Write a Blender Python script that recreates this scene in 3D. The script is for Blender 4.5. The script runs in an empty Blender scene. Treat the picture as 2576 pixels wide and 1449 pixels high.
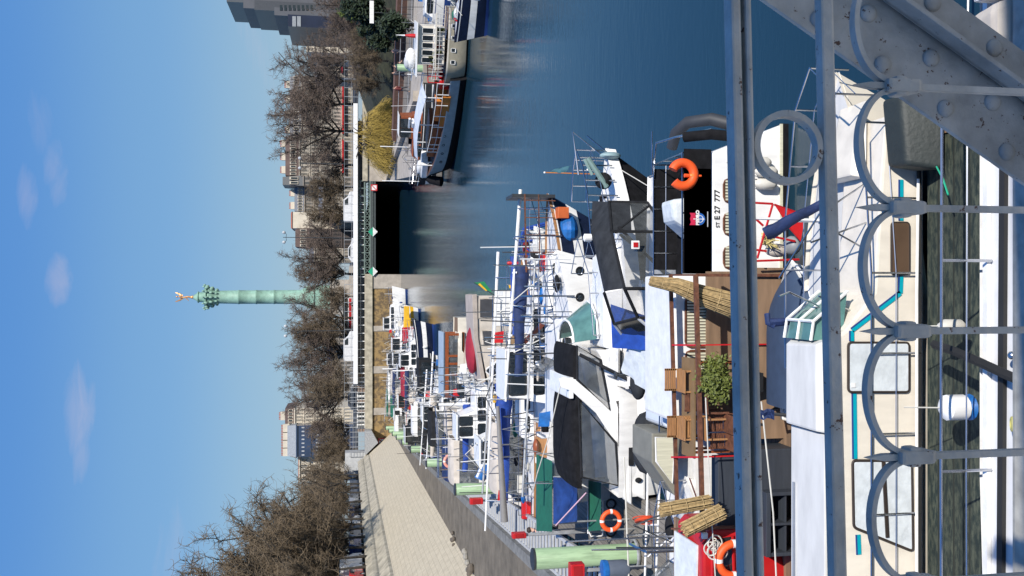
import bpy, bmesh, math, random
from mathutils import Vector, Matrix
from math import sin, cos, tan, pi, radians, sqrt, atan2
random.seed(7)
SC = bpy.context.scene
COL = SC.collection

# ------------------------------------------------------------------ camera (a phone turned on its side)
EYE = Vector((0, 0, 8.0))
PITCH = radians(10.3)
FOC = 2250.0
Fw = Vector((0, cos(PITCH), -sin(PITCH)))
Dn = Vector((0, -sin(PITCH), -cos(PITCH)))
Rt = Vector((1, 0, 0))
cam_d = bpy.data.cameras.new("camera")
cam = bpy.data.objects.new("camera", cam_d); COL.objects.link(cam)
bk = -Fw
cam.matrix_world = Matrix(((Dn.x, Rt.x, bk.x, EYE.x), (Dn.y, Rt.y, bk.y, EYE.y), (Dn.z, Rt.z, bk.z, EYE.z), (0, 0, 0, 1)))
cam_d.sensor_width = 36.0
cam_d.lens = FOC / 2576 * 36
cam_d.clip_start = 0.05
cam_d.clip_end = 6000
SC.camera = cam

def ray(a, b):
    return Fw * FOC + Rt * (724.5 - b) + Dn * (a - 1288.0)
def P(a, b, Y=None, z=None, X=None):
    d = ray(a, b)
    t = (Y / d.y) if Y is not None else ((z - 8.0) / d.z if z is not None else X / d.x)
    return EYE + d * t
def Bp(a, b, y0=1.3, k=0.06):
    d = ray(a, b)
    t = y0 / (d.y - k * d.x)
    return EYE + d * t

# ------------------------------------------------------------------ sky, sun, exposure
SUN_EL, SUN_AZ = radians(40), radians(30)      # azimuth: to the right of straight behind the camera
sdir = Vector((sin(SUN_AZ) * cos(SUN_EL), -cos(SUN_AZ) * cos(SUN_EL), sin(SUN_EL)))
W = bpy.data.worlds.new("World"); SC.world = W; W.use_nodes = True
nt = W.node_tree; nt.nodes.clear()
def N(t, **kw):
    n = nt.nodes.new(t)
    for k, v in kw.items(): setattr(n, k, v)
    return n
def setin(n, i, v):
    if v is None: return
    if isinstance(v, bpy.types.NodeSocket): nt.links.new(v, n.inputs[i])
    else: n.inputs[i].default_value = v
def M_(op, a, b=None, c=None, clamp=False):
    n = N('ShaderNodeMath', operation=op); n.use_clamp = clamp
    setin(n, 0, a); setin(n, 1, b); setin(n, 2, c)
    return n.outputs[0]
sky = N('ShaderNodeTexSky', sky_type='NISHITA'); sky.sun_disc = False
sky.sun_elevation = SUN_EL; sky.sun_rotation = pi - SUN_AZ
sky.air_density = 1.25; sky.dust_density = 0.25; sky.ozone_density = 3.0; sky.altitude = 60
hs = N('ShaderNodeHueSaturation'); hs.inputs['Saturation'].default_value = 1.22; hs.inputs['Value'].default_value = 1.0
nt.links.new(sky.outputs[0], hs.inputs['Color'])
tc = N('ShaderNodeTexCoord'); sx = N('ShaderNodeSeparateXYZ'); nt.links.new(tc.outputs['Generated'], sx.inputs[0])
zz = M_('MAXIMUM', sx.outputs[2], 0.03)
cx_ = M_('DIVIDE', sx.outputs[0], zz); cy_ = M_('DIVIDE', sx.outputs[1], zz)
cb = N('ShaderNodeCombineXYZ'); nt.links.new(cx_, cb.inputs[0]); nt.links.new(cy_, cb.inputs[1])
nz = N('ShaderNodeTexNoise'); nz.inputs['Scale'].default_value = 3.2; nz.inputs['Detail'].default_value = 7; nz.inputs['Roughness'].default_value = .6
nz.inputs['Distortion'].default_value = .6
nt.links.new(cb.outputs[0], nz.inputs['Vector'])
def skyxy(a, b):
    d = ray(a, b); return d.x / d.z, d.y / d.z
tot = None
for (a, b, ra, rb, s) in ((68, 490, 28, 85, .75), (140, 425, 30, 90, .7), (152, 700, 34, 75, .9), (198, 1030, 38, 130, .9), (205, 1150, 22, 60, .6), (100, 300, 40, 90, .35), (640, 90, 60, 90, .25), (660, 1120, 14, 130, .0), (430, 1400, 40, 120, .3)):
    X0, Y0 = skyxy(a, b); X1, _ = skyxy(a, b - rb); _, Y1 = skyxy(a + ra, b)
    qx = M_('MULTIPLY', M_('SUBTRACT', cx_, X0), 1 / max(1e-3, abs(X1 - X0)))
    qy = M_('MULTIPLY', M_('SUBTRACT', cy_, Y0), 1 / max(1e-3, abs(Y1 - Y0)))
    r2 = M_('ADD', M_('MULTIPLY', qx, qx), M_('MULTIPLY', qy, qy))
    m = M_('SUBTRACT', 1.0, r2)
    m = M_('ADD', m, M_('MULTIPLY', M_('SUBTRACT', nz.outputs[0], .5), 4.0))
    m = M_('MULTIPLY', M_('MULTIPLY', m, .55, clamp=True), s)
    m = M_('MULTIPLY', m, M_('GREATER_THAN', sx.outputs[1], 0.0))
    tot = m if tot is None else M_('MAXIMUM', tot, m)
tot = M_('MULTIPLY', tot, .42, clamp=True)
mx = N('ShaderNodeMix', data_type='RGBA')
hz = N('ShaderNodeValToRGB'); hz.color_ramp.interpolation = 'EASE'
el = hz.color_ramp.elements; el[0].position = 0.0; el[0].color = (.27, .43, .60, 1); el[1].position = .55; el[1].color = (.06, .21, .62, 1)
for ps, c in ((.10, (.235, .41, .63)), (.20, (.175, .37, .665)), (.34, (.10, .285, .68))):
    e = el.new(ps); e.color = (*c, 1)
nt.links.new(sx.outputs[2], hz.inputs[0])
hz2 = N('ShaderNodeVectorMath', operation='SCALE'); nt.links.new(hz.outputs[0], hz2.inputs[0]); hz2.inputs['Scale'].default_value = 1 / .105 / 1.15
hm_ = N('ShaderNodeMix', data_type='RGBA'); hm_.inputs[0].default_value = .8; nt.links.new(hs.outputs[0], hm_.inputs[6]); nt.links.new(hz2.outputs[0], hm_.inputs[7])
nt.links.new(tot, mx.inputs[0]); nt.links.new(hm_.outputs[2], mx.inputs[6]); mx.inputs[7].default_value = (5.6, 4.9, 5.6, 1)
bg = N('ShaderNodeBackground'); bg.inputs[1].default_value = 0.105
nt.links.new(mx.outputs[2], bg.inputs[0])
wo = N('ShaderNodeOutputWorld'); nt.links.new(bg.outputs[0], wo.inputs[0])

sl = bpy.data.lights.new("sun", 'SUN'); sl.energy = 5.0; sl.angle = radians(.53); sl.color = (1, .95, .87)
so = bpy.data.objects.new("sun", sl); COL.objects.link(so)
so.rotation_euler = (sdir * -1).to_track_quat('-Z', 'Y').to_euler(); so.location = (20, -30, 60)
SC.view_settings.view_transform = 'Standard'; SC.view_settings.look = 'None'
SC.view_settings.exposure = 0.2; SC.view_settings.gamma = 1
SC.cycles.max_bounces = 6; SC.cycles.diffuse_bounces = 2; SC.cycles.glossy_bounces = 3; SC.cycles.transparent_max_bounces = 6; SC.cycles.transmission_bounces = 3

# ------------------------------------------------------------------ materials
MATS = {}
def mat(name, col, rough=.6, metal=0.0, var=.12, scale=3.0, bump=0.0, bscale=None, col2=None, thr=None, alpha=None, stretch=None, spec=None, emis=None, world=False):
    if name in MATS: return MATS[name]
    m = bpy.data.materials.new(name); m.use_nodes = True; t = m.node_tree; n = t.nodes; l = t.links
    b = n['Principled BSDF']; b.inputs['Roughness'].default_value = rough; b.inputs['Metallic'].default_value = metal
    if spec is not None: b.inputs['Specular IOR Level'].default_value = spec
    tcn = n.new('ShaderNodeTexCoord'); mp = n.new('ShaderNodeMapping')
    g = n.new('ShaderNodeNewGeometry')
    l.new(g.outputs['Position'], mp.inputs[0])
    if stretch: mp.inputs['Scale'].default_value = stretch
    no = n.new('ShaderNodeTexNoise'); no.inputs['Scale'].default_value = scale; no.inputs['Detail'].default_value = 5; no.inputs['Roughness'].default_value = .6
    l.new(mp.outputs[0], no.inputs['Vector'])
    mix = n.new('ShaderNodeMix'); mix.data_type = 'RGBA'
    c2 = col2 if col2 else tuple(max(0, c * (1 - 2 * var)) for c in col)
    c1 = col if col2 else tuple(min(1, c * (1 + var * .5)) for c in col)
    mix.inputs[6].default_value = (*c1, 1); mix.inputs[7].default_value = (*c2, 1)
    rp = n.new('ShaderNodeMapRange'); lo, hi = thr if thr else (.3, .75)
    rp.inputs[1].default_value = lo; rp.inputs[2].default_value = hi
    l.new(no.outputs[0], rp.inputs[0]); l.new(rp.outputs[0], mix.inputs[0]); l.new(mix.outputs[2], b.inputs['Base Color'])
    if bump:
        bn = n.new('ShaderNodeTexNoise'); bn.inputs['Scale'].default_value = bscale or scale * 6; bn.inputs['Detail'].default_value = 4
        l.new(mp.outputs[0], bn.inputs['Vector'])
        bu = n.new('ShaderNodeBump'); bu.inputs['Strength'].default_value = min(1, bump); bu.inputs['Distance'].default_value = .02 * max(1, bump)
        l.new(bn.outputs[0], bu.inputs['Height']); l.new(bu.outputs[0], b.inputs['Normal'])
    if alpha is not None: b.inputs['Alpha'].default_value = alpha
    MATS[name] = m
    return m

def brickmat(name, c1, c2, mortar, sc=1.0, rowh=.3, bw=.7, var=.25, rot=None, slope=False):
    m = bpy.data.materials.new(name); m.use_nodes = True; t = m.node_tree; n = t.nodes; l = t.links
    b = n['Principled BSDF']; b.inputs['Roughness'].default_value = .9
    g = n.new('ShaderNodeNewGeometry'); mp = n.new('ShaderNodeMapping')
    if slope:
        sp = n.new('ShaderNodeSeparateXYZ'); cb_ = n.new('ShaderNodeCombineXYZ'); ml = n.new('ShaderNodeMath'); ml.operation = 'MULTIPLY'; ml.inputs[1].default_value = 1.45
        l.new(g.outputs['Position'], sp.inputs[0]); l.new(sp.outputs[1], cb_.inputs[0]); l.new(sp.outputs[2], ml.inputs[0]); l.new(ml.outputs[0], cb_.inputs[1]); l.new(cb_.outputs[0], mp.inputs[0])
    else: l.new(g.outputs['Position'], mp.inputs[0])
    if rot: mp.inputs['Rotation'].default_value = rot
    br = n.new('ShaderNodeTexBrick'); br.inputs['Scale'].default_value = sc
    br.inputs['Color1'].default_value = (*c1, 1); br.inputs['Color2'].default_value = (*c2, 1); br.inputs['Mortar'].default_value = (*mortar, 1)
    br.inputs['Mortar Size'].default_value = .02; br.inputs['Row Height'].default_value = rowh; br.inputs['Brick Width'].default_value = bw; br.inputs['Bias'].default_value = -.1
    l.new(mp.outputs[0], br.inputs[0])
    no = n.new('ShaderNodeTexNoise'); no.inputs['Scale'].default_value = 2.6 if slope else .6; no.inputs['Detail'].default_value = 6; l.new(g.outputs['Position'], no.inputs[0])
    rp = n.new('ShaderNodeMapRange'); rp.inputs[1].default_value = .3; rp.inputs[2].default_value = .7; rp.inputs[3].default_value = 1 - var; rp.inputs[4].default_value = 1.1
    l.new(no.outputs[0], rp.inputs[0])
    mu = n.new('ShaderNodeVectorMath'); mu.operation = 'SCALE'; l.new(br.outputs[0], mu.inputs[0]); l.new(rp.outputs[0], mu.inputs['Scale'])
    l.new(mu.outputs[0], b.inputs['Base Color'])
    bu = n.new('ShaderNodeBump'); bu.inputs['Strength'].default_value = .25 if slope else .5; bu.inputs['Distance'].default_value = .03
    no2 = n.new('ShaderNodeTexNoise'); no2.inputs['Scale'].default_value = 9; l.new(g.outputs['Position'], no2.inputs[0])
    ad = n.new('ShaderNodeMath'); ad.operation = 'ADD'; l.new(br.outputs[1], ad.inputs[0]); l.new(no2.outputs[0], ad.inputs[1])
    l.new(ad.outputs[0], bu.inputs['Height']); l.new(bu.outputs[0], b.inputs['Normal'])
    MATS[name] = m; return m

WHITE = mat('gelcoat white', (.80, .79, .77), .28, var=.11, scale=2.2, stretch=(2.2, 2.2, .5), thr=(.38, .85))
WHITE2 = mat('painted white', (.72, .71, .68), .45, var=.18, scale=3.5, stretch=(2, 2, .6), thr=(.4, .8))
CREAM = mat('cream gelcoat', (.72, .66, .56), .32, var=.10, scale=2.2, stretch=(1.6, 1.6, .5), thr=(.4, .85))
CREAMROOF = mat('weathered white deck', (.66, .65, .62), .6, var=.10, scale=2, stretch=(.6, 2, 2))
GREY = mat('grey paint', (.28, .30, .32), .5, var=.15)
LGREY = mat('light grey paint', (.48, .49, .50), .5, var=.12)
DGREY = mat('dark grey cloth', (.034, .037, .042), .9, var=.25, scale=4, bump=.4, bscale=14, spec=.15)
BLACK = mat('black canvas', (.013, .013, .015), .9, var=.3, scale=5, bump=.3, bscale=12, spec=.12)
CHAR = mat('charcoal cloth', (.022, .023, .026), .9, var=.25, scale=4, bump=.4, bscale=10, spec=.15)
NAVY = mat('navy cloth', (.012, .03, .11), .75, var=.3, scale=5, bump=.5, bscale=14)
NAVYHULL = mat('navy hull paint', (.012, .018, .045), .25, var=.2)
BLUE = mat('royal blue cloth', (.012, .06, .33), .7, var=.22, scale=4, bump=.5, bscale=10)
BRBLUE = mat('bright blue tarp', (.01, .13, .42), .5, var=.22, scale=5, bump=.6, bscale=8)
SLATE = mat('slate blue tarp', (.035, .06, .11), .8, var=.15, scale=3, bump=.3, bscale=8)
TEAL = mat('teal stripe', (.0, .34, .42), .35, var=.04)
DKBLUE = mat('blue stripe', (.02, .05, .20), .35, var=.04)
GREENCL = mat('dark green canvas', (.008, .115, .07), .8, var=.12, scale=6, bump=.3)
GREENPAINT = mat('pale green pile paint', (.29, .41, .24), .42, var=.22, scale=4.5, bump=.15, stretch=(2.5, 2.5, .35), thr=(.42, .85))
GREENDK = mat('algae green', (.03, .06, .025), .8, var=.3)
MAROON = mat('maroon paint', (.13, .025, .02), .5, var=.2)
REDCL = mat('crimson cloth', (.30, .012, .03), .75, var=.15, bump=.3)
RED = mat('red paint', (.50, .012, .015), .4, var=.12)
ORANGE = mat('orange rescue foam', (.85, .10, .015), .55, var=.08)
ORG2 = mat('orange wood panel', (.60, .20, .03), .5, var=.15)
YELLOW = mat('yellow plastic', (.75, .42, .02), .45, var=.1)
RUST = mat('rusty brown steel', (.16, .06, .03), .7, var=.35, scale=9, bump=.3)
WOODM = mat('varnished wood', (.30, .08, .025), .35, var=.25, scale=6, stretch=(1, 6, 6))
WOODL = mat('slatted teak', (.40, .20, .08), .55, var=.2, scale=6, stretch=(1, 6, 8))
STRAW = mat('straw reed mat', (.47, .335, .16), .9, var=.3, scale=16)
TANC = mat('brown cushion cloth', (.20, .125, .06), .85, var=.15, scale=3, bump=.3)
STEEL = mat('stainless steel tube', (.55, .56, .58), .25, metal=1, var=.1)
GALV = mat('galvanised steel', (.42, .43, .44), .5, metal=.4, var=.2, scale=6)
DSTEEL = mat('dark steel', (.05, .055, .06), .5, metal=.3, var=.2)
ROPE = mat('white rope', (.60, .58, .52), .9, var=.1)
ROPED = mat('black rubber rope', (.015, .015, .015), .8, var=.2)
GLASS = mat('tinted glass', (.018, .024, .028), .06, var=.2, spec=.8)
GLASSG = mat('green tinted glass', (.10, .22, .20), .08, var=.2, spec=.8)
VINYL = mat('clear vinyl', (.16, .17, .17), .15, var=.3, scale=4, bump=.3, bscale=5, alpha=.42)
CURTAIN = mat('white curtain', (.62, .66, .68), .8, var=.12, scale=5, bump=.5, bscale=9)
RUBBER = mat('black rubber', (.02, .02, .02), .7, var=.1)
GUM = mat('grey rubber tube', (.035, .038, .045), .6, var=.15)
LEAF = mat('box bush leaves', (.14, .17, .03), .6, var=.35, scale=12)
EVERG = mat('evergreen leaves', (.018, .035, .012), .7, var=.4, scale=4)
EVERG2 = mat('yellow green leaves', (.09, .12, .02), .7, var=.3, scale=4)
WILLOW = mat('yellow willow twigs', (.34, .24, .045), .8, var=.35, scale=2)
BARK = mat('grey brown bark', (.10, .085, .07), .9, var=.3, scale=5, bump=.4)
BARKD = mat('dark bark', (.045, .038, .03), .9, var=.3, scale=5, bump=.4)
TWIG = mat('brown twigs', (.135, .10, .078), .9, var=.25, scale=2)
TWIG2 = mat('olive brown twigs', (.135, .10, .062), .9, var=.25, scale=2)
BRONZE = mat('verdigris bronze', (.25, .42, .33), .6, var=.18, scale=.8, bump=.6, bscale=1.6)
GOLD = mat('gilded bronze', (.75, .38, .15), .4, metal=.5, var=.1)
RAILP = mat('blue grey bridge paint', (.46, .44, .40), .5, var=.22, scale=9, bump=.25, bscale=30)
CONC = mat('brown concrete wall', (.17, .145, .11), .95, var=.25, scale=1.1, bump=1, bscale=9)
CAPC = mat('grey wall capping', (.20, .20, .19), .9, var=.25, scale=3, bump=.5)
COPING = mat('pale stone coping', (.46, .41, .31), .9, var=.28, scale=1.2, bump=.25, bscale=5)
PIER = mat('pale dressed stone', (.42, .37, .31), .9, var=.18, scale=1.1, bump=.3)
ASPH = mat('asphalt', (.07, .07, .07), .95, var=.2, scale=1)
PAVE = mat('promenade paving', (.20, .175, .145), .9, var=.25, scale=.8)
REDPATH = mat('red brown path', (.16, .085, .07), .9, var=.2, scale=.8)
SOIL = mat('dark earth and ivy', (.035, .038, .018), .95, var=.4, scale=1.4, bump=1, bscale=3)  # dark mottled tone for the planted bank and the revetment joints
PLASTER = mat('cream plaster', (.62, .55, .44), .85, var=.10, scale=.35)
HAUSS = mat('limestone facade', (.40, .355, .29), .85, var=.15, scale=.3)
HAUSSD = mat('grey stone facade', (.27, .24, .205), .85, var=.15, scale=.3)
ZINC = mat('zinc roof', (.13, .14, .16), .5, var=.15, scale=.5)
BROOF = mat('brown roof', (.10, .065, .055), .8, var=.15, scale=.5)
TERRA = mat('chimney pots', (.40, .12, .06), .8, var=.2)
TOWERG = mat('grey cladding panels', (.085, .09, .105), .5, var=.12, scale=.3)
TOWERD = mat('dark blue cladding', (.018, .024, .05), .3, var=.2, scale=.3)
BGLASS = mat('blue glass facade', (.035, .055, .11), .15, var=.2, scale=.3, spec=.8)
OCHRE = mat('rubble ochre wall', (.30, .20, .085), .95, col2=(.12, .085, .05), var=.3, scale=1.7, thr=(.42, .6), bump=1, bscale=3)
SKIN = mat('skin', (.55, .33, .24), .6, var=.05)
HAIRM = mat('dark hair', (.03, .02, .015), .7)
PALEG = mat('pale green paint', (.36, .45, .40), .4, var=.1)
CANVAS = mat('beige canvas', (.55, .49, .42), .8, var=.12, scale=3, bump=.4, bscale=7)
BEIGE = mat('pale beige curtain', (.60, .58, .44), .8, var=.12, scale=6, stretch=(4, 1, .3))
TAN = mat('tan hull paint', (.40, .36, .27), .45, var=.12)
HULLG = mat('blue grey hull paint', (.36, .41, .43), .45, var=.12)
REVET = brickmat('revetment stone blocks', (.50, .435, .32), (.475, .41, .30), (.40, .345, .25), sc=1.0, rowh=.34, bw=.55, var=.12, slope=True)
BRICK = brickmat('red brown brick', (.26, .14, .08), (.20, .11, .07), (.30, .26, .22), sc=1.0, rowh=.12, bw=.35, rot=(radians(90), 0, 0))

def plankmat(name, col, w=.14, moss=None, axis=1):
    m = bpy.data.materials.new(name); m.use_nodes = True; t = m.node_tree; n = t.nodes; l = t.links
    b = n['Principled BSDF']; b.inputs['Roughness'].default_value = .85
    g = n.new('ShaderNodeNewGeometry'); s = n.new('ShaderNodeSeparateXYZ'); l.new(g.outputs['Position'], s.inputs[0])
    d = n.new('ShaderNodeMath'); d.operation = 'DIVIDE'; l.new(s.outputs[axis], d.inputs[0]); d.inputs[1].default_value = w
    fr = n.new('ShaderNodeMath'); fr.operation = 'FRACT'; l.new(d.outputs[0], fr.inputs[0])
    fl = n.new('ShaderNodeMath'); fl.operation = 'FLOOR'; l.new(d.outputs[0], fl.inputs[0])
    wn = n.new('ShaderNodeTexWhiteNoise'); wn.noise_dimensions = '1D'; l.new(fl.outputs[0], wn.inputs['W'])
    gp = n.new('ShaderNodeMath'); gp.operation = 'LESS_THAN'; l.new(fr.outputs[0], gp.inputs[0]); gp.inputs[1].default_value = .09
    mp = n.new('ShaderNodeMapping'); l.new(g.outputs['Position'], mp.inputs[0]); mp.inputs['Scale'].default_value = (.8, 9, 5) if axis == 1 else (9, .8, 5)
    no = n.new('ShaderNodeTexNoise'); no.inputs['Scale'].default_value = 2; no.inputs['Detail'].default_value = 6; l.new(mp.outputs[0], no.inputs[0])
    ad = n.new('ShaderNodeMath'); ad.operation = 'MULTIPLY_ADD'; l.new(wn.outputs[0], ad.inputs[0]); ad.inputs[1].default_value = .35; l.new(no.outputs[0], ad.inputs[2])
    mr = n.new('ShaderNodeMapRange'); mr.inputs[1].default_value = .3; mr.inputs[2].default_value = 1.0; mr.inputs[3].default_value = .55; mr.inputs[4].default_value = 1.25
    l.new(ad.outputs[0], mr.inputs[0])
    mx = n.new('ShaderNodeMix'); mx.data_type = 'RGBA'; mx.inputs[6].default_value = (*col, 1)
    if moss:
        mx.inputs[7].default_value = (*moss, 1)
        m2 = n.new('ShaderNodeMapping'); l.new(g.outputs['Position'], m2.inputs[0]); m2.inputs['Scale'].default_value = (1, 3.2, 1)
        n2 = n.new('ShaderNodeTexNoise'); n2.inputs['Scale'].default_value = 5; n2.inputs['Detail'].default_value = 9; n2.inputs['Roughness'].default_value = .75; l.new(m2.outputs[0], n2.inputs[0])
        r2 = n.new('ShaderNodeMapRange'); r2.inputs[1].default_value = .42; r2.inputs[2].default_value = .56; l.new(n2.outputs[0], r2.inputs[0]); l.new(r2.outputs[0], mx.inputs[0])
    else: mx.inputs[0].default_value = 0
    mu = n.new('ShaderNodeVectorMath'); mu.operation = 'SCALE'; l.new(mx.outputs[2], mu.inputs[0]); l.new(mr.outputs[0], mu.inputs['Scale'])
    m3 = n.new('ShaderNodeMix'); m3.data_type = 'RGBA'; l.new(gp.outputs[0], m3.inputs[0]); l.new(mu.outputs[0], m3.inputs[6]); m3.inputs[7].default_value = tuple(c * .25 for c in col) + (1,)
    l.new(m3.outputs[2], b.inputs['Base Color'])
    MATS[name] = m; return m
PLANK = plankmat('brown deck planks', (.22, .14, .085))
PLANKG = plankmat('grey weathered planks', (.21, .19, .165), axis=0)
MOSSY = plankmat('mossy dark planks', (.065, .075, .052), w=.3, moss=(.010, .020, .018))
RIBBED = plankmat('ribbed white cover', (.62, .62, .60), w=.05)

def rustpaint():
    m = RAILP; n = m.node_tree.nodes; l = m.node_tree.links; b = n['Principled BSDF']
    g = n.new('ShaderNodeNewGeometry'); no = n.new('ShaderNodeTexNoise'); no.inputs['Scale'].default_value = 38; no.inputs['Detail'].default_value = 6; no.inputs['Roughness'].default_value = .7
    l.new(g.outputs['Position'], no.inputs[0]); rp = n.new('ShaderNodeMapRange'); rp.inputs[1].default_value = .625; rp.inputs[2].default_value = .65
    l.new(no.outputs[0], rp.inputs[0]); mx = n.new('ShaderNodeMix'); mx.data_type = 'RGBA'
    src = b.inputs['Base Color'].links[0].from_socket
    l.new(rp.outputs[0], mx.inputs[0]); l.new(src, mx.inputs[6]); mx.inputs[7].default_value = (.07, .028, .018, 1); l.new(mx.outputs[2], b.inputs['Base Color'])
rustpaint()

def watermat():
    m = bpy.data.materials.new('harbour water'); m.use_nodes = True; t = m.node_tree; n = t.nodes; l = t.links
    b = n['Principled BSDF']; b.inputs['Base Color'].default_value = (.011, .036, .058, 1); b.inputs['Roughness'].default_value = .03; b.inputs['IOR'].default_value = 1.34
    g = n.new('ShaderNodeNewGeometry')
    hs = []
    for (sc, wt, st) in ((.8, .5, (.8, 2.2, 1)), (2.6, .42, (.7, 2.6, 1)), (8.0, .20, (.6, 2.4, 1))):
        mp = n.new('ShaderNodeMapping'); mp.inputs['Scale'].default_value = st; mp.inputs['Rotation'].default_value = (0, 0, radians(6)); l.new(g.outputs['Position'], mp.inputs[0])
        no = n.new('ShaderNodeTexNoise'); no.inputs['Scale'].default_value = sc; no.inputs['Detail'].default_value = 2; l.new(mp.outputs[0], no.inputs[0])
        mu = n.new('ShaderNodeMath'); mu.operation = 'MULTIPLY'; l.new(no.outputs[0], mu.inputs[0]); mu.inputs[1].default_value = wt; hs.append(mu.outputs[0])
    a1 = n.new('ShaderNodeMath'); a1.operation = 'ADD'; l.new(hs[0], a1.inputs[0]); l.new(hs[1], a1.inputs[1])
    a2 = n.new('ShaderNodeMath'); a2.operation = 'ADD'; l.new(a1.outputs[0], a2.inputs[0]); l.new(hs[2], a2.inputs[1])
    bu = n.new('ShaderNodeBump'); bu.inputs['Strength'].default_value = 1; bu.inputs['Distance'].default_value = .0115; l.new(a2.outputs[0], bu.inputs['Height']); l.new(bu.outputs[0], b.inputs['Normal'])
    MATS['water'] = m; return m
WATER = watermat()

# ------------------------------------------------------------------ mesh builder
class MB:
    def __init__(s): s.V = []; s.F = []; s.M = []
    def add(s, vs, fs, m=0):
        o = len(s.V); s.V += [tuple(v) for v in vs]
        for f in fs: s.F.append(tuple(i + o for i in f)); s.M.append(m)
        return s
    def box(s, x0, x1, y0, y1, z0, z1, m=0):
        if x0 > x1: x0, x1 = x1, x0
        if y0 > y1: y0, y1 = y1, y0
        if z0 > z1: z0, z1 = z1, z0
        v = [(x, y, z) for z in (z0, z1) for y in (y0, y1) for x in (x0, x1)]
        return s.add(v, [(0, 2, 3, 1), (4, 5, 7, 6), (0, 1, 5, 4), (2, 6, 7, 3), (0, 4, 6, 2), (1, 3, 7, 5)], m)
    def hexa(s, b4, t4, m=0):
        return s.add(list(b4) + list(t4), [(3, 2, 1, 0), (4, 5, 6, 7), (0, 1, 5, 4), (1, 2, 6, 5), (2, 3, 7, 6), (3, 0, 4, 7)], m)
    def bar(s, p, q, w, h=None, up=(0, 0, 1), m=0):
        p, q = Vector(p), Vector(q); h = h or w; d = (q - p).normalized(); u = Vector(up)
        if abs(d.dot(u)) > .98: u = Vector((0, 1, 0))
        a = d.cross(u).normalized() * w / 2; b = a.cross(d).normalized() * h / 2
        return s.hexa([p - a - b, p + a - b, p + a + b, p - a + b], [q - a - b, q + a - b, q + a + b, q - a + b], m)
    def tube(s, pts, r, n=6, m=0, closed=False, r2=None):
        pts = [Vector(p) for p in pts]; k = len(pts); o = len(s.V); prev = None
        for i, p in enumerate(pts):
            if closed: d = pts[(i + 1) % k] - pts[i - 1]
            else: d = pts[min(i + 1, k - 1)] - pts[max(i - 1, 0)]
            if d.length < 1e-9: d = Vector((0, 0, 1))
            d.normalize()
            u = prev if prev is not None else (Vector((0, 0, 1)) if abs(d.z) < .9 else Vector((1, 0, 0)))
            a = (u - d * u.dot(d))
            if a.length < 1e-6: a = d.orthogonal()
            a.normalize(); b = d.cross(a); prev = a
            rr = r if r2 is None else r + (r2 - r) * i / max(1, k - 1)
            for j in range(n):
                t = 2 * pi * j / n
                s.V.append(tuple(p + a * (rr * cos(t)) + b * (rr * sin(t))))
        for i in range(k if closed else k - 1):
            i2 = (i + 1) % k
            for j in range(n):
                j2 = (j + 1) % n
                s.F.append((o + i * n + j, o + i * n + j2, o + i2 * n + j2, o + i2 * n + j)); s.M.append(m)
        if not closed and n > 3:
            s.F.append(tuple(o + j for j in reversed(range(n)))); s.M.append(m)
            s.F.append(tuple(o + (k - 1) * n + j for j in range(n))); s.M.append(m)
        return s
    def torus(s, c, R, r, ax=(0, 1, 0), n=28, k=8, a0=0, a1=2 * pi, m=0, flat=1.0):
        ax = Vector(ax).normalized(); u = ax.orthogonal().normalized()
        if abs(ax.y) > .9: u = Vector((1, 0, 0))
        v = ax.cross(u); c = Vector(c); full = abs(a1 - a0 - 2 * pi) < 1e-6
        pts = [c + u * (R * cos(a0 + (a1 - a0) * i / n)) + v * (R * sin(a0 + (a1 - a0) * i / n)) for i in range(n if full else n + 1)]
        return s.tube(pts, r, k, m, closed=full)
    def ell(s, c, r, n=12, k=8, m=0):
        o = len(s.V)
        if not hasattr(r, '__len__'): r = (r, r, r)
        s.V.append((c[0], c[1], c[2] - r[2]))
        for i in range(1, k):
            f = -pi / 2 + pi * i / k
            for j in range(n):
                t = 2 * pi * j / n
                s.V.append((c[0] + r[0] * cos(f) * cos(t), c[1] + r[1] * cos(f) * sin(t), c[2] + r[2] * sin(f)))
        s.V.append((c[0], c[1], c[2] + r[2])); top = len(s.V) - 1
        for j in range(n):
            j2 = (j + 1) % n
            s.F.append((o, o + 1 + j2, o + 1 + j)); s.M.append(m)
            for i in range(k - 2):
                a = o + 1 + i * n
                s.F.append((a + j, a + j2, a + n + j2, a + n + j)); s.M.append(m)
            a = o + 1 + (k - 2) * n
            s.F.append((a + j, a + j2, top)); s.M.append(m)
        return s
    def lathe(s, prof, c=(0, 0, 0), n=20, m=0):
        o = len(s.V)
        for (r, z) in prof:
            for j in range(n):
                t = 2 * pi * j / n; s.V.append((c[0] + r * cos(t), c[1] + r * sin(t), c[2] + z))
        for i in range(len(prof) - 1):
            for j in range(n):
                j2 = (j + 1) % n; s.F.append((o + i * n + j, o + i * n + j2, o + (i + 1) * n + j2, o + (i + 1) * n + j)); s.M.append(m)
        s.F.append(tuple(o + j for j in reversed(range(n)))); s.M.append(m)
        s.F.append(tuple(o + (len(prof) - 1) * n + j for j in range(n))); s.M.append(m)
        return s
    def prism(s, pts, off, m=0):
        """polygon of 3D points extruded by a vector"""
        pts = [Vector(p) for p in pts]; off = Vector(off); k = len(pts)
        f = [tuple(range(k)), tuple(reversed(range(k, 2 * k)))] + [(i, i + k, (i + 1) % k + k, (i + 1) % k) for i in range(k)]
        return s.add(pts + [p + off for p in pts], f, m)
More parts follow.
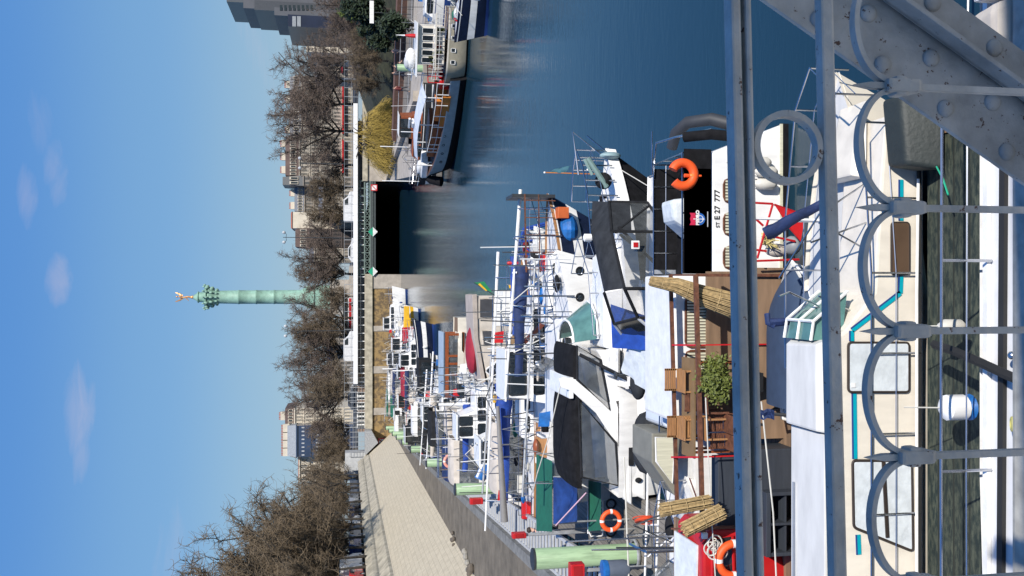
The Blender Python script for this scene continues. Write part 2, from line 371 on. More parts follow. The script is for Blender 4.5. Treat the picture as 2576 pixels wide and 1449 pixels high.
    def grid(s, rows, m=0, closed=False):
        o = len(s.V); k = len(rows[0])
        for r in rows: s.V += [tuple(p) for p in r]
        for i in range(len(rows) - 1):
            for j in range(k if closed else k - 1):
                j2 = (j + 1) % k
                s.F.append((o + i * k + j, o + i * k + j2, o + (i + 1) * k + j2, o + (i + 1) * k + j)); s.M.append(m if not hasattr(m, '__call__') else m(i, j))
        return s
    def mesh(s, name, mats, off=(0, 0, 0), smooth=False, bevel=0, seg=2, fix=True):
        me = bpy.data.meshes.new(name)
        ox, oy, oz = off
        me.from_pydata([(x - ox, y - oy, z - oz) for x, y, z in s.V], [], s.F)
        for m in (mats if isinstance(mats, (list, tuple)) else [mats]): me.materials.append(m)
        me.polygons.foreach_set('material_index', s.M)
        if fix or bevel:
            bm = bmesh.new(); bm.from_mesh(me)
            if bevel:
                bmesh.ops.remove_doubles(bm, verts=bm.verts, dist=1e-5)
                bmesh.ops.recalc_face_normals(bm, faces=bm.faces)
                bmesh.ops.bevel(bm, geom=[e for e in bm.edges if len(e.link_faces) == 2 and e.calc_face_angle(0) > .6], offset=bevel, segments=seg, profile=.6, affect='EDGES', clamp_overlap=True)
            else: bmesh.ops.recalc_face_normals(bm, faces=bm.faces)
            bm.to_mesh(me); bm.free()
        if smooth:
            me.polygons.foreach_set('use_smooth', [True] * len(me.polygons))
            if hasattr(me, 'set_sharp_from_angle'): me.set_sharp_from_angle(angle=radians(42))
        me.update(); return me
    def build(s, name, mats, parent=None, **kw):
        if parent is not None:
            p = parent; off = Vector((0, 0, 0))
            while p is not None: off += p.location; p = p.parent
            me = s.mesh(name, mats, off, **kw); o = bpy.data.objects.new(name, me); COL.objects.link(o); o.parent = parent
        else:
            xs = [v[0] for v in s.V]; ys = [v[1] for v in s.V]; zs = [v[2] for v in s.V]
            c = ((min(xs) + max(xs)) / 2, (min(ys) + max(ys)) / 2, min(zs))
            me = s.mesh(name, mats, c, **kw); o = bpy.data.objects.new(name, me); o.location = c; COL.objects.link(o)
        return o
def thing(name, label, cat, loc=(0, 0, 0), group=None):
    o = bpy.data.objects.new(name, None); o.empty_display_size = .3; COL.objects.link(o); o.location = loc
    o['label'] = label; o['category'] = cat
    if group: o['group'] = group
    return o
def tag(o, label, cat, group=None):
    o['label'] = label; o['category'] = cat
    if group: o['group'] = group
    return o
def struct(o, kind='structure'):
    o['kind'] = kind; return o
KIDS = {}
def copy_tree(o, parent=None, kids=None):
    c = o.copy(); COL.objects.link(c); c.parent = parent
    for ch in list(o.children): copy_tree(ch, c)
    return c
def dup(o, loc, rz=0, label=None, sc=None, group=None):
    c = copy_tree(o); c.location = loc; c.rotation_euler = (0, 0, rz)
    if label: c['label'] = label
    if sc: c.scale = (sc, sc, sc) if not hasattr(sc, '__len__') else sc
    if group: c['group'] = group
    return c
def copies_at(parent, me, name, locs, rz=0, child=None):
    out = []
    for L in locs:
        o = bpy.data.objects.new(name, me); COL.objects.link(o); o.parent = parent; o.location = L; o.rotation_euler = (0, 0, rz)
        if child:
            for (cn, cm) in child:
                q = bpy.data.objects.new(cn, cm); COL.objects.link(q); q.parent = o
        out.append(o)
    return out
def text_mesh(txt, size, th=.004, bold=0.0):
    cu = bpy.data.curves.new('lettering', 'FONT'); cu.body = txt; cu.size = size; cu.extrude = th; cu.align_x = 'LEFT'; cu.offset = bold
    ob = bpy.data.objects.new('tmp', cu); COL.objects.link(ob)
    bpy.context.view_layer.update()
    me = bpy.data.meshes.new_from_object(ob.evaluated_get(bpy.context.evaluated_depsgraph_get()))
    bpy.data.objects.remove(ob); me.name = 'lettering'; return me
def lettering(txt, size, p, parent, m, rz=0, rx=90, sx=1.0, bold=0.0, name='lettering'):
    me = text_mesh(txt, size, bold=bold); me.materials.clear(); me.materials.append(m)
    o = bpy.data.objects.new(name, me); COL.objects.link(o); o.parent = parent
    off = Vector((0, 0, 0)); q = parent
    while q is not None: off += q.location; q = q.parent
    o.location = Vector(p) - off; o.rotation_euler = (radians(rx), 0, rz); o.scale = (sx, 1, 1)
    return o
# ------------------------------------------------------------------ the setting: water, banks, quays
def quadmesh(name, pts, m, faces=None, solid=0):
    b = MB()
    if solid:
        b.prism(pts, (0, 0, -solid))
    else: b.add(pts, faces or [tuple(range(len(pts)))])
    return b.build(name, m)
struct(quadmesh('water', [(-400, -300, 0), (400, -300, 0), (400, 400, 0), (-400, 400, 0)], WATER))
def xe(Y): return -9.7 - .1156 * (Y - 29.9) if Y < 76.6 else -15.1 - .1156 * (Y - 76.6)    # quay edge
def xf(Y): return min(-15.2 - .075 * (Y - 47), xe(Y) - .15)                                    # foot of the revetment
def xt(Y): return -21.7 - .073 * (Y - 68)                                                       # top of the revetment
STL, FAR = 6.6, 7.0
YS = [-60, 5, 20, 35, 50, 62.5, 63, 76, 95, 110, 125, 142]
b = MB()   # quay walkway slab
for i in range(len(YS) - 1):
    a, c = YS[i], YS[i + 1]
    b.hexa([(xf(a) - .3, a, -1), (xe(a), a, -1), (xe(c), c, -1), (xf(c) - .3, c, -1)], [(xf(a) - .3, a, 1.5), (xe(a), a, 1.5), (xe(c), c, 1.5), (xf(c) - .3, c, 1.5)])
struct(b.build('quay_walkway', CONC))
b = MB()
for i in range(len(YS) - 1):
    a, c = YS[i], YS[i + 1]
    b.hexa([(xe(a) - .02, a, 1.2), (xe(a) + .16, a, 1.2), (xe(c) + .16, c, 1.2), (xe(c) - .02, c, 1.2)], [(xe(a) - .25, a, 1.56), (xe(a) + .16, a, 1.56), (xe(c) + .16, c, 1.56), (xe(c) - .25, c, 1.56)])
struct(b.build('quay_kerb', CAPC))
# revetment with ledge and coping
b = MB()
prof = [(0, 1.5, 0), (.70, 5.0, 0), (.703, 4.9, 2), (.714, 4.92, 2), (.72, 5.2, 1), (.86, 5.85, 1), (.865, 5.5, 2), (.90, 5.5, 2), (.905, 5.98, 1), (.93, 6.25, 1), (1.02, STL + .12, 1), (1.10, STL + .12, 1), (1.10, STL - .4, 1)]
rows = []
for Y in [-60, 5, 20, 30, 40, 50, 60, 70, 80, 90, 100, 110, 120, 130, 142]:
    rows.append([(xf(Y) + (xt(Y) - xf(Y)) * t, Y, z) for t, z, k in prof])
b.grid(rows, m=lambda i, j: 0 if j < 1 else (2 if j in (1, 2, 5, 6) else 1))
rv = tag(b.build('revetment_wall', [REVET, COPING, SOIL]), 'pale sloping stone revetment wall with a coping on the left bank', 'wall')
b = MB()   # street level ground: one sheet with a notch for the basin
FARY = 150
gp = [(-1500, -300, STL), (-12, -300, STL), (xt(-60) - .4, -60, STL), (xt(142) - .4, 142, STL), (-1500, 142, STL)]
b.add(gp, [(0, 1, 2, 3, 4)])
b.add([(-1500, 142, STL), (xt(142) - .4, 142, STL), (xt(142) - .4, 147, STL), (-1500, 147, STL)], [(0, 1, 2, 3)])
b.add([(-2500, 147, STL), (2500, 147, STL), (2500, 165, FAR), (-2500, 165, FAR), (2500, 3500, FAR), (-2500, 3500, FAR)], [(0, 1, 2, 3), (3, 2, 4, 5)])
b.add([(30, 147, STL), (30, 118, STL), (64, 84, STL), (84, -300, STL), (2500, -300, STL), (2500, 147, STL)], [(0, 1, 2, 3, 4, 5)])
struct(b.build('ground', ASPH))
# right bank: low promenade, planted slope, paths
b = MB()
b.prism([(10, 79, 1.9), (60, 58, 1.9), (90, 40, 1.9), (95, 100, 1.9), (60, 110, 1.9), (30, 141.9, 1.9), (16.8, 141.9, 1.9)], (0, 0, -3))
struct(b.build('right_quay', PIER))
b = MB()
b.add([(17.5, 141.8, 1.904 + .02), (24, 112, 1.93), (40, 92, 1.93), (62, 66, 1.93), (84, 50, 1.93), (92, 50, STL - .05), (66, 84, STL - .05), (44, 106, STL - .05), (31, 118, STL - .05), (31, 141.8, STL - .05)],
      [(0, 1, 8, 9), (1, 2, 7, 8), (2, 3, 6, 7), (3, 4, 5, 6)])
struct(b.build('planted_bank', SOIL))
b = MB()
b.hexa([(17.6, 108, 1.8), (60, 69, 1.8), (62, 71, 1.8), (19, 111, 1.8)], [(17.6, 108, 2.9), (60, 69, 3.1), (62, 71, 3.1), (19, 111, 2.9)])
struct(b.build('garden_wall', MAROON if False else mat('red brown wall', (.15, .08, .06), .9, var=.2)))
b = MB()
b.add([(14, 95, 1.93), (60, 66, 1.93), (60, 68.5, 1.93), (17, 107.5, 1.93)], [(0, 1, 2, 3)])
struct(b.build('garden_path', PAVE))

# ------------------------------------------------------------------ end wall of the basin, tunnel mouth, metro station over it
YW = 142.0
def px(bv): return P(900, bv, Y=YW).x
def pz(av, Y=YW): return P(av, 700, Y=Y).z
xl, xo, xr = xt(142), px(690), px(455)
zc0, zc1 = pz(937), pz(917.5)
ew = thing('end_wall', 'ochre rubble end wall of the basin with pale stone piers and coping', 'wall', ((xl + xo) / 2, YW, 0))
b = MB(); b.box(xl - 4, xo - 1.6, YW, YW + 2, -1, zc0); b.build('rubble_panel', OCHRE, ew)
for (b0, b1) in ((726, 699), (834, 820), (940, 922), (1045, 1027), (1150, 1140)):
    MB().box(px(b0), px(b1) if b1 > 700 else xo, YW - .12, YW + 2, -1, zc0 - .01).build('pier', PIER, ew, bevel=.03)
MB().box(xl - 1, xo + .05, YW - .35, YW + 2.2, zc0, zc1).build('coping', COPING, ew, bevel=.05)
b = MB(); b.prism([P(934, 1078, Y=YW - .3), P(917, 1078, Y=YW - .3), P(917, 1140, Y=YW - .3), P(950, 1108, Y=YW - .3)], (0, -2.2, 0))
b.build('stair_flank', GALV, ew)
# no-anchoring sign
def sign_square(name, label, c, s, Y):
    t = thing(name, label, 'sign', (c.x, Y, c.z - s / 2))
    MB().box(c.x - s / 2, c.x + s / 2, Y, Y + .05, c.z - s / 2, c.z + s / 2).build('panel', WHITE2, t)
    b = MB(); w = s * .12
    for (x0, x1, z0, z1) in ((-.5, .5, .38, .5), (-.5, .5, -.5, -.38), (-.5, -.38, -.38, .38), (.38, .5, -.38, .38)):
        b.box(c.x + x0 * s, c.x + x1 * s, Y - .02, Y - .004, c.z + z0 * s, c.z + z1 * s)
    b.bar((c.x - s * .36, Y - .014, c.z - s * .36), (c.x + s * .36, Y - .014, c.z + s * .36), w, .012, up=(0, 1, 0))
    b.build('red_border', RED, t)
sign_square('prohibition_sign', 'square white sign with red border and slash on the ochre end wall', P(961, 1112, Y=YW - .25), 1.25, YW - .25)
sign_square('prohibition_sign', 'small square white and red sign at the right edge of the tunnel mouth', P(941, 472, Y=YW - .6), 1.0, YW - .6)
# right wing
ew2 = thing('wing_wall', 'pale stone wing wall right of the tunnel mouth', 'wall', (xr, YW, 0))
MB().box(xr, px(235), YW, YW + 2, -1, pz(925)).build('wall', PIER, ew2)
MB().box(xr, px(440), 80.5, YW, 1.9, 2.4).build('quay_kerb', PIER, ew2)
MB().box(xr - .05, px(230), YW - .3, YW + 2.2, pz(925), pz(912)).build('coping', COPING, ew2, bevel=.05)
b = MB()
for k in range(7):
    R = 2.2 + k * 1.1
    b.torus((24.5, 138.5 - k * .35, 2.2 + k * .32), R, .16, ax=(0, -.2, 1), a0=pi * .95, a1=pi * 2.05, n=16, k=4)
tag(b.build('curved_steps', mat('brick steps', (.22, .14, .09), .9)), 'curved brick steps below the yellow willow', 'steps')
# tunnel
tn = thing('tunnel', 'dark square tunnel mouth where the canal runs under the station', 'tunnel', ((xo + xr) / 2, YW, 0))
b = MB()
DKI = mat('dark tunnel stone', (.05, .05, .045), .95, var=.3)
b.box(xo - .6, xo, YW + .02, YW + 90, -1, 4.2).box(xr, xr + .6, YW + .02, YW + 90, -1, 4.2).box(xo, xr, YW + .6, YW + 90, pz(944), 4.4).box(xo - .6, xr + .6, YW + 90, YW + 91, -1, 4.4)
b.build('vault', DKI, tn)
# metro station
st = thing('station', 'glazed station bridge with a white roof beam spanning the canal', 'station', ((px(965) + px(265)) / 2, YW + 1, zc1))
MB().box(px(965), px(262), YW - .6, YW + 3, pz(900), pz(889)).build('roof_beam', WHITE, st, bevel=.04)
MB().box(px(945), px(300), YW + 1.2, YW + 1.3, pz(921), pz(900)).build('glazing', mat('station glass', (.012, .012, .03), .15, spec=.8), st)
b = MB(); d = 940
while d > 455:
    x = px(d); b.box(x - .06, x + .06, YW + .2, YW + 1.2, zc1 if d > 690 else pz(921), pz(899.9)); d -= 20.3
b.box(px(940), px(455), YW + .6, YW + .7, pz(908), pz(907)); b.build('mullions', WHITE2, st)
MB().box(px(1090), px(940), YW + .9, YW + 3, zc1, pz(900)).build('brick_wall', BRICK, st)
for bb in (960, 996, 1022, 1047, 1068):
    c = P(908, bb, Y=YW + .9)
    o = MB().box(c.x - .62, c.x + .62, YW + .8, YW + .9, c.z - .62, c.z + .62).box(c.x - .07, c.x + .07, YW + .76, YW + .8, c.z - .6, c.z + .6).build('window', WHITE2, st)
    q = MB()
    for s1 in (-1, 1): q.box(c.x + .33 * s1 - .2, c.x + .33 * s1 + .2, YW + .775, YW + .795, c.z - .5, c.z + .5)
    q.build('pane', GLASS, o)
b = MB(); z0, z1 = pz(931), pz(903)
for z in (z0, pz(917), z1): b.box(xo, xr, YW + .0, YW + .16, z - .09, z + .09)
n = 13
for i in range(n + 1):
    x = xo + (xr - xo) * i / n; b.box(x - .06, x + .06, YW + .02, YW + .14, z0, z1)
    if i < n:
        x2 = xo + (xr - xo) * (i + 1) / n
        b.bar((x, YW + .1, pz(917)), (x2, YW + .1, z0), .07); b.bar((x, YW + .1, z0), (x2, YW + .1, pz(917)), .07)
b.build('lattice_girder', mat('green grey lattice', (.16, .21, .18), .5), st)
b = MB(); b.box(xo, xr, YW - .1, YW + .5, pz(945), pz(932))
b.build('lower_beam', mat('dark girder', (.05, .06, .06), .7), st)
b = MB()
for i in range(60):
    x = xo + (xr - xo) * (i + .5) / 60; b.torus((x, YW - .16, pz(938)), .10, .03, n=6, k=3)
b.build('rivet_chain', mat('dark girder trim', (.10, .12, .11), .7), st)
for bb, first in ((683, 1), (583, 0)):
    c = P(938, bb, Y=YW - .5); s = .75
    t = thing('channel_marker', 'green and white diamond marker at the %s of the tunnel mouth' % ('left corner' if first else 'middle of the top edge'), 'marker', (c.x, YW - .5, c.z))
    MB().prism([(c.x - s, YW - .5, c.z), (c.x + s, YW - .5, c.z), (c.x, YW - .5, c.z + s)], (0, .06, 0)).build('green_half', mat('signal green', (.01, .33, .18), .5), t)
    MB().prism([(c.x - s, YW - .5, c.z), (c.x + s, YW - .5, c.z), (c.x, YW - .5, c.z - s)], (0, .06, 0)).build('white_half', WHITE2, t)
# street parapets above
def fence(name, label, x0, x1, Y, z0, h, n, m, mesh=None, rails=3):
    t = thing(name, label, 'fence', ((x0 + x1) / 2, Y, z0)); b = MB()
    for i in range(n + 1):
        x = x0 + (x1 - x0) * i / n; MB().box(x - .04, x + .04, Y - .04, Y + .04, z0, z0 + h).build('post', m, t)
    b = MB()
    for k in range(rails): z = z0 + h * (k + 1) / rails; b.box(x0, x1, Y - .025, Y + .025, z - .04, z)
    b.build('rails', m, t)
    if mesh: MB().box(x0, x1, Y + .05, Y + .06, z0 + .1, z0 + h - .1).build('mesh_panel', mesh, t)
    return t
MESHP = mat('grey mesh screen', (.24, .25, .26), .6, alpha=.55)
fence('station_railing', 'tall grey railing above the left end of the station', px(1150), px(925), YW + .3, zc1, pz(880) - zc1, 18, GALV, None, 5)
fence('parapet_railing', 'long grey street railing above the station roof', px(1090), px(60), YW + 6, pz(903), pz(866, YW + 6) - pz(903), 44, GREY, None, 2)
MB_ = MB().box(px(1185), px(1140), YW + .5, YW + 3, zc1 - 1, pz(868)); tag(MB_.build('gate_pillar', LGREY), 'pale grey pillar block at the left end of the station railing', 'pillar')

# ------------------------------------------------------------------ the column
YC = 268.0
def cz(a): return P(a, 748, Y=YC).z
c0 = P(800, 747, Y=YC); CX = c0.x
col = thing('victory_column', 'tall green bronze column topped by a gilded winged statue', 'column', (CX, YC, FAR))
s = YC / 2290.0
MB().box(CX - 9, CX + 9, YC - 9, YC + 9, FAR, cz(878)).build('base_steps', PIER, col)
b = MB(); b.box(CX - 43 * s, CX + 43 * s, YC - 5, YC + 5, cz(878), cz(834)).box(CX - 45 * s, CX + 45 * s, YC - 5.3, YC + 5.3, cz(834), cz(831))
b.build('plinth', PIER, col, bevel=.05)
b = MB()
for dx in (-34, -21, -7, 7, 20, 33): b.torus((CX + dx * s, YC - 5.05, cz(850)), .42, .14, ax=(0, 1, 0), n=14, k=5); b.lathe([(.4, 0), (.4, .01)], (0, 0, 0)) if False else None
b.build('roundels', mat('dark roundel', (.06, .06, .055), .8), col)
b = MB(); b.box(CX - 29 * s, CX + 29 * s, YC - 3.4, YC + 3.4, cz(831), cz(792)); b.box(CX - 31 * s, CX + 31 * s, YC - 3.7, YC + 3.7, cz(792), cz(788)); b.box(CX - 27 * s, CX + 27 * s, YC - 3.1, YC + 3.1, cz(788), cz(772))
b.build('pedestal', BRONZE, col, bevel=.1)
def Z(a): return cz(a) - FAR
prof = [(25 * s, Z(772)), (23 * s, Z(768)), (20 * s, Z(760)), (17.5 * s, Z(756)), (17.2 * s, Z(700))]
for a in (690, 645, 601): prof += [(16.9 * s, Z(a + 3)), (17.6 * s, Z(a + 2)), (17.6 * s, Z(a - 2)), (16.8 * s, Z(a - 3))]
prof += [(16 * s, Z(562)), (15.8 * s, Z(550))]
MB().lathe(prof, (CX, YC, FAR), 32).build('shaft', BRONZE, col, smooth=True)
b = MB(); b.lathe([(16 * s, Z(551)), (17 * s, Z(546)), (20 * s, Z(535)), (23 * s, Z(527)), (21 * s, Z(524)), (25 * s, Z(521)), (25 * s, Z(516)), (18 * s, Z(515))], (CX, YC, FAR), 24)
for k in range(12):
    t = 2 * pi * k / 12
    for (rr, a, q) in ((19, 546, 2.5), (23, 534, 3.2), (27, 522, 3.2), (30, 515, 2.2)):
        b.ell((CX + rr * s * cos(t), YC + rr * s * sin(t), cz(a)), (q * s, q * s, q * 1.5 * s), 6, 5)
b.build('capital', BRONZE, col, smooth=True)
b = MB(); b.lathe([(17 * s, Z(516)), (12.5 * s, Z(514)), (12 * s, Z(502)), (14 * s, Z(500)), (14 * s, Z(498)), (10 * s, Z(496)), (6.5 * s, Z(490)), (5 * s, Z(487))], (CX, YC, FAR), 20)
b.build('lantern', BRONZE, col, smooth=True)
b = MB(); f = s     # winged figure: globe, leg, torso, arms, wings
T = lambda u, a, y=0: (CX + (u - 0) * f, YC + y, cz(a))
b.ell(T(0, 484), (4 * f, 4 * f, 5 * f), 12, 8)
b.tube([T(0, 480), T(1, 473), T(0, 466), T(-1, 460), T(1, 452), T(1, 449)], 2.4 * f, 8, r2=1.3 * f)
b.tube([T(-1, 466), T(-5, 472), T(-9, 474)], 1.5 * f, 6, r2=.7 * f)
b.ell(T(1, 445), (1.9 * f, 1.9 * f, 2.5 * f), 8, 6)
b.tube([T(1, 453), T(6, 450), T(11, 447)], 1.0 * f, 6, r2=.6 * f)
b.tube([T(0, 453), T(-6, 456), T(-4, 462)], 1.0 * f, 6, r2=.6 * f)
for sg in (-1, 1):
    b.prism([T(0, 456, .3), T(sg * 5, 451, .8), T(sg * 11, 438, 1.2), T(sg * 12, 441, 1.2), T(sg * 9, 452, 1), T(sg * 4, 460, .6)], (0, .25, 0))
b.build('winged_statue', GOLD, col, smooth=False)

# ------------------------------------------------------------------ buildings behind the square
def building(name, label, a_top, b_l, b_r, Y, depth, wall, floors, bays, roof=None, a_roof=None, wsize=(.42, .62), z0=FAR, cat='building', frame=True, chim=0, group=None, shop=None):
    xl_, xr_ = P(a_top, b_l, Y=Y).x, P(a_top, b_r, Y=Y).x; ztop = P(a_top, (b_l + b_r) / 2, Y=Y).z
    t = thing(name, label, cat, ((xl_ + xr_) / 2, Y, z0), group)
    MB().box(xl_, xr_, Y, Y + depth, z0, ztop).build('wall', wall, t)
    if roof:
        zr = P(a_roof, (b_l + b_r) / 2, Y=Y).z
        r = MB().hexa([(xl_ - .2, Y - .25, ztop), (xr_ + .2, Y - .25, ztop), (xr_ + .2, Y + depth, ztop), (xl_ - .2, Y + depth, ztop)],
                      [(xl_ + .2, Y + 1.6, zr), (xr_ - .2, Y + 1.6, zr), (xr_ - .2, Y + depth, zr), (xl_ + .2, Y + depth, zr)]).build('roof', roof, t)
        for k in range(chim):
            x = xl_ + (xr_ - xl_) * (k + .5) / chim
            q = MB().box(x - 1.2, x + 1.2, Y + 2.5, Y + 3.6, zr - .5, zr + 1.3); q.build('chimney', PLASTER, r)
            q = MB()
            for j in range(5): q.box(x - 1.05 + j * .45, x - .8 + j * .45, Y + 2.9, Y + 3.2, zr + 1.3, zr + 1.8)
            q.build('chimney_pots', TERRA, r)
        nd = max(1, min(bays, 12)); hr = zr - ztop
        if hr > 2.5:
            pts = [(xl_ + (xr_ - xl_) * (i + .5) / nd, Y + .2, ztop + hr * .3) for i in range(nd)]
            w = min(1.0, (xr_ - xl_) / nd * .3); me = MB().box(-w, w, -.35, 1.5, -.5, hr * .35).mesh('dormer', PLASTER); mg = MB().box(-w * .7, w * .7, -.38, -.352, -.3, hr * .28).mesh('pane', GLASS)
            for L in pts:
                o = bpy.data.objects.new('dormer', me); COL.objects.link(o); o.parent = r; o.location = Vector(L) - t.location - r.location
                q = bpy.data.objects.new('pane', mg); COL.objects.link(q); q.parent = o
    if floors and bays:
        fh = (ztop - z0) / floors; bw = (xr_ - xl_) / bays; w, h = bw * wsize[0] / 2, fh * wsize[1] / 2
        fr = MB().box(-w - .12, w + .12, -.10, 0, h, h + .18).box(-w - .12, w + .12, -.16, 0, -h - .18, -h).box(-w - .12, -w, -.10, 0, -h, h).box(w, w + .12, -.10, 0, -h, h).box(-.05, .05, -.07, 0, -h, h).mesh('window', wall if frame is True else frame)
        pn = MB().box(-w, w, -.035, -.005, -h, h).mesh('pane', GLASS)
        cnt = 0
        for j in range(floors):
            for i in range(bays):
                if cnt >= 100: break
                cnt += 1
                o = bpy.data.objects.new('window', fr); COL.objects.link(o); o.parent = t
                o.location = Vector((xl_ + bw * (i + .5), Y, z0 + fh * (j + .52))) - t.location
                q = bpy.data.objects.new('pane', pn); COL.objects.link(q); q.parent = o
        b = MB()
        for j in range(1, floors): b.box(xl_ - .1, xr_ + .1, Y - .22, Y, z0 + fh * j - .12, z0 + fh * j + .08)
        b.box(xl_ - .2, xr_ + .2, Y - .4, Y, ztop - .3, ztop + .05); b.build('cornice', wall, t)
    if shop:
        MB().box(xl_ + 1, xr_ - 1, Y - 1.6, Y - .25, z0 + 2.9, z0 + 3.4).build('awning', shop, t)
    return t
building('apartment_building', 'long pale facade with brown mansard roof behind the bare plane trees on the right', 752, 442, 342, 300, 14, HAUSS, 5, 11, BROOF, 717, chim=3, shop=RED)
building('apartment_building', 'long pale stone facade with red shop awnings behind the largest bare tree', 757, 342, 190, 302, 14, HAUSS, 5, 16, ZINC, 728, chim=4, shop=RED)
building('apartment_building', 'tall narrow dark slate roofed house beside the long pale facade', 762, 466, 443, 298, 12, HAUSSD, 5, 2, DSTEEL, 710, chim=0)
building('apartment_building', 'grey stone building with several chimneys left of the narrow dark roof', 765, 532, 467, 304, 12, HAUSSD, 5, 8, ZINC, 740, chim=2)
building('apartment_building', 'blank cream gable wall with red chimney pots on top', 735, 574, 533, 296, 14, PLASTER, 0, 0, TERRA, 731)
building('apartment_building', 'pale grey building below the cream gable wall', 812, 545, 468, 280, 14, HAUSS, 3, 8, ZINC, 800)
building('apartment_building', 'dark brown building right of the column with a sloping roof', 778, 622, 575, 292, 12, mat('dark brown facade', (.07, .055, .05), .8), 4, 5, BROOF, 742)
building('apartment_building', 'small stone building half hidden by trees right of the column', 790, 660, 624, 290, 12, HAUSS, 4, 5, ZINC, 778)
building('apartment_building', 'stone houses seen through twigs between the column and the wide bare trees', 835, 1030, 830, 300, 12, HAUSSD, 3, 18, ZINC, 822)
building('apartment_building', 'white stone building with balconies beside the blue glass block', 740, 1070, 1028, 262, 14, PLASTER, 6, 5, BROOF, 716, chim=1)
t = building('office_building', 'modern block with blue glass wall and a pale sloping roof', 745, 1150, 1071, 258, 14, BGLASS, 4, 8, GREY, 722, wsize=(.1, .1), chim=4, frame=LGREY)
building('apartment_building', 'cream building with arched windows behind the twisted willows on the left', 752, 1212, 1150, 262, 14, PLASTER, 5, 4, TERRA, 749)
building('apartment_building', 'cream rendered building right of the brown mansard facade, next to the dark tower', 771, 130, 66, 235, 14, PLASTER, 6, 4, wsize=(.18, .35), shop=None)
building('apartment_building', 'low pale building between the cream building and the long facade', 800, 192, 131, 262, 12, HAUSS, 4, 7, ZINC, 790, shop=REDCL)
tw = thing('tower_block', 'dark grey stepped tower block at the upper right', 'building', (60, 175, STL))
def twbox(a, b0, b1, m, nm, Y, dy=14):
    A, B_ = P(a, b0, Y=Y), P(a, b1, Y=Y); MB().box(A.x, B_.x, Y, Y + dy, STL, A.z).build(nm, m, tw)
twbox(724, 66, 36, TOWERD, 'dark_block', 180)
twbox(690, 38, 18, TOWERG, 'grey_block', 182); twbox(640, 24.5, 0, mat('dark bronze cladding', (.06, .065, .075), .4), 'middle_block', 184)
twbox(612, 20, -30, TOWERG, 'upper_block', 186); twbox(570, 4, -60, mat('dark roof block', (.08, .09, .10), .4), 'top_block', 188)
for a in range(660, 790, 11):
    A, B_ = P(a, 34, Y=182), P(a, 18, Y=182)
    if a > 700: MB().box(A.x + .6, B_.x + .4, 181.9, 182, A.z - .5, A.z).build('window', GLASS, tw)
for a in (740, 752):
    A = P(a, 54, Y=180); MB().box(A.x - 1, A.x + 1, 179.9, 180, A.z - .35, A.z + .35).build('window', GREY, tw)
# street lamps of the square
def lamp(name, label, a_top, b_, Y, a_bot):
    A = P(a_top, b_, Y=Y); B_ = P(a_bot, b_, Y=Y); h = A.z - STL
    t = thing(name, label, 'street lamp', (A.x, Y, STL))
    MB().tube([(A.x, Y, STL), (A.x, Y, A.z)], .09, 8, r2=.05).build('post', DSTEEL, t)
    for sg in (-1, 1):
        MB().tube([(A.x, Y, A.z - .5), (A.x + sg * .5, Y, A.z - .6), (A.x + sg * .8, Y, A.z - .35)], .04, 6).build('arm', DSTEEL, t)
        MB().ell((A.x + sg * .85, Y, A.z - .15), (.28, .28, .3), 8, 6).build('lantern', LGREY, t)
lamp('street_lamp', 'double headed street lamp standing clear of the roofs right of the column', 712, 597, 160, 880)
lamp('street_lamp', 'double headed street lamp among the bare trees left of the column', 716, 833, 160, 880)
lamp('street_lamp', 'street lamp in front of the brown mansard facade', 752, 410, 158, 880)

# ------------------------------------------------------------------ trees
def bare(seed, H, trunk, spread, n1=7, n2=8, n3=7, n4=5, curl=.25, tr=.03, r0=.3, up=.5, thin=.6):
    R = random.Random(seed); A, B_ = MB(), MB()
    def branch(p, d, L, r, segs, c, mb, sides, lift):
        pts = [p]; d = d.normalized()
        for i in range(segs):
            d = (d + Vector((R.uniform(-1, 1), R.uniform(-1, 1), R.uniform(-1, 1) + lift)) * c).normalized()
            p = p + d * (L / segs); pts.append(p)
        mb.tube(pts, r, sides, r2=r * .35); return pts
    tp = branch(Vector((0, 0, 0)), Vector((R.uniform(-.08, .08), R.uniform(-.08, .08), 1)), trunk, r0, 4, .05, A, 8, 0)
    for i in range(n1):
        az = 2 * pi * (i + R.random() * .6) / n1; el = R.uniform(.35, 1.25) if i else 1.4
        d = Vector((cos(az) * cos(el), sin(az) * cos(el), sin(el)))
        L1 = (H - trunk) * R.uniform(.82, 1.05) * (1 if el > .8 else spread)
        l1 = branch(tp[-1 - (i % 2)], d, L1, r0 * .5, 7, curl * .7, A, 6, up * .3)
        for j in range(n2):
            k = 1 + (j * 6) // n2; q = l1[k].lerp(l1[k + 1], R.random()); dd = (l1[k + 1] - l1[k]).normalized()
            s1 = Vector((R.uniform(-1, 1), R.uniform(-1, 1), R.uniform(-.5, .9))).normalized()
            L2 = L1 * R.uniform(.3, .55) * (1.15 - k * .09)
            l2 = branch(q, dd * .6 + s1, L2, r0 * .17, 5, curl, A, 4, up * .3)
            for m_ in range(n3):
                k2 = m_ * 5 // n3; q2 = l2[k2].lerp(l2[k2 + 1], R.random()); dd = (l2[k2 + 1] - l2[k2]).normalized()
                s2 = Vector((R.uniform(-1, 1), R.uniform(-1, 1), R.uniform(-.7, .8))).normalized()
                l3 = branch(q2, dd * .5 + s2, L2 * R.uniform(.35, .6), tr * 1.5, 4, curl * 1.3, B_, 3, up * .2)
                for w in range(n4):
                    q3 = l3[R.randint(0, 3)]; s3 = Vector((R.uniform(-1, 1), R.uniform(-1, 1), R.uniform(-.8, .8)))
                    branch(q3, s3, L2 * R.uniform(.15, .38), tr, 3, curl * 1.5, B_, 3, up * .2)
    return A, B_
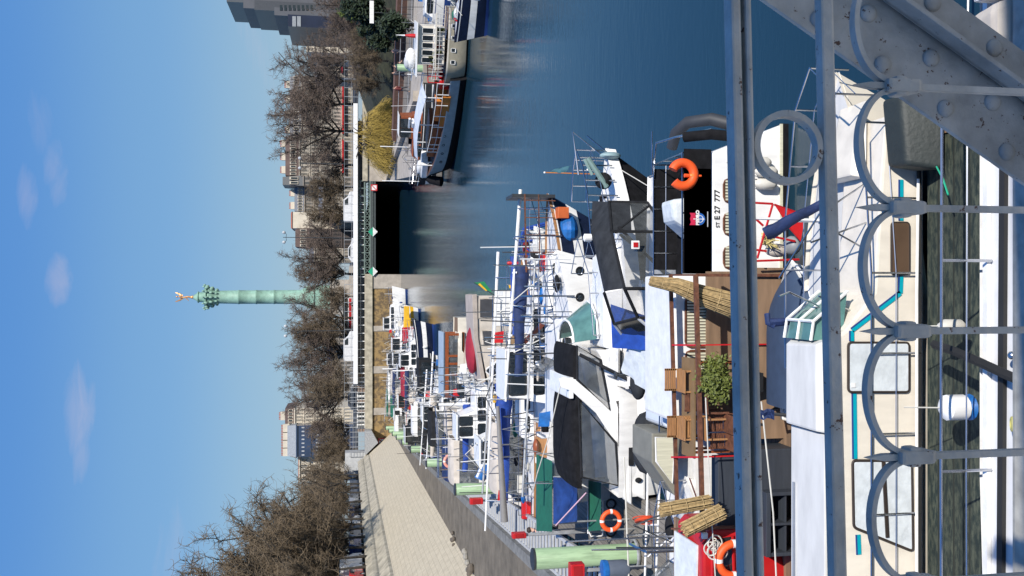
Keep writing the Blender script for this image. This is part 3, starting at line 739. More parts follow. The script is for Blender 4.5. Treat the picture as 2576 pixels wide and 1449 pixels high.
def make_tree(name, label, seed, bark, twig, **kw):
    t = thing(name, label, 'tree', (0, 0, 0)); A, B_ = bare(seed, **kw)
    A.build('trunk', bark, t, fix=False, smooth=True); B_.build('crown', twig, t, fix=False)
    return t
G1 = 'bare trees on the far side of the square'; G2 = 'bare twisted trees along the left street'
pa = make_tree('plane_tree', '', 11, BARKD, TWIG, H=15, trunk=3.2, spread=.8, n1=8, n2=9, n3=8, tr=.024, n4=8)
pb = make_tree('plane_tree', '', 23, BARKD, TWIG, H=14, trunk=2.8, spread=.9, n1=8, n2=9, n3=8, tr=.024, n4=8)
pc = make_tree('plane_tree', '', 37, BARK, TWIG2, H=11, trunk=2.2, spread=.95, n1=8, n2=9, n3=8, n4=9, tr=.028, curl=.35)
wa = make_tree('twisted_willow', '', 5, BARKD, TWIG2, H=16, trunk=3.0, spread=.8, n1=10, n2=11, n3=9, n4=10, curl=.5, tr=.024, r0=.34, up=.5)
wb = make_tree('twisted_willow', '', 9, BARKD, TWIG2, H=15, trunk=2.6, spread=.9, n1=10, n2=11, n3=9, n4=10, curl=.45, tr=.024, r0=.3, up=.5)
def put(src, b_, Y, a_top, label, z0, used={}, rz=None, grp=None, H=None):
    x = P(880, b_, Y=Y).x - (2.6 if grp == G2 else 0); top = P(a_top, b_, Y=Y).z; h = top - z0
    H0 = {pa: 15, pb: 14, pc: 11, wa: 16, wb: 15}[src] * 1.0
    s = h / H0; rz = random.uniform(0, 6.28) if rz is None else rz
    if src.name not in used:
        used[src.name] = 1; o = src; o.location = (x, Y, z0); o.rotation_euler = (0, 0, rz); o.scale = (s, s, s)
    else: o = dup(src, (x, Y, z0), rz, sc=s)
    o['label'] = label; o['group'] = grp; return o
put(pa, 262, 165, 655, 'tallest bare plane tree standing above the long pale facade', FAR, grp=G1)
put(pb, 205, 160, 680, 'spreading bare plane tree left of the cream rendered building', FAR, grp=G1)
put(pa, 330, 170, 662, 'bare plane tree in front of the brown mansard roof', FAR, grp=G1)
put(pb, 150, 150, 745, 'bare tree leaning before the cream rendered building', STL, grp=G1)
put(pb, 415, 180, 760, 'low bare tree before the dark slate roof', FAR, grp=G1)
put(pc, 470, 175, 770, 'small bare tree before the grey stone building with chimneys', FAR, grp=G1)
put(pc, 545, 178, 768, 'small bare tree below the cream gable wall', FAR, grp=G1)
put(pb, 645, 172, 700, 'bare tree just right of the column', FAR, grp=G1)
put(pc, 690, 178, 740, 'bushy bare tree touching the right edge of the column', FAR, grp=G1)
put(pc, 745, 158, 800, 'thin low tree in front of the column pedestal', FAR, grp=G1)
put(pa, 800, 170, 704, 'first bare tree left of the column', FAR, grp=G1)
put(pc, 838, 165, 728, 'dense brown bare tree below the left street lamp', FAR, grp=G1)
put(pb, 885, 168, 690, 'second tall bare tree left of the column', FAR, grp=G1)
put(pa, 940, 165, 694, 'third tall bare tree left of the column, with open twigs', FAR, grp=G1)
put(pb, 1000, 160, 705, 'bare tree beside the white stone building with balconies', FAR, grp=G1)
put(pc, 975, 150, 770, 'low bushy bare tree above the left end of the station', STL, grp=G1)
put(pc, 1075, 165, 778, 'dense brown tree before the blue glass block', STL, grp=G1)
put(pc, 1130, 150, 790, 'dense brown tree under the pale sloping roof', STL, grp=G1)
put(pc, 1185, 140, 770, 'dense brown tree where the left street begins', STL, grp=G2)
put(wb, 1225, 125, 745, 'farthest twisted willow on the left street', STL, grp=G2)
put(wa, 1275, 112, 705, 'third twisted willow from the left edge', STL, grp=G2)
put(wb, 1330, 100, 640, 'second twisted willow from the left edge', STL, grp=G2)
put(wa, 1405, 84, 535, 'large twisted willow near the left edge with curling twigs', STL, grp=G2)
put(wb, 1475, 70, 425, 'nearest and tallest twisted willow at the left edge', STL, grp=G2)
put(wa, 1440, 62, 560, 'twisted willow at the left edge in front of the tallest one', STL, grp=G2)
put(wb, 1365, 92, 600, 'broad twisted willow between the two large ones on the left', STL, grp=G2)
put(pc, 1205, 135, 745, 'dense brown tree hiding the cream building with arched windows', STL, grp=G2)
put(pc, 1160, 142, 762, 'bushy brown tree right above the corner pillar', STL, grp=G2)
put(pc, 1100, 150, 785, 'bushy brown tree before the lower part of the blue glass block', STL, grp=G2)
put(wa, 1300, 98, 655, 'dense twisted willow fourth from the left edge', STL, grp=G2, rz=1.0)
put(wa, 1350, 88, 590, 'dense twisted willow just behind the broad one', STL, grp=G2, rz=2.2)
put(wb, 1400, 78, 500, 'dense high twisted willow right of the tallest one', STL, grp=G2, rz=4.0)
put(wb, 1450, 74, 450, 'second tallest twisted willow behind the one at the left edge', STL, grp=G2, rz=5.0)
put(pc, 1300, 90, 755, 'low dense tree behind the silver and black parked cars', STL, grp=G2)
put(pc, 1380, 82, 720, 'low dense tree above the white van on the left street', STL, grp=G2)
put(pc, 1255, 92, 770, 'low dense tree among the trunks behind the coping', STL, grp=G2)
put(pc, 1340, 86, 735, 'low dense tree behind the parked cars on the left', STL, grp=G2)
put(pc, 1420, 80, 700, 'low dense tree at the very left behind the parked cars', STL, grp=G2)
# thin trunks along the left street
GT = 'young trunks in the row behind the coping'
tt = thing('young_tree', '', 'tree', (0, 0, 0)); A, B_ = bare(61, H=9, trunk=3.5, spread=.5, n1=5, n2=5, n3=4, n4=4, tr=.02, r0=.13)
A.build('trunk', BARKD, tt, fix=False); B_.build('crown', TWIG2, tt, fix=False)
first = True
for i, (b_, Y) in enumerate(((1195, 128), (1218, 118), (1240, 110), (1262, 103), (1288, 96), (1306, 91), (1330, 86), (1352, 82), (1378, 78), (1402, 75), (1428, 72))):
    x = P(880, b_, Y=Y).x
    lab = 'slim bare young tree number %s along the left street coping' % i
    lab = ['slim young tree nearest the corner pillar on the left street', 'slim young tree second from the corner pillar', 'slim young tree third from the corner pillar', 'slim young tree fourth from the corner pillar', 'slim young tree in the middle of the row behind the coping',
           'slim young tree just left of the middle of the row', 'slim young tree beside the parked white van', 'slim young tree fourth from the left edge', 'slim young tree third from the left edge', 'slim young tree second from the left edge', 'slim young tree at the left edge of the row'][i]
    if first: o = tt; o.location = (x, Y, STL); first = False
    else: o = dup(tt, (x, Y, STL), random.uniform(0, 6))
    o['label'] = lab; o['group'] = GT
# yellow weeping willow
wl = thing('weeping_willow', 'yellow weeping willow right of the tunnel mouth', 'tree', (0, 0, 0))
cw = P(950, 345, Y=118); wl.location = (cw.x, 118, 2.0); zt = P(898, 345, Y=118).z
b = MB(); R = random.Random(3); W0 = wl.location
b.tube([W0, W0 + Vector((.2, 0, 1.6)), W0 + Vector((-.1, 0, 3.2))], .35, 8, r2=.22)
tips = []
for k in range(16):
    az = 2 * pi * k / 16; r = R.uniform(1.5, 5.2); e = W0 + Vector((r * cos(az), r * .7 * sin(az), R.uniform(3.8, 5.6) if r < 3.5 else R.uniform(3.2, 4.6)))
    p0 = W0 + Vector((0, 0, R.uniform(2, 3.2))); mid = p0.lerp(e, .5) + Vector((0, 0, .7)); b.tube([p0, mid, e], .12, 5, r2=.04); tips += [e, mid]
b.build('trunk', BARKD, wl, fix=False)
b = MB()
for k in range(1500):
    az = R.uniform(0, 2 * pi); r = 5.9 * sqrt(R.random()); hh = (zt - 2.0) * (1 - (r / 6.6) ** 2 * .62) * R.uniform(.55, 1.02) * (1 + .12 * sin(az * 5 + r))
    p = W0 + Vector((r * cos(az) * .7, r * sin(az) * .6, hh)); L = R.uniform(.45, .98) * hh; pts = [p]
    for i in range(5):
        p = p + Vector((cos(az) * .26 * (1.2 - i * .2) + R.uniform(-.3, .3), sin(az) * .2 * (1.2 - i * .2), -L / 5)); pts.append(p.copy())
    b.tube(pts, .02, 3, r2=.014)
b.build('crown', WILLOW, wl, fix=False)
def leaf_crown(c, rx, ry, rz, n, sz, seed=1):
    R = random.Random(seed); b = MB(); cl = []
    for k in range(26):
        v = Vector((R.gauss(0, 1), R.gauss(0, 1), R.gauss(0, 1))).normalized() * R.uniform(.35, .9); cl.append((v, R.uniform(.18, .36)))
    for k in range(n):
        v, s_ = R.choice(cl); q = v + Vector((R.gauss(0, 1), R.gauss(0, 1), R.gauss(0, 1))) * s_ * .6
        p = Vector(c) + Vector((q.x * rx, q.y * ry, q.z * rz)); u = Vector((R.uniform(-1, 1), R.uniform(-1, 1), R.uniform(-1, 1))).normalized(); w = u.orthogonal().normalized()
        s2 = sz * R.uniform(.6, 1.3); b.add([p - u * s2, p + w * s2 * .5, p + u * s2, p - w * s2 * .5], [(0, 1, 2, 3)])
    return b
def leafy(label, b_, Y, a_top, wpx, z0, m, seed, n=3500, nm='evergreen_tree'):
    x = P(900, b_, Y=Y).x; zt_ = P(a_top, b_, Y=Y).z; h = zt_ - z0; t = thing(nm, label, 'tree', (x, Y, z0))
    w = wpx / 2250 * Y / 2
    MB().tube([(x, Y, z0), (x + .1, Y, z0 + h * .6)], .2, 7, r2=.1).build('trunk', BARKD, t, fix=False)
    leaf_crown((x, Y, z0 + h * .55), w, w, h * .5, n, .22, seed).build('crown', m, t, fix=False)
leafy('dark evergreen tree at the upper right edge above the moored barges', 20, 96, 872, 85, 3.5, EVERG, 1, 5000)
leafy('round dark evergreen bush tree left of the one at the right edge', 72, 104, 905, 70, 4, EVERG, 2, 4000)
leafy('yellow green shrub before the dark tower', 35, 110, 850, 30, 5, EVERG2, 3, 1800, 'shrub')
leafy('low evergreen shrub on the bank beside the white sign', 100, 98, 925, 55, 3.2, EVERG, 4, 2500, 'shrub')
leafy('evergreen hedge shrub behind the barge wheelhouse', 55, 84, 955, 70, 2, EVERG, 6, 2500, 'shrub')
for i, (b_, Y, a, lab) in enumerate(((120, 118, 830, 'dark bare tree behind the garden path under the tower'), (180, 122, 858, 'dark bare tree above the red brown ramp'), (60, 125, 800, 'dark bare tree before the dark blue block of the tower'), (15, 120, 760, 'dark bare tree at the right edge before the tower'))):
    o = put(pb, b_, Y, a, lab, 4.5, grp='bare trees on the right bank')
for (b_, Y, a, lab) in ((95, 106, 880, 'dark bare shrub like tree on the planted bank below the tower'), (205, 112, 885, 'dark bare tree between the willow and the people on the path'), (150, 108, 875, 'dark bare tree on the planted bank above the walking people')):
    put(pc, b_, Y, a, lab, 3.4, grp='bare trees on the right bank')
s_ = P(935, 30, Y=88)
t = thing('name_board', 'small white name board on a post on the right bank', 'sign', (s_.x, 88, 2))
MB().box(s_.x - 1.1, s_.x + 1.1, 88, 88.06, s_.z - .2, s_.z + .2).build('panel', WHITE2, t)
MB().tube([(s_.x, 88.1, 2), (s_.x, 88.1, s_.z + .2)], .04, 6).build('post', DSTEEL, t)
# bank railings on the right
for (lab, a1, b1, a2, b2, z) in (('brown railing along the lower right quay', 0, 0, 0, 0, 1.95),):
    t = thing('quay_railing', lab, 'fence', (30, 88, 1.93)); bb = MB(); p0, p1 = Vector((15.5, 96, 1.93)), Vector((56, 64, 1.93))
    for i in range(61):
        p = p0.lerp(p1, i / 60); MB().tube([p, p + Vector((0, 0, 1.1))], .02, 4).build('post', DSTEEL, t)
    bb = MB()
    for h in (.15, 1.1): bb.bar(p0 + Vector((0, 0, h)), p1 + Vector((0, 0, h)), .05)
    bb.build('rails', LGREY, t)

# ------------------------------------------------------------------ people on the right bank
def skinfig(joints, edges, radii, m, name, parent, lv=1):
    me = bpy.data.meshes.new(name); me.from_pydata([tuple(j) for j in joints], edges, [])
    ob = bpy.data.objects.new('tmp', me); COL.objects.link(ob)
    sk = ob.modifiers.new('s', 'SKIN')
    for i, r in enumerate(radii): me.skin_vertices[0].data[i].radius = (r, r)
    me.skin_vertices[0].data[0].use_root = True
    ob.modifiers.new('u', 'SUBSURF').levels = lv
    bpy.context.view_layer.update()
    m2 = bpy.data.meshes.new_from_object(ob.evaluated_get(bpy.context.evaluated_depsgraph_get())); bpy.data.objects.remove(ob)
    m2.materials.clear(); m2.materials.append(m); m2.polygons.foreach_set('use_smooth', [True] * len(m2.polygons))
    o = bpy.data.objects.new(name, m2); COL.objects.link(o); o.parent = parent; return o
def person(label, loc, rz, coat, legs, stride=.22, group='people walking on the right bank'):
    t = thing('person', label, 'person', (0, 0, 0), group); s = stride
    J = [(0, 0, .95), (0, 0, 1.2), (0, 0, 1.42), (0, 0, 1.52), (0, .01, 1.64), (0, 0, 1.74), (.17, 0, 1.4), (.22, -.05, 1.15), (.2, .12, .93), (-.17, 0, 1.4), (-.22, .05, 1.15), (-.2, -.02, .9), (.09, 0, .9), (.1, s * .5, .5), (.1, s, .08), (.1, s + .14, .04), (-.09, 0, .9), (-.1, -s * .4, .5), (-.1, -s, .1), (-.1, -s + .13, .04)]
    E = [(0, 1), (1, 2), (2, 3), (3, 4), (4, 5), (2, 6), (6, 7), (7, 8), (2, 9), (9, 10), (10, 11), (0, 12), (12, 13), (13, 14), (14, 15), (0, 16), (16, 17), (17, 18), (18, 19)]
    Rr = [.15, .15, .15, .055, .095, .07, .07, .05, .04, .07, .05, .04, .09, .065, .045, .035, .09, .065, .045, .035]
    skinfig(J, E, Rr, SKIN, 'body', t)
    MB().lathe([(.17, 0), (.185, .2), (.19, .45), (.16, .6), (.07, .66)], (0, 0, .85), 12).build('coat', coat, t, smooth=True)
    for sg in (-1, 1):
        MB().tube([(.17 * sg, 0, 1.4), (.235 * sg, -.05 * sg, 1.15), (.21 * sg, .1 * (sg > 0), .97)], .07, 8, r2=.055).build('sleeve', coat, t, smooth=True)
        MB().tube([(.09 * sg, 0, .92), (.1 * sg, s * .5 * sg, .5), (.1 * sg, s * sg, .1)], .11, 8, r2=.065).build('trouser_leg', legs, t, smooth=True)
    MB().ell((0, -.015, 1.70), (.095, .11, .09), 10, 8).build('hair', HAIRM, t, smooth=True)
    t.location = loc; t.rotation_euler = (0, 0, rz); return t
C_BLK = mat('black coat', (.02, .02, .022), .8); C_NAVY = mat('navy coat', (.02, .025, .05), .8); C_RED = mat('dull red coat', (.16, .03, .03), .8); C_TEAL = mat('teal coat', (.02, .09, .08), .8); C_GR = mat('grey trousers', (.07, .07, .08), .8)
for (b_, Y, lab, coat, rz) in ((166, 92, 'person in a dark teal coat walking above the barge with the white awning', C_TEAL, .8), (157, 82, 'person in black nearest the quay railing', C_BLK, 2.4), (184, 95, 'person in a grey and brown coat behind the one in teal', C_GR, -1), (222, 92, 'person in a dull red coat walking with a dog lead', C_RED, 2.2), (128, 98, 'person in navy standing far up the path', C_NAVY, .3)):
    x = P(980, b_, Y=Y).x; person(lab.replace(' with a dog lead', ' near the willow'), (x, Y, 1.93), rz, coat, C_GR if coat is not C_GR else C_NAVY)

# ------------------------------------------------------------------ parked vehicles beyond the coping
def car(label, loc, rz, paint, van=False, group='vehicles parked and driving on the street level'):
    t = thing('parked_van' if van else 'parked_car', label, 'van' if van else 'car', (0, 0, 0), group)
    L, Wd, H = (5.2, 1.95, 2.2) if van else (4.2, 1.72, 1.45)
    if van: pr = [(-2.6, .35), (-2.6, 2.1), (-2.45, 2.2), (1.1, 2.2), (1.75, 1.45), (2.5, 1.15), (2.6, .35)]
    else: pr = [(-2.1, .3), (-2.1, .85), (-1.75, 1.0), (-1.3, 1.42), (.35, 1.45), (1.05, .98), (2.0, .82), (2.1, .3)]
    b = MB(); b.prism([(x, -Wd / 2, z) for x, z in pr], (0, Wd, 0)); b.build('body', paint, t, bevel=.07)
    gl = [(-1.2, 1.02), (-.95, 1.34), (.3, 1.36), (.82, 1.0)] if not van else [(.2, 1.4), (.2, 2.0), (1.0, 2.0), (1.5, 1.4)]
    for sg in (-1, 1): MB().prism([(x, sg * (Wd / 2 + .006), z) for x, z in gl], (0, -sg * .01, 0)).build('side_window', GLASS, t)
    for wx in (-L * .31, L * .32):
        for sg in (-1, 1):
            w = MB().torus((wx, sg * (Wd / 2 - .08), .33), .22, .11, n=16, k=6).build('wheel', RUBBER, t, smooth=True)
            MB().lathe([(.16, 0), (.16, .02)], (0, 0, 0), 10)
            MB().torus((wx, sg * (Wd / 2 - .04), .33), .09, .07, n=10, k=5).build('rim', GALV, w)
    for sg in (-1, 1): MB().ell((L / 2 - .03, sg * .6, .68 if not van else .9), (.05, .16, .09), 8, 6).build('headlight', GLASS if False else WHITE, t)
    t.location = loc; t.rotation_euler = (0, 0, rz); return t
P_W = mat('white car paint', (.7, .7, .7), .25); P_K = mat('black car paint', (.02, .02, .025), .2); P_S = mat('silver car paint', (.35, .36, .38), .3, metal=.5); P_B = mat('blue car paint', (.03, .05, .15), .25); P_R = mat('red car paint', (.4, .02, .02), .25)
for (b_, Y, pt, van, lab) in ((1165, 148, P_W, True, 'white van parked beside the corner pillar'), (1235, 112, P_S, False, 'silver car among the slim trunks nearest the corner'), (1252, 107, P_K, False, 'black car behind the silver one on the left street'), (1290, 95, P_W, False, 'white car in the middle of the row behind the coping'),
                              (1322, 88, P_S, False, 'silver car left of the white one behind the coping'), (1345, 84, P_B, False, 'dark blue car with a white roofed neighbour on the left'), (1392, 76, P_W, True, 'white van at the left part of the coping street'), (1415, 73, P_R, False, 'red car beside the white van on the left street'), (1440, 71, P_K, False, 'black car at the left edge behind the coping')):
    x = P(890, b_, Y=Y).x; o = car(lab.replace(' with a white roofed neighbour on the left', ' between silver car and white van'), (x - 1.5, Y, STL), pi / 2 + .08, pt, van)
for (b_, Y, pt, van, lab) in ((520, 158, P_W, True, 'white van driving behind the station roof right of the column'), (630, 158, P_W, False, 'white car behind the parapet near the column'), (870, 158, P_W, True, 'white van behind the parapet left of the column'), (1000, 156, P_S, False, 'silver car behind the tall railing at the left')):
    x = P(880, b_, Y=Y).x; car(lab, (x, Y, FAR - .2), .02, pt, van)
x = P(880, 800, Y=170).x
t = thing('bus', 'long white bus with a red band behind the parapet left of the column', 'bus', (x, 170, FAR))
MB().box(x - 3.8, x + 3.8, 170, 172.5, FAR + .4, FAR + 2.9).build('body', P_W, t, bevel=.15); MB().box(x - 3.6, x + 3.6, 169.97, 169.99, FAR + 1.3, FAR + 2.2).build('windows', GLASS, t); MB().box(x - 3.7, x + 3.7, 169.96, 169.99, FAR + .6, FAR + 1.1).build('red_band', RED, t)
for wx in (-2.6, 2.6): MB().torus((x + wx, 170, FAR + .45), .3, .14, n=14, k=6).build('wheel', RUBBER, t)
# ------------------------------------------------------------------ boat building helpers (bow towards +x unless d = -1)
def Q(a, b, Y): return P(a, b, Y=Y)
def hull(t, x0, x1, yc, w, fb, m, m2=None, deck=WHITE, d=1, stern=.82, sheer=.22, rake=.5, boot=RUBBER, trim=None, full=.5, z0=0.0, deckdrop=.06, bootk=5, bowboot=9):
    L = x1 - x0; b = MB(); n = 14; rows = []; dl, dr = [], []
    lev = [(1, 1), (.93, .995), (.90, .99), (.62, .96), (.40, .92), (.10, .84), (-.12, .72), (-.45, .3)]
    for i in range(n + 1):
        s = i / n; q = max(0, (s - full) / (1 - full)); hw = w / 2 * (stern + (1 - stern) * min(1, s / .35)) * max(.015, 1 - q ** 2.3)
        f = fb * (1 + sheer * s * s); row = []
        for sg in (-1, 1):
            pts = []
            for (lz, lw) in lev:
                xx = x0 + L * s - (rake * (1 - max(lz, -.3)) * s ** 4); narrow = lw ** (1 + 2.2 * q)
                if d < 0: xx = x0 + x1 - xx
                pts.append((xx, yc + sg * hw * narrow, z0 + (f * lz if lz > 0 else lz)))
            row += pts if sg < 0 else pts[::-1]
        rows.append(row)
        xx = x0 + L * s; xx = xx if d > 0 else x0 + x1 - xx
        dl.append((xx, yc - hw * .97, z0 + f - deckdrop)); dr.append((xx, yc + hw * .97, z0 + f - deckdrop))
    K = len(lev)
    def mi(i, j):
        k = j if j < K else 2 * K - 2 - j
        if j == K - 1: return 3
        return 2 if k <= 0 else (1 if k in (1, 3) and m2 else (3 if (k >= bootk or i / n > bowboot) else 0))
    b.grid(rows, m=mi); b.F.append(tuple(range(2 * K))); b.M.append(0)
    if bootk == 4: b.M[-1] = 3
    o = b.build('hull', [m, m2 or m, trim or m, boot], t, smooth=True)
    b = MB(); b.grid([[l, r] for l, r in zip(dl, dr)]); b.build('deck', deck, t)
    return o
def pane(t, pts, th=.03, glass=GLASS, frame=RUBBER, fw=.025, name='window'):
    """window: polygon pane with a raised frame around; pts on a near-vertical plane facing the camera"""
    pts = [Vector(p) for p in pts]; n_ = (pts[1] - pts[0]).cross(pts[2] - pts[1]).normalized()
    if n_.y > 0: n_ = -n_
    o = MB().prism([p + n_ * .004 for p in pts], n_ * th).build(name, glass, t)
    MB().tube([p + n_ * (th * .8) for p in pts], fw, 5, closed=True).build('frame', frame, o)
    return o
def rwin(t, x0, x1, z0, z1, y, glass=GLASS, frame=RUBBER, fw=.025, r=.06, name='window', sl=0.0):
    pts = []
    for (cx, cz_, a0) in ((x1 - r, z1 - r, 0), (x0 + r, z1 - r, 90), (x0 + r, z0 + r, 180), (x1 - r, z0 + r, 270)):
        for k in range(3):
            a = radians(a0 + 45 * k); X, Z_ = cx + r * cos(a), cz_ + r * sin(a); pts.append((X + sl * (Z_ - z0), y, Z_))
    return pane(t, pts, glass=glass, frame=frame, fw=fw, name=name)
def rail(t, pts, h=.6, n=5, m=STEEL, r=.014, mid=True, name='guard_rail'):
    b = MB(); pts = [Vector(p) for p in pts]; up = Vector((0, 0, h))
    b.tube([p + up for p in pts], r, 5)
    if mid: b.tube([p + up * .5 for p in pts], r * .6, 4)
    tot = sum((pts[i + 1] - pts[i]).length for i in range(len(pts) - 1)); acc = 0
    for i in range(len(pts) - 1):
        k = max(1, round(n * (pts[i + 1] - pts[i]).length / tot))
        for j in range(k + (i == len(pts) - 2)):
            p = pts[i].lerp(pts[i + 1], j / k); b.tube([p, p + up], r, 4)
    return b.build(name, m, t)
def cabin(t, x0, x1, y0, y1, z0, z1, m=WHITE, ins=.15, fr=.4, rr=.1, name='cabin', roofm=None, ov=.05):
    MB().hexa([(x0, y0, z0), (x1, y0, z0), (x1, y1, z0), (x0, y1, z0)], [(x0 + rr, y0 + ins, z1), (x1 - fr, y0 + ins, z1), (x1 - fr, y1 - ins, z1), (x0 + rr, y1 - ins, z1)]).build(name, m, t, bevel=.05)
    if roofm: MB().box(x0 + rr - ov, x1 - fr + ov, y0 + ins - ov, y1 - ins + ov, z1 - .01, z1 + .05).build('roof', roofm, t, bevel=.02)
def cover(t, p, q, r, m, name='sail_cover', sag=.06, seed=1):
    R = random.Random(seed); p, q = Vector(p), Vector(q); b = MB(); rows = []; n = 12
    for i in range(n + 1):
        s = i / n; c = p.lerp(q, s) - Vector((0, 0, sag * sin(pi * s * 3) * .3)); rr = r * (1.15 - .5 * s) * (1 + R.uniform(-.12, .12)); d = (q - p).normalized(); a = d.cross(Vector((0, 0, 1))).normalized(); u = a.cross(d)
        rows.append([c + a * rr * .8 * cos(2 * pi * j / 9) + u * rr * 1.2 * sin(2 * pi * j / 9) * (1 + R.uniform(-.1, .1)) for j in range(9)])
    b.grid(rows, closed=True); b.F.append(tuple(range(9))); b.M.append(0); o = len(b.V) - 9; b.F.append(tuple(o + j for j in reversed(range(9)))); b.M.append(0)
    return b.build(name, m, t, smooth=True)
def fender(label, p, r=.12, L=.45, m=None, horiz=False, group=None):
    c = Vector(p); t = thing('fender', label, 'fender', c, group); b = MB()
    prof = [(.02, -L * .55), (r * .5, -L * .5), (r, -L * .32), (r, L * .32), (r * .5, L * .5), (.03, L * .56)]
    if horiz:
        b2 = MB().lathe(prof, (0, 0, 0), 12); b2.V = [(c.x + z, c.y + y, c.z + x) for x, y, z in b2.V]; b = b2
    else: b.lathe(prof, c, 12)
    b.build('body', m or mat('off white fender', (.66, .63, .56), .5, var=.12), t, smooth=True)
    MB().tube([c + Vector((0, 0, L * .5)), c + Vector((0, .12, L * .5 + .4))], .008, 4).build('rope', ROPE, t)
    return t
def lifebuoy(label, c, R, ax=(0, 1, 0), m=ORANGE, grp=None):
    t = thing('lifebuoy', label, 'lifebuoy', c, grp)
    MB().torus(c, R, R * .26, ax=ax, n=30, k=10).build('ring', m, t, smooth=True)
    for k in range(4):
        b = MB(); b.torus(c, R, R * .275, ax=ax, n=3, k=10, a0=k * pi / 2 - .12, a1=k * pi / 2 + .12); b.build('white_band', WHITE, t, smooth=True)
    return t
def pennant(label, p, h, L, m, ang=.2, sag=.5, seed=1, polem=None):
    p = Vector(p); t = thing('flag', label, 'flag', p)
    MB().tube([p, p + Vector((0, 0, h))], .018, 5).build('pole', polem or DSTEEL, t)
    rows = []
    for i in range(8):
        s = i / 7; rows.append([p + Vector((L * s, .06 * sin(s * 7), h * .95 - sag * s * (1 - k / 5 * .2) - (h * .42) * (k / 5) * (1 - .6 * s))) for k in range(6)])
    MB().grid(rows).build('cloth', m, t, smooth=True, fix=False); return t
def moor(label, pts, r=.012, m=ROPE):
    return tag(MB().tube(pts, r, 5, r2=r).build('mooring_line', m), label, 'rope')
def spar(t, p, q, r, m=WHITE, name='mast', r2=None):
    b = MB().tube([p, q], r, 8, r2=r2 or r * .8); p, q = Vector(p), Vector(q)
    for k in (.3, .6): c = p.lerp(q, k); b.box(c.x - .03, c.x + .03, c.y - .35, c.y + .35, c.z - .015, c.z + .015)
    return b.build(name, m, t, smooth=True)
def clutter(t, x0, x1, y0, y1, z, n, seed):
    """deck gear: hatches, winches, vents, coiled lines, each a part"""
    R = random.Random(seed)
    for k in range(n):
        x, y = R.uniform(x0, x1), R.uniform(y0, y1); c = R.choice((WHITE2, DGREY, GLASS, RED, BRBLUE, WOODL, ROPE, YELLOW, LGREY, LGREY, WHITE, CANVAS, BLACK))
        kd = R.randint(0, 4); s = R.uniform(.12, .3)
        if kd == 0: MB().box(x - s, x + s, y - s * .8, y + s * .8, z - .02, z + .09).build('deck_hatch', c, t, bevel=.02)
        elif kd == 1: MB().lathe([(.09, 0), (.07, .1), (.1, .14), (.1, .2)], (x, y, z - .02), 10).build('winch', STEEL, t, smooth=True)
        elif kd == 2: MB().tube([(x, y, z - .05), (x, y, z + .22), (x + .06, y, z + .3), (x + .14, y, z + .3)], .06, 8, r2=.1).build('vent_cowl', c, t, smooth=True)
        elif kd == 3:
            b = MB()
            for q in range(3): b.torus((x, y, z + .03 + q * .03), .14 + .02 * q, .016, ax=(.1, .1, 1), n=12, k=4)
            b.build('coiled_line', ROPE if R.random() < .6 else BRBLUE, t)
        else: MB().box(x - s * 1.3, x + s * 1.3, y - s * .5, y + s * .5, z - .02, z + s * 1.3).build('locker', c, t, bevel=.03)

def gear(t, x0, x1, yc, w, fb, seed):
    '''aerials, staffs, hanging fenders, bundles, lines'''
    R = random.Random(seed * 7 + 1)
    for k in range(R.randint(2, 4)):
        x, y = R.uniform(x0, x1), yc + R.uniform(-.4, .4) * w; h = R.uniform(1.0, 2.3)
        MB().tube([(x, y, fb), (x + R.uniform(-.15, .15), y, fb + h + .4)], .018, 4).build('aerial', R.choice((WHITE, STEEL, STEEL, DSTEEL)), t)
    for k in range(R.randint(2, 4)):
        x = R.uniform(x0 + .5, x1 - 1.2); y = yc - w * .5 - .05
        MB().lathe([(.02, 0), (.09, .08), (.10, .3), (.06, .42), (.02, .46)], (x, y, fb * R.uniform(.25, .5)), 8).build('hung_fender', R.choice((WHITE2, DKBLUE, RUBBER, WHITE2)), t, smooth=True)
    a, b_ = R.uniform(x0, x1), R.uniform(x0, x1); MB().tube([(a, yc - w * .4, fb + .05), ((a + b_) / 2, yc, fb + R.uniform(1.3, 2.0)), (b_, yc + w * .4, fb + .05)], .02, 4).build('stay', R.choice((ROPE, DSTEEL)), t)
    for k in range(2):
        x, y = R.uniform(x0 + .4, x1 - .8), yc + R.uniform(-.35, .35) * w; m = R.choice((BRBLUE, RED, NAVY, CHAR, WHITE2, GREENCL, CHAR, CANVAS, WOODM, CURTAIN)); s = R.uniform(.10, .2)
        MB().ell((x, y, fb + .3 + s * .3), (s * 1.7, s, s * .6), 8, 6).build('stowed_bundle', m, t, smooth=True)
    x = R.uniform(x0 + .5, x1 - .5); b = MB()
    for q in (-1, 1): b.tube([(x, yc + q * w * .35, fb), (x, yc + q * w * .33, fb + 1.25), (x, yc, fb + 1.4)], .025, 5)
    b.build('gantry', STEEL, t)
    if R.random() < .4:
        x = R.uniform(x0, x1 - .4); z = fb + R.uniform(.5, 1.1); MB().add([(x, yc, z), (x + .45, yc + .1, z - .05), (x + .4, yc + .05, z + .3), (x, yc, z + .35)], [(0, 1, 2, 3)]).build('ensign', R.choice((RED, BRBLUE, WHITE, RED)), t, fix=False)
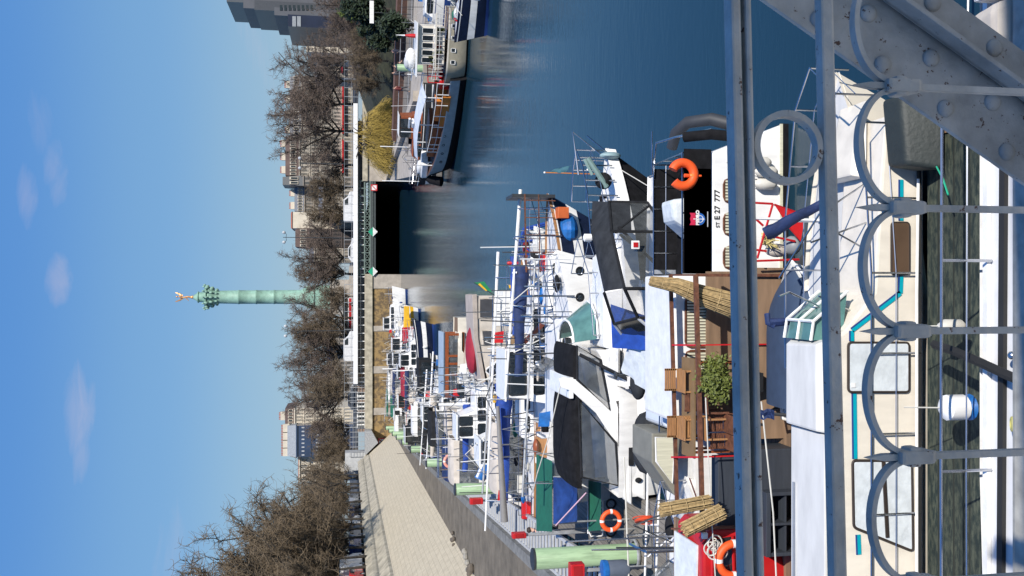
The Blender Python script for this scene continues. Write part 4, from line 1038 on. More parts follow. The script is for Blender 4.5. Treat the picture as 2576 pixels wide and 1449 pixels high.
def gen_cruiser(name, label, x0, x1, yc, w=2.6, fb=1.0, hm=WHITE, stripe=None, cm=WHITE, canopy=None, d=1, seed=1, tall=1.0, hard=None, mast=None, deck=WHITE, boot=DKBLUE, cat='boat', radar=False, group=None):
    R = random.Random(seed); t = thing(name, label, cat, ((x0 + x1) / 2, yc, 0), group); L = x1 - x0
    hull(t, x0, x1, yc, w, fb, hm, stripe, deck, d, boot=boot, trim=hm)
    X = lambda s: x0 + L * s if d > 0 else x1 - L * s
    def bx(s0, s1): a, b_ = X(s0), X(s1); return (a, b_) if a < b_ else (b_, a)
    a, b_ = bx(.28, .74); hw = w * .38; z1 = fb + .55 * tall
    fr, rr = (.5, .1) if d > 0 else (.1, .5)
    cabin(t, a, b_, yc - hw, yc + hw, fb - .08, z1, cm, .1, fr, rr)
    nw = 3; lw = (b_ - a - .9) / nw
    for i in range(nw):
        x = a + .25 + rr * .4 + i * lw; rwin(t, x + .05, x + lw - .08, fb + .12, z1 - .13, yc - hw + .05, fw=.018)
    a2, b2 = bx(.30, .52)
    if hard:
        zt = z1 + .75 * tall
        cabin(t, a2, b2, yc - hw * .92, yc + hw * .92, z1 - .02, zt, cm, .08, fr * .6, rr * .6, name='wheelhouse', roofm=hard, ov=.12)
        k = 2; lw = (b2 - a2 - .35) / k
        for i in range(k): rwin(t, a2 + .15 + i * lw, a2 + .08 + (i + 1) * lw, z1 + .12, zt - .1, yc - hw * .92 + .035, fw=.02)
    else:
        ws = X(.55); s_ = -1 if d > 0 else 1
        MB().hexa([(ws, yc - hw * .9, z1), (ws + .03, yc - hw * .9, z1), (ws + .03, yc + hw * .9, z1), (ws, yc + hw * .9, z1)], [(ws + s_ * .35, yc - hw * .8, z1 + .45), (ws + s_ * .35 + .03, yc - hw * .8, z1 + .45), (ws + s_ * .35 + .03, yc + hw * .8, z1 + .45), (ws + s_ * .35, yc + hw * .8, z1 + .45)]).build('windscreen', VINYL, t)
    if canopy:
        a3, b3 = bx(.02, .40); zt = z1 + .7 * tall; rows = []
        for i in range(9):
            th = pi * i / 8; y = yc - hw * 1.15 * cos(th); z = zt - .45 + .45 * sin(th) ** .5
            rows.append([(a3, y, z), (a3 + .1, y, z + .04), (b3 - .1, y, z + .05), (b3, y, z)])
        MB().grid(rows).build('canopy', canopy, t, smooth=True)
        MB().box(a3 + .05, b3 - .05, yc - hw * 1.12, yc - hw * 1.11, fb, zt - .42).build('clear_panel', VINYL, t)
        b = MB()
        for x in (a3 + .05, (a3 + b3) / 2, b3 - .05):
            for sg in (-1, 1): b.tube([(x, yc + sg * hw * 1.13, fb), (x, yc + sg * hw * 1.13, zt - .43)], .02, 5)
        b.build('canopy_frame', STEEL, t)
    rail(t, [(X(.5), yc - w * .46, fb), (X(.75), yc - w * .40, fb * 1.08), (X(.98), yc, fb * 1.2), (X(.75), yc + w * .4, fb * 1.08), (X(.5), yc + w * .46, fb)], .55, 9)
    if mast: spar(t, (X(.0), yc + R.uniform(-.2, .2), z1 + 1.0 * tall), (X(.95), yc, z1 + .55 * tall), mast[0], mast[1])
    if mast:
        b = MB()
        for s in (.05, .85): b.tube([(X(s), yc - .25, fb), (X(s), yc, z1 + .9 * tall), (X(s), yc + .25, fb)], .02, 5)
        b.build('mast_crutch', STEEL, t)
    if radar:
        MB().lathe([(.02, 0), (.22, .02), (.24, .1), (.2, .18), (.02, .2)], (X(.4), yc, z1 + (.85 if hard else .3) * tall), 14).build('radar_dome', WHITE, t, smooth=True)
    gear(t, *bx(.02, .98), yc, w, fb, seed); gear(t, *bx(.1, .9), yc, w, fb, seed + 50)
    clutter(t, *bx(.1, .9), yc - w * .3, yc + w * .3, z1, 3, seed); clutter(t, *bx(.76, .9), yc - .25, yc + .25, fb + .02, 2, seed + 5)
    clutter(t, *bx(.03, .25), yc - w * .3, yc + w * .3, fb - .05, 4, seed + 9)
    return t
def gen_sail(name, label, x0, x1, yc, w=2.6, fb=.95, hm=WHITE, stripe=None, cm=WHITE, cov=BLUE, d=1, seed=1, lowered=True, group=None, boom_z=None):
    R = random.Random(seed); t = thing(name, label, 'sailing boat', ((x0 + x1) / 2, yc, 0), group); L = x1 - x0
    X = lambda s: x0 + L * s if d > 0 else x1 - L * s
    def bx(s0, s1): a, b_ = X(s0), X(s1); return (a, b_) if a < b_ else (b_, a)
    hull(t, x0, x1, yc, w, fb, hm, stripe, WHITE, d, full=.4, rake=.9, trim=WOODL if R.random() < .4 else hm)
    a, b_ = bx(.30, .72); hw = w * .3; z1 = fb + .38
    cabin(t, a, b_, yc - hw, yc + hw, fb - .06, z1, cm, .12, .35, .12)
    for i in range(4):
        x = a + .35 + i * (b_ - a - .8) / 4; rwin(t, x, x + (b_ - a) * .14, fb + .08, fb + .24, yc - hw + .05, fw=.014)
    zm = boom_z or z1 + .75
    p, q = (X(.62), yc, zm), (X(.05), yc + .1, zm + .1)
    cover(t, p, q, .17, cov, seed=seed); MB().tube([p, q], .05, 7).build('boom', WHITE2, t)
    if lowered and R.random() < .6: spar(t, (X(-.06), yc + .25, z1 + 1.25), (X(1.02), yc + .2, z1 + .75), .035, WHITE if R.random() < .6 else GALV, r2=.06)
    else: MB().tube([(X(.62), yc, z1), (X(.62), yc, z1 + 2.2)], .07, 8).build('mast', WHITE, t)
    b = MB()
    for s, h in ((.62, 1.25), (.06, 1.35), (.92, .95)):
        b.tube([(X(s), yc - .4, fb), (X(s), yc + .1, z1 + h - .1), (X(s), yc + .5, fb)], .022, 5)
    b.build('mast_crutch', STEEL, t)
    rail(t, [(X(.03), yc - w * .42, fb), (X(.5), yc - w * .47, fb), (X(.8), yc - w * .36, fb * 1.1), (X(.99), yc, fb * 1.2)], .58, 9, r=.012)
    rail(t, [(X(.03), yc + w * .42, fb), (X(.5), yc + w * .47, fb), (X(.8), yc + w * .36, fb * 1.1), (X(.99), yc, fb * 1.2)], .58, 9, r=.012)
    if R.random() < .6:
        a3, b3 = bx(.16, .36); MB().hexa([(a3, yc - hw * 1.2, z1 - .05), (b3, yc - hw, z1 - .05), (b3, yc + hw, z1 - .05), (a3, yc + hw * 1.2, z1 - .05)], [(a3 + .1, yc - hw, z1 + .55), (b3 - .5, yc - hw * .8, z1 + .6), (b3 - .5, yc + hw * .8, z1 + .6), (a3 + .1, yc + hw, z1 + .55)]).build('spray_hood', cov if R.random() < .5 else CANVAS, t, bevel=.08)
    gear(t, *bx(.02, .98), yc, w, fb, seed); gear(t, *bx(.1, .9), yc, w, fb, seed + 50)
    clutter(t, *bx(.35, .9), yc - .6, yc + .6, z1, 3, seed + 3); clutter(t, *bx(.02, .25), yc - w * .3, yc + w * .3, fb, 4, seed + 4)
    return t

# ------------------------------------------------------------------ the near railing of the footbridge
ang = atan2(.06, 1)
br = thing('footbridge', 'riveted blue grey steel footbridge with scrolled railing in the foreground', 'bridge', (0, 0, 6.3))
def bp(a, b, dy=0.0): return Bp(a, b, 1.3 + dy)
def railbar(a_r, a_l, wpx, dep, name, dy=0):
    p, q = bp(a_r, 0, dy), bp(a_l, 1449, dy); e = (p - q).normalized(); p, q = p + e * 3.2, q - e * 3.2; w = wpx / 2250 * 1.42
    MB().bar(p, q, dep, w).build(name, RAILP, br, bevel=.004)
railbar(1841, 1874, 26, .03, 'hand_rail'); railbar(1858, 1891, 16, .012, 'rail_web', .008); railbar(1874, 1907, 16, .026, 'rail_flange', -.002)
railbar(2072, 2106, 36, .022, 'lower_rail')
def cpt(a, b, dy=0): return bp(a, b, dy)
c = cpt(1979, 372); R_ = (cpt(1979, 372 - 84) - c).length
b = MB()
def strip(mb, pts, w, th):
    """flat iron strip following pts, w = depth across the view, th = thickness"""
    n = Vector((-.06, 1, 0)).normalized(); rows = []
    pts = [Vector(p) for p in pts]
    for i, p in enumerate(pts):
        d = (pts[min(i + 1, len(pts) - 1)] - pts[max(i - 1, 0)]).normalized(); o_ = d.cross(n).normalized() * th / 2
        rows.append([p - o_ - n * w / 2, p + o_ - n * w / 2, p + o_ + n * w / 2, p - o_ + n * w / 2])
    mb.grid(rows, closed=True)
e1 = Vector((1, .06, 0)).normalized()
for k in (-3, -2, -1, 0, 1, 2):
    cc = c + e1 * (k * 1.0); b = MB()
    strip(b, [cc + e1 * (R_ * cos(2 * pi * i / 36)) + Vector((0, 0, R_ * sin(2 * pi * i / 36))) for i in range(37)], .018, .010)
    b.build('ring', RAILP, br)
picks = [215, 518, 822, 1133, 1435]; gapm = (cpt(2300, 215) - cpt(2300, 518)).length
xs = [cpt(2180, b_) for b_ in picks]
base = xs[0]
for k in range(-3, 9):
    p = Vector(base) - e1 * (gapm * k); zt_, zs = p.z + .028, p.z - .55; z2 = p.z - .012
    b = MB(); b.prism([p + e1 * x + Vector((0, -.007, z)) for x, z in ((-.0055, -.9), (-.0055, -.005), (0, .026), (.0055, -.005), (.0055, -.9))], (0, .014, 0)); b.build('picket', RAILP, br, bevel=.002)
    b = MB(); b.box(p.x - .011, p.x + .011, p.y - .018, p.y + .018, p.z - .088, p.z - .028).box(p.x - .016, p.x + .016, p.y - .014, p.y + .014, p.z - .066, p.z - .044); b.build('collar', RAILP, br, bevel=.006)
    q = p - e1 * gapm; m0 = (p + q) / 2; W_ = gapm / 2 - .004; b = MB(); pts = []
    for i in range(33):
        a = pi * i / 32; pts.append(m0 + e1 * (W_ * cos(a)) + Vector((0, 0, -.064 + W_ * .86 * sin(a) ** .8 + .0)))
    pts = [pts[0] + Vector((0, 0, -.03)) - e1 * .0] + pts + [pts[-1] + Vector((0, 0, -.03))]
    strip(b, pts, .016, .0085); b.build('arch', RAILP, br)
# riveted diagonal just outside the railing
def dp(a, b, y=1.75): return Bp(a, b, y)
def ext(p, q, s): return p + (p - q).normalized() * s
A1, A2 = dp(1922, 0), dp(2576, 460); B1, B2 = dp(2367, 0), dp(2576, 125)
dd = (A2 - A1).normalized(); A0, A3 = A1 - dd * .8, A2 + dd * 1.6; nb = (B1 - A1) - dd * (B1 - A1).dot(dd); wd = nb.length; nb.normalize()
B0, B3 = A0 + nb * wd, A3 + nb * wd
MB().prism([A0, A3, B3, B0], (0, .014, 0)).build('diagonal_plate', RAILP, br, bevel=.003)
f0 = wd * .62
MB().prism([A0 + nb * f0 - Vector((0, .014, 0)), A3 + nb * f0 - Vector((0, .014, 0)), B3 - Vector((0, .014, 0)), B0 - Vector((0, .014, 0))], (0, -.012, 0)).build('cover_plate', RAILP, br, bevel=.003)
MB().prism([A0 + nb * f0 - Vector((0, .012, 0)), A3 + nb * f0 - Vector((0, .012, 0)), A3 + nb * (f0 + .012) - Vector((0, .012, 0)), A0 + nb * (f0 + .012) - Vector((0, .012, 0))], (0, -.05, 0)).build('angle_flange', RAILP, br, bevel=.003)
rv0 = MB().ell((0, 0, 0), (.020, .011, .020), 14, 8).mesh('rivet', RAILP, smooth=True)
L_ = (A3 - A0).length; off = br.location; rl = []
k = .05
while k < L_:
    rl.append(A0 + dd * k + nb * wd * .15 - Vector((0, .001, 0))); rl.append(A0 + dd * (k + .09) + nb * wd * .47 - Vector((0, .001, 0))); rl.append(A0 + dd * (k + .02) + nb * wd * .85 - Vector((0, .027, 0))); k += .175
copies_at(br, rv0, 'rivet', [p - off for p in rl])
# unseen deck, and a rear truss added behind the camera to shade the railing
e2 = Vector((-.06, 1, 0)).normalized()
def bb(s, t_, z): v = e1 * s + e2 * t_; return (v.x, v.y, z)
MB().hexa([bb(-14, -1.75, 6.15), bb(14, -1.75, 6.15), bb(14, 1.42, 6.15), bb(-14, 1.42, 6.15)], [bb(-14, -1.75, 6.3), bb(14, -1.75, 6.3), bb(14, 1.42, 6.3), bb(-14, 1.42, 6.3)]).build('walkway', mat('pale bounce deck', (.58, .55, .50), .9), br)  # deck out of view, its pale tone chosen to bounce light onto the railing
MB().bar(bb(-14, 1.36, 6.0), bb(14, 1.36, 6.0), .12, .6).build('edge_girder', RAILP, br)
MB().bar(bb(-14, -1.45, 6.5), bb(14, -1.45, 6.5), .12, 1.2).build('unseen_lower_girder', RAILP, br)
MB().bar(bb(-14, -1.45, 9.83), bb(14, -1.45, 9.83), .2, .62).build('added_shade_girder', RAILP, br)  # added out of view, height set so its shadow covers the railing
for s in (-12, -8, -4, 4, 8, 12):
    MB().bar(bb(s, -1.45, 6.9), bb(s, -1.45, 9.3), .2, .2).build('unseen_rear_post', RAILP, br)
# ------------------------------------------------------------------ pontoon, piles
def xp(Y): return -4.3 - .12 * Y          # line of the piles
t = thing('pontoon', 'grey plank pontoon running along the left quay', 'pontoon', (-9, 40, 0))
b = MB()
for (a, c) in ((-5, 22), (22, 41), (41, 62), (62, 100), (100, 140)):
    b.hexa([(xp(a) - .7, a, .1), (xp(a) + 1.5, a, .1), (xp(c) + 1.5, c, .1), (xp(c) - .7, c, .1)], [(xp(a) - .7, a, .5), (xp(a) + 1.5, a, .5), (xp(c) + 1.5, c, .5), (xp(c) - .7, c, .5)])
b.build('planking', PLANKG, t)
b = MB(); Y = 16.0
while Y < 60:      # ladder-like cable tray between pontoon and quay
    x = xe(Y) + .22; b.box(x, xp(Y) - .35, Y, Y + .17, 1.30, 1.36); Y += .52
for k in (0, 1):
    b.bar((xe(16) + .22 if k else xp(16) - .35, 16, 1.33), (xe(60) + .22 if k else xp(60) - .35, 60, 1.33), .10, .10)
b.build('cable_tray', LGREY, t)
PG = 'pale green mooring piles of the left pontoon'
PL = [(22.7, 3.33, 'largest pale green mooring pile, nearest on the left pontoon'), (40.4, 3.3, 'second nearest pale green mooring pile, below the lowered grey mast'), (57, 3.2, 'third pale green mooring pile along the left pontoon'), (72, 3.2, 'fourth pale green mooring pile beside the red boxes'), (84, 3.2, 'fifth pale green mooring pile along the left pontoon'),
      (94, 3.2, 'sixth pale green mooring pile, in the close far row'), (103, 3.2, 'seventh pale green mooring pile, in the close far row'), (112, 3.2, 'eighth pale green mooring pile, in the close far row'), (122, 3.2, 'farthest pale green mooring pile on the left')]
def pile(x, Y, zt, lab, r=.27, grp=PG):
    t = thing('mooring_pile', lab, 'mooring pile', (x, Y, -.3), grp)
    MB().lathe([(r, 0), (r, zt + .25), (r - .03, zt + .3)], (x, Y, -.3), 28).build('tube', GREENPAINT, t, smooth=True)
    MB().lathe([(r + .012, 0), (r + .012, .05), (r - .06, .07)], (x, Y, zt - .04), 28).build('cap', DSTEEL, t)
    MB().lathe([(r + .004, 0), (r + .004, .5)], (x, Y, 0.05), 28).build('waterline_band', GREENDK, t)
    b = MB(); b.torus((x, Y, .58), r + .09, .045, ax=(0, 0, 1), n=20, k=5); b.build('collar', GALV, t)
for (Y, zt, lab) in PL: pile(xp(Y), Y, zt, lab)
p_ = P(1045, 172, Y=76); pile(p_.x, 76, 4.1, 'green mooring pile behind the barges on the right', .3, 'mooring piles on the right')
GR = 'red fire boxes on the left pontoon'
for (a, b_, Y, s, lab) in ((1305, 1346, 26, (.08, .25, .42), 'tall narrow red box at the quay edge above the nearest pile'), (1450, 1436, 21.5, (.2, .3, .36), 'large red box at the lower left edge of the pontoon'), (1198, 1260, 39, (.13, .3, .58), 'double red box beside the second green pile'), (1068, 1138, 70, (.2, .3, .5), 'small red box beside the fourth green pile')):
    c = P(a, b_, Y=Y); t = thing('fire_box', lab, 'box', (c.x, Y, c.z - s[2]), GR)
    MB().box(c.x - s[0], c.x + s[0], Y - s[1] / 2, Y + s[1] / 2, c.z - s[2] / 2, c.z + s[2] / 2).build('cabinet', RED, t, bevel=.03)
    MB().box(c.x - s[0] * .8, c.x + s[0] * .8, Y - s[1] / 2 - .012, Y - s[1] / 2, c.z - s[2] * .3, c.z + s[2] * .3).build('door', mat('darker red door', (.33, .01, .012), .4), t, bevel=.004)
    MB().tube([(c.x, Y, .5), (c.x, Y, c.z - s[2] / 2)], .05, 6).build('post', GALV, t)
# ------------------------------------------------------------------ nearest white boat at the very bottom
t = thing('motor_yacht', 'white deck of the nearest boat along the bottom edge with a black rubbing strake', 'boat', (0, 7.6, 0))
def zq(a, b, z): return P(a, b, z=z)
hull(t, -8, 8.5, 7.55, 2.75, 1.05, WHITE, None, mat('deck white', (.70, .70, .70), .5, var=.06), d=1, sheer=.0, full=.9, deckdrop=.02)
MB().bar((-7, 8.8, 1.06), (6.5, 8.8, 1.06), .07, .05).build('toe_rail', WHITE, t)
MB().bar((-7, 8.62, 1.055), (6.5, 8.5, 1.055), .08, .05).build('rubbing_strake', RUBBER, t)
rail(t, [(-6, 8.72, 1.05), (-2, 8.74, 1.05), (2.6, 8.72, 1.05), (6, 8.65, 1.05)], .62, 6, r=.016)
MB().box(-3.2, 3.4, 6.9, 8.05, 1.0, 1.38).build('coachroof', mat('grey stone effect deck', (.40, .385, .34), .7, var=.2, scale=5), t, bevel=.06)
MB().box(3.1, 5.5, 7.2, 8.7, 1.02, 1.32).build('ribbed_cover', RIBBED, t, bevel=.05)
MB().hexa([(2.4, 8.0, 1.03), (3.05, 8.0, 1.03), (3.05, 8.75, 1.03), (2.4, 8.75, 1.03)], [(2.5, 8.1, 1.5), (2.95, 8.1, 1.5), (2.9, 8.6, 1.45), (2.55, 8.6, 1.45)]).build('canvas_cover', CANVAS, t, bevel=.1)
for (a, b_) in ((2546, 894), (2560, 910)):
    c = zq(a, b_, 1.2); MB().ell(c, .045, 12, 8).build('chrome_cleat', STEEL, t, smooth=True)
c = zq(2548, 1067, 1.2); MB().torus((c.x, c.y, 1.2), .06, .025, ax=(0, .6, 1), n=16, k=6).build('vent_ring', mat('yellow ring', (.55, .5, .15), .5), t, smooth=True)
# mossy pontoon
t = thing('finger_pontoon', 'mossy dark plank pontoon between the nearest boat and the cream yacht', 'pontoon', (-1, 10, 0))
MB().hexa([(-7, 9.2, 0), (2.55, 9.2, 0), (2.55, 10.74, 0), (-7, 10.74, 0)], [(-7, 9.2, .42), (2.55, 9.2, .42), (2.55, 10.74, .42), (-7, 10.74, .42)]).build('planking', MOSSY, t)
MB().bar((2.62, 9.2, .36), (2.62, 10.72, .36), .14, .2).build('end_beam', DSTEEL, t)
MB().hexa([(2.0, 9.22, .43), (2.5, 9.22, .43), (2.5, 10.6, .43), (2.0, 10.6, .43)], [(2.0, 9.22, .445), (2.5, 9.22, .445), (2.5, 10.6, .445), (2.0, 10.6, .445)]).build('bare_planks', PLANK, t)
c = P(2402, 1025, Y=9.3); f = fender('large white ball fender with a blue end over the mossy pontoon', c, .15, .34, m=WHITE)
MB().lathe([(.155, 0), (.12, .06), (.02, .07)], (c.x, c.y, c.z - .19), 14).build('blue_end', BRBLUE, f, smooth=True)
c = P(2395, 820, Y=9.5); fender('narrow white fender leaning on the mossy pontoon', c, .08, .32)
moor('thick black mooring rope crossing to the nearest boat', [P(2350, 866, Y=9.75), P(2400, 882, Y=9.25), P(2460, 908, Y=8.8), P(2520, 936, Y=8.4), P(2600, 972, Y=7.9)], .055, ROPED)
moor('thin green mooring line at the dark end of the pontoon', [P(2350, 408, Y=10.4), P(2372, 450, Y=10.0), P(2385, 490, Y=9.8)], .012, mat('green rope', (.02, .38, .22), .8))

# ------------------------------------------------------------------ cream yacht
CY = 10.85
t = thing('cream_yacht', 'cream yacht with a teal stripe and curtained windows behind the railing', 'boat', (-1.5, 11.6, 0)); cy = t
hull(t, -8.0, 3.15, 11.98, 2.2, .88, CREAM, None, CREAMROOF, d=1, full=.62, sheer=.18, stern=.95)
def side(pts, th=.02): return [Q(a, b, CY) for a, b in pts]
# cabin side: facing the camera
zt_ = Q(2085, 1200, CY).z; zb = .40; xr0 = Q(2150, 835, CY).x; xl0 = -7.4
prof = [(xl0, zb), (xl0, zt_), (xr0 - .12, zt_), (xr0 + .02, zt_ - .25), (Q(2262, 735, CY).x, 1.12), (Q(2262, 450, CY).x, 1.02), (2.3, .95), (2.3, zb)]
MB().prism([(x, CY, z) for x, z in prof], (0, .95, 0)).build('cabin', CREAM, t, bevel=.035)
xm = Q(2000, 1070, 11.6).x
MB().hexa([(xm, CY - .03, zt_ + .0), (xr0 - .1, CY - .03, zt_), (xr0 - .1, CY + .93, zt_), (xm, CY + .93, zt_)], [(xm + .02, CY + .06, zt_ + .15), (xr0 - .16, CY + .06, zt_ + .15), (xr0 - .2, CY + .85, zt_ + .17), (xm + .02, CY + .85, zt_ + .17)]).build('raised_roof', CREAMROOF, t, bevel=.03)
MB().box(xl0, xm - .02, CY + .02, CY + .93, zt_ + .002, zt_ + .05).build('roof_panel', CREAMROOF, t, bevel=.015)
MB().bar((xl0, CY + .8, zt_ + .08), (xm - .8, CY + .8, zt_ + .08), .02).build('grab_rail', STEEL, t)
FR = mat('brown black window rubber', (.035, .025, .02), .5)
def rp(pts, m_=CURTAIN, fw=.02):
    # round the corners of a pixel polygon
    P3 = [Q(a, b, CY - .004) for a, b in pts]; out = []
    for i, p in enumerate(P3):
        pr, nx = P3[i - 1], P3[(i + 1) % len(P3)]; r = .05
        u, v = (pr - p).normalized() * r, (nx - p).normalized() * r
        for k in (0, .25, .5, .75, 1): out.append((p + u) * (1 - k) ** 2 + p * 2 * k * (1 - k) + (p + v) * k * k)
    return pane(cy, out, glass=m_, frame=FR, fw=fw)
w1 = rp([(2132, 985), (2132, 862), (2283, 862), (2283, 985)]); w2 = rp([(2142, 1158), (2290, 1158), (2293, 1385), (2145, 1325)])
MB().bar(Q(2222, 1162, CY - .045), Q(2232, 1352, CY - .045), .03, .045).build('sliding_bar', FR, w2)
rp([(2240, 690), (2240, 560), (2284, 560), (2284, 690)], mat('brown blind', (.10, .06, .035), .5), .015)
c = Q(2142, 975, CY - .05); MB().box(c.x - .0, c.x + .06, CY - .05, CY - .04, c.z - .06, c.z + .0).build('notice_sticker', WHITE, w1)
for (pa_, pb_) in (((2150, 989), (2152, 1154)), ((2160, 1345), (2162, 1395)), ((2266, 738), (2144, 832)), ((2268, 452), (2268, 555)), ((2268, 694), (2266, 738)), ((2144, 832), (2144, 858))):
    A, B_ = Q(*pa_, CY - .008), Q(*pb_, CY - .008); n_ = (B_ - A).normalized().cross(Vector((0, 1, 0)))
    MB().bar(A, B_, .012, .05, up=(0, 0, 1)).build('teal_stripe', TEAL, t); MB().bar(A + n_ * .035 * (-1 if n_.z < 0 else 1), B_ + n_ * .035 * (-1 if n_.z < 0 else 1), .012, .02).build('navy_stripe', DKBLUE, t)
MB().tube([Q(2306, b_, CY - .1) for b_ in (1500, 1200, 860, 740)] + [Q(2310, 450, CY - .1)], .02, 6).build('rubbing_rail', WHITE, t)
MB().bar(Q(2312, 1600, CY - .06), Q(2312, 240, CY - .06), .05, .035).build('rubber_strip', RUBBER, t)
rail(t, [(-7, CY - .08, .5), (-3, CY - .08, .5), (.2, CY - .08, .5), (2.2, CY - .02, .6)], .72, 9, r=.014, mid=True)
rail(t, [(-1.2, 12.5, .95), (1.0, 12.45, .98), (2.6, 12.1, 1.0), (3.1, 11.65, 1.02), (2.6, 11.0, 1.0)], .6, 7, r=.014)
# windscreen and cockpit frames
wsx = xr0 - .1
MB().hexa([(wsx + .0, CY + .15, zt_ - .28), (wsx + .62, CY + .2, zt_ - .38), (wsx + .62, CY + .9, zt_ - .38), (wsx, CY + .92, zt_ - .28)], [(wsx - .02, CY + .2, zt_ + .14), (wsx + .22, CY + .25, zt_ + .1), (wsx + .22, CY + .85, zt_ + .1), (wsx - .02, CY + .9, zt_ + .14)]).build('windscreen', GLASSG, t)
b = MB()
for y in (CY + .18, CY + .55, CY + .92): b.tube([(wsx + .64, y, zt_ - .38), (wsx + .24, y, zt_ + .12), (wsx - .02, y, zt_ + .16)], .022, 5)
b.tube([(wsx + .24, CY + .2, zt_ + .12), (wsx + .24, CY + .9, zt_ + .12)], .022, 5); b.build('windscreen_frame', WHITE, t)
A, B_, C_ = Q(1921, 588, 12.0), Q(2000, 560, 11.8), Q(2060, 520, 11.6)
cover(t, Q(1925, 590, 12.0), Q(2075, 508, 11.6), .085, NAVY, 'rolled_bimini', seed=3)
cover(t, Q(1935, 812, 12.0), Q(2075, 803, 11.8), .07, NAVY, 'rolled_spray_hood', seed=4)
MB().tube([Q(1930, 790, 12.05), Q(1932, 812, 12.0), Q(1950, 820, 11.95)], .045, 8).build('hood_end', NAVY, t, smooth=True)
b = MB()
for pts in (((2240, 420), (2060, 540), (1960, 700)), ((2300, 640), (2180, 560), (2040, 610)), ((2310, 700), (2200, 640), (2060, 560)), ((2270, 860), (2180, 800), (2060, 745)), ((2060, 770), (1985, 735), (1960, 745))):
    b.tube([Q(a, bb_, 11.3 - k * .15) for k, (a, bb_) in enumerate(pts)], .014, 5)
b.build('bimini_frame', STEEL, t)
b = MB(); b.hexa([Q(2125, 690, CY + .25), Q(2175, 690, CY + .25), Q(2175, 830, CY + .25), Q(2125, 830, CY + .25)], [Q(2090, 690, CY + .9), Q(2140, 700, CY + .9), Q(2140, 830, CY + .9), Q(2090, 830, CY + .9)])
t2 = MB().tube([(1.0, 12.2, 1.0), (1.02, 12.2, 2.45)], .02, 6).build('aerial', WHITE, t)
MB().hexa([(1.5, CY + .3, 1.05), (2.6, CY + .4, .98), (2.6, CY + 1.1, .98), (1.5, CY + 1.3, 1.05)], [(1.55, CY + .45, 1.2), (2.4, CY + .5, 1.06), (2.4, CY + 1.0, 1.06), (1.55, CY + 1.15, 1.2)]).build('foredeck_hatch', CREAM, t, bevel=.03)
b = MB(); b.hexa([(-.5, -.2, 0), (.5, -.2, 0), (.55, .35, 0), (-.45, .35, 0)], [(-.42, -.02, .42), (.5, .05, .46), (.5, .42, .5), (-.4, .38, .44)])
o = b.build('inflatable_tender', mat('dark green tender cover', (.025, .032, .03), .6, bump=.4, scale=3), None, smooth=True, bevel=.07, seg=3); tag(o, 'dark green covered tender hanging beside the bow of the cream yacht', 'dinghy')
o.location = P(2338, 335, Y=10.55)
# ------------------------------------------------------------------ timber deck with slate cabinets, covered navy boat
t = thing('finger_pontoon', 'brown plank pontoon with slate grey cabinets left of the navy covered boat', 'pontoon', (-4, 13.8, 0))
MB().hexa([(-9, 12.95, .1), (-1.9, 12.95, .1), (-1.9, 15.1, .1), (-9, 15.1, .1)], [(-9, 12.95, .6), (-1.9, 12.95, .6), (-1.9, 15.1, .6), (-9, 15.1, .6)]).build('planking', PLANK, t)
SL = mat('slate painted wood', (.035, .042, .055), .6, var=.15, scale=3, stretch=(.5, 4, 4))
def px2(b_, Y, a=1900): return Q(a, b_, Y).x
t = thing('storage_cabinet', 'long slate grey storage cabinet with a taller back panel', 'cabinet', (-3.6, 14.3, .6))
MB().box(px2(1328, 14.6), px2(1147, 14.6), 14.55, 14.85, .602, 1.74).build('back_panel', SL, t, bevel=.02)
MB().box(px2(1236, 14), px2(1131, 14), 14.0, 14.54, .602, 1.22).build('box', SL, t, bevel=.02)
t = thing('storage_cabinet', 'open fronted slate grey cabinet with dark shelf at the left', 'cabinet', (-4.8, 13.9, .6))
xa, xb = px2(1402, 13.8), px2(1240, 13.8)
b = MB().box(xa, xb, 13.75, 14.3, 1.16, 1.24).box(xa, xa + .06, 13.77, 14.3, .602, 1.16).box(xb - .06, xb, 13.77, 14.3, .602, 1.16).box(xa + .06, xb - .06, 14.2, 14.28, .602, 1.16)
b.build('carcass', SL, t, bevel=.01); MB().box(xa + .06, xb - .06, 13.82, 14.2, .85, .88).build('shelf', SL, t); MB().box((xa + xb) / 2 - .02, (xa + xb) / 2 + .02, 13.78, 14.2, .602, 1.16).build('divider', SL, t)
t = thing('small_boat', 'small boat under a taut navy slate cover with pointed end', 'boat', (-.7, 13.5, 0))
x0, x1 = px2(1024, 13.5, 1940), px2(664, 13.5, 1940)
hull(t, x0 - .3, x1 + .05, 13.5, 1.5, .80, WHITE2, None, WHITE2, 1, full=.45, rake=.3)
rows = []
for i in range(15):
    s = i / 14; x = x0 + (x1 - x0) * s; q = max(0, (s - .5) / .5); hw = .74 * max(.02, (1 - q ** 2.4)); h = .42 * (1 - .75 * q ** 2)
    rows.append([(x, 13.5 - hw * cos(pi * k / 10), .78 + h * sin(pi * k / 10) ** .7) for k in range(11)])
b = MB(); b.grid(rows); b.F.append(tuple(range(11))); b.M.append(0); b.build('cover', SLATE, t, smooth=True)
MB().tube([(x0 - .3, 12.76, .83), (x1 - 1, 12.76, .86), (x1 - .2, 13.1, .9), (x1 + .05, 13.5, .92)], .022, 6).build('gunwale', WHITE, t)
MB().tube([(x0 - .1, 12.8, .8), (x0 - .1, 13.5, 1.35), (x0 - .1, 14.2, .8)], .03, 6).build('end_hoop', RUBBER, t)
o = MB().grid([[Q(1912 + 9 * j, 1030 + 8 * i + 3 * sin(j * 2), 12.96 + .02 * sin(i * 3 + j)) for j in range(5)] for i in range(4)]).build('towel', NAVY, None, fix=False); tag(o, 'dark blue cloth hanging at the end of the navy covered boat', 'cloth')
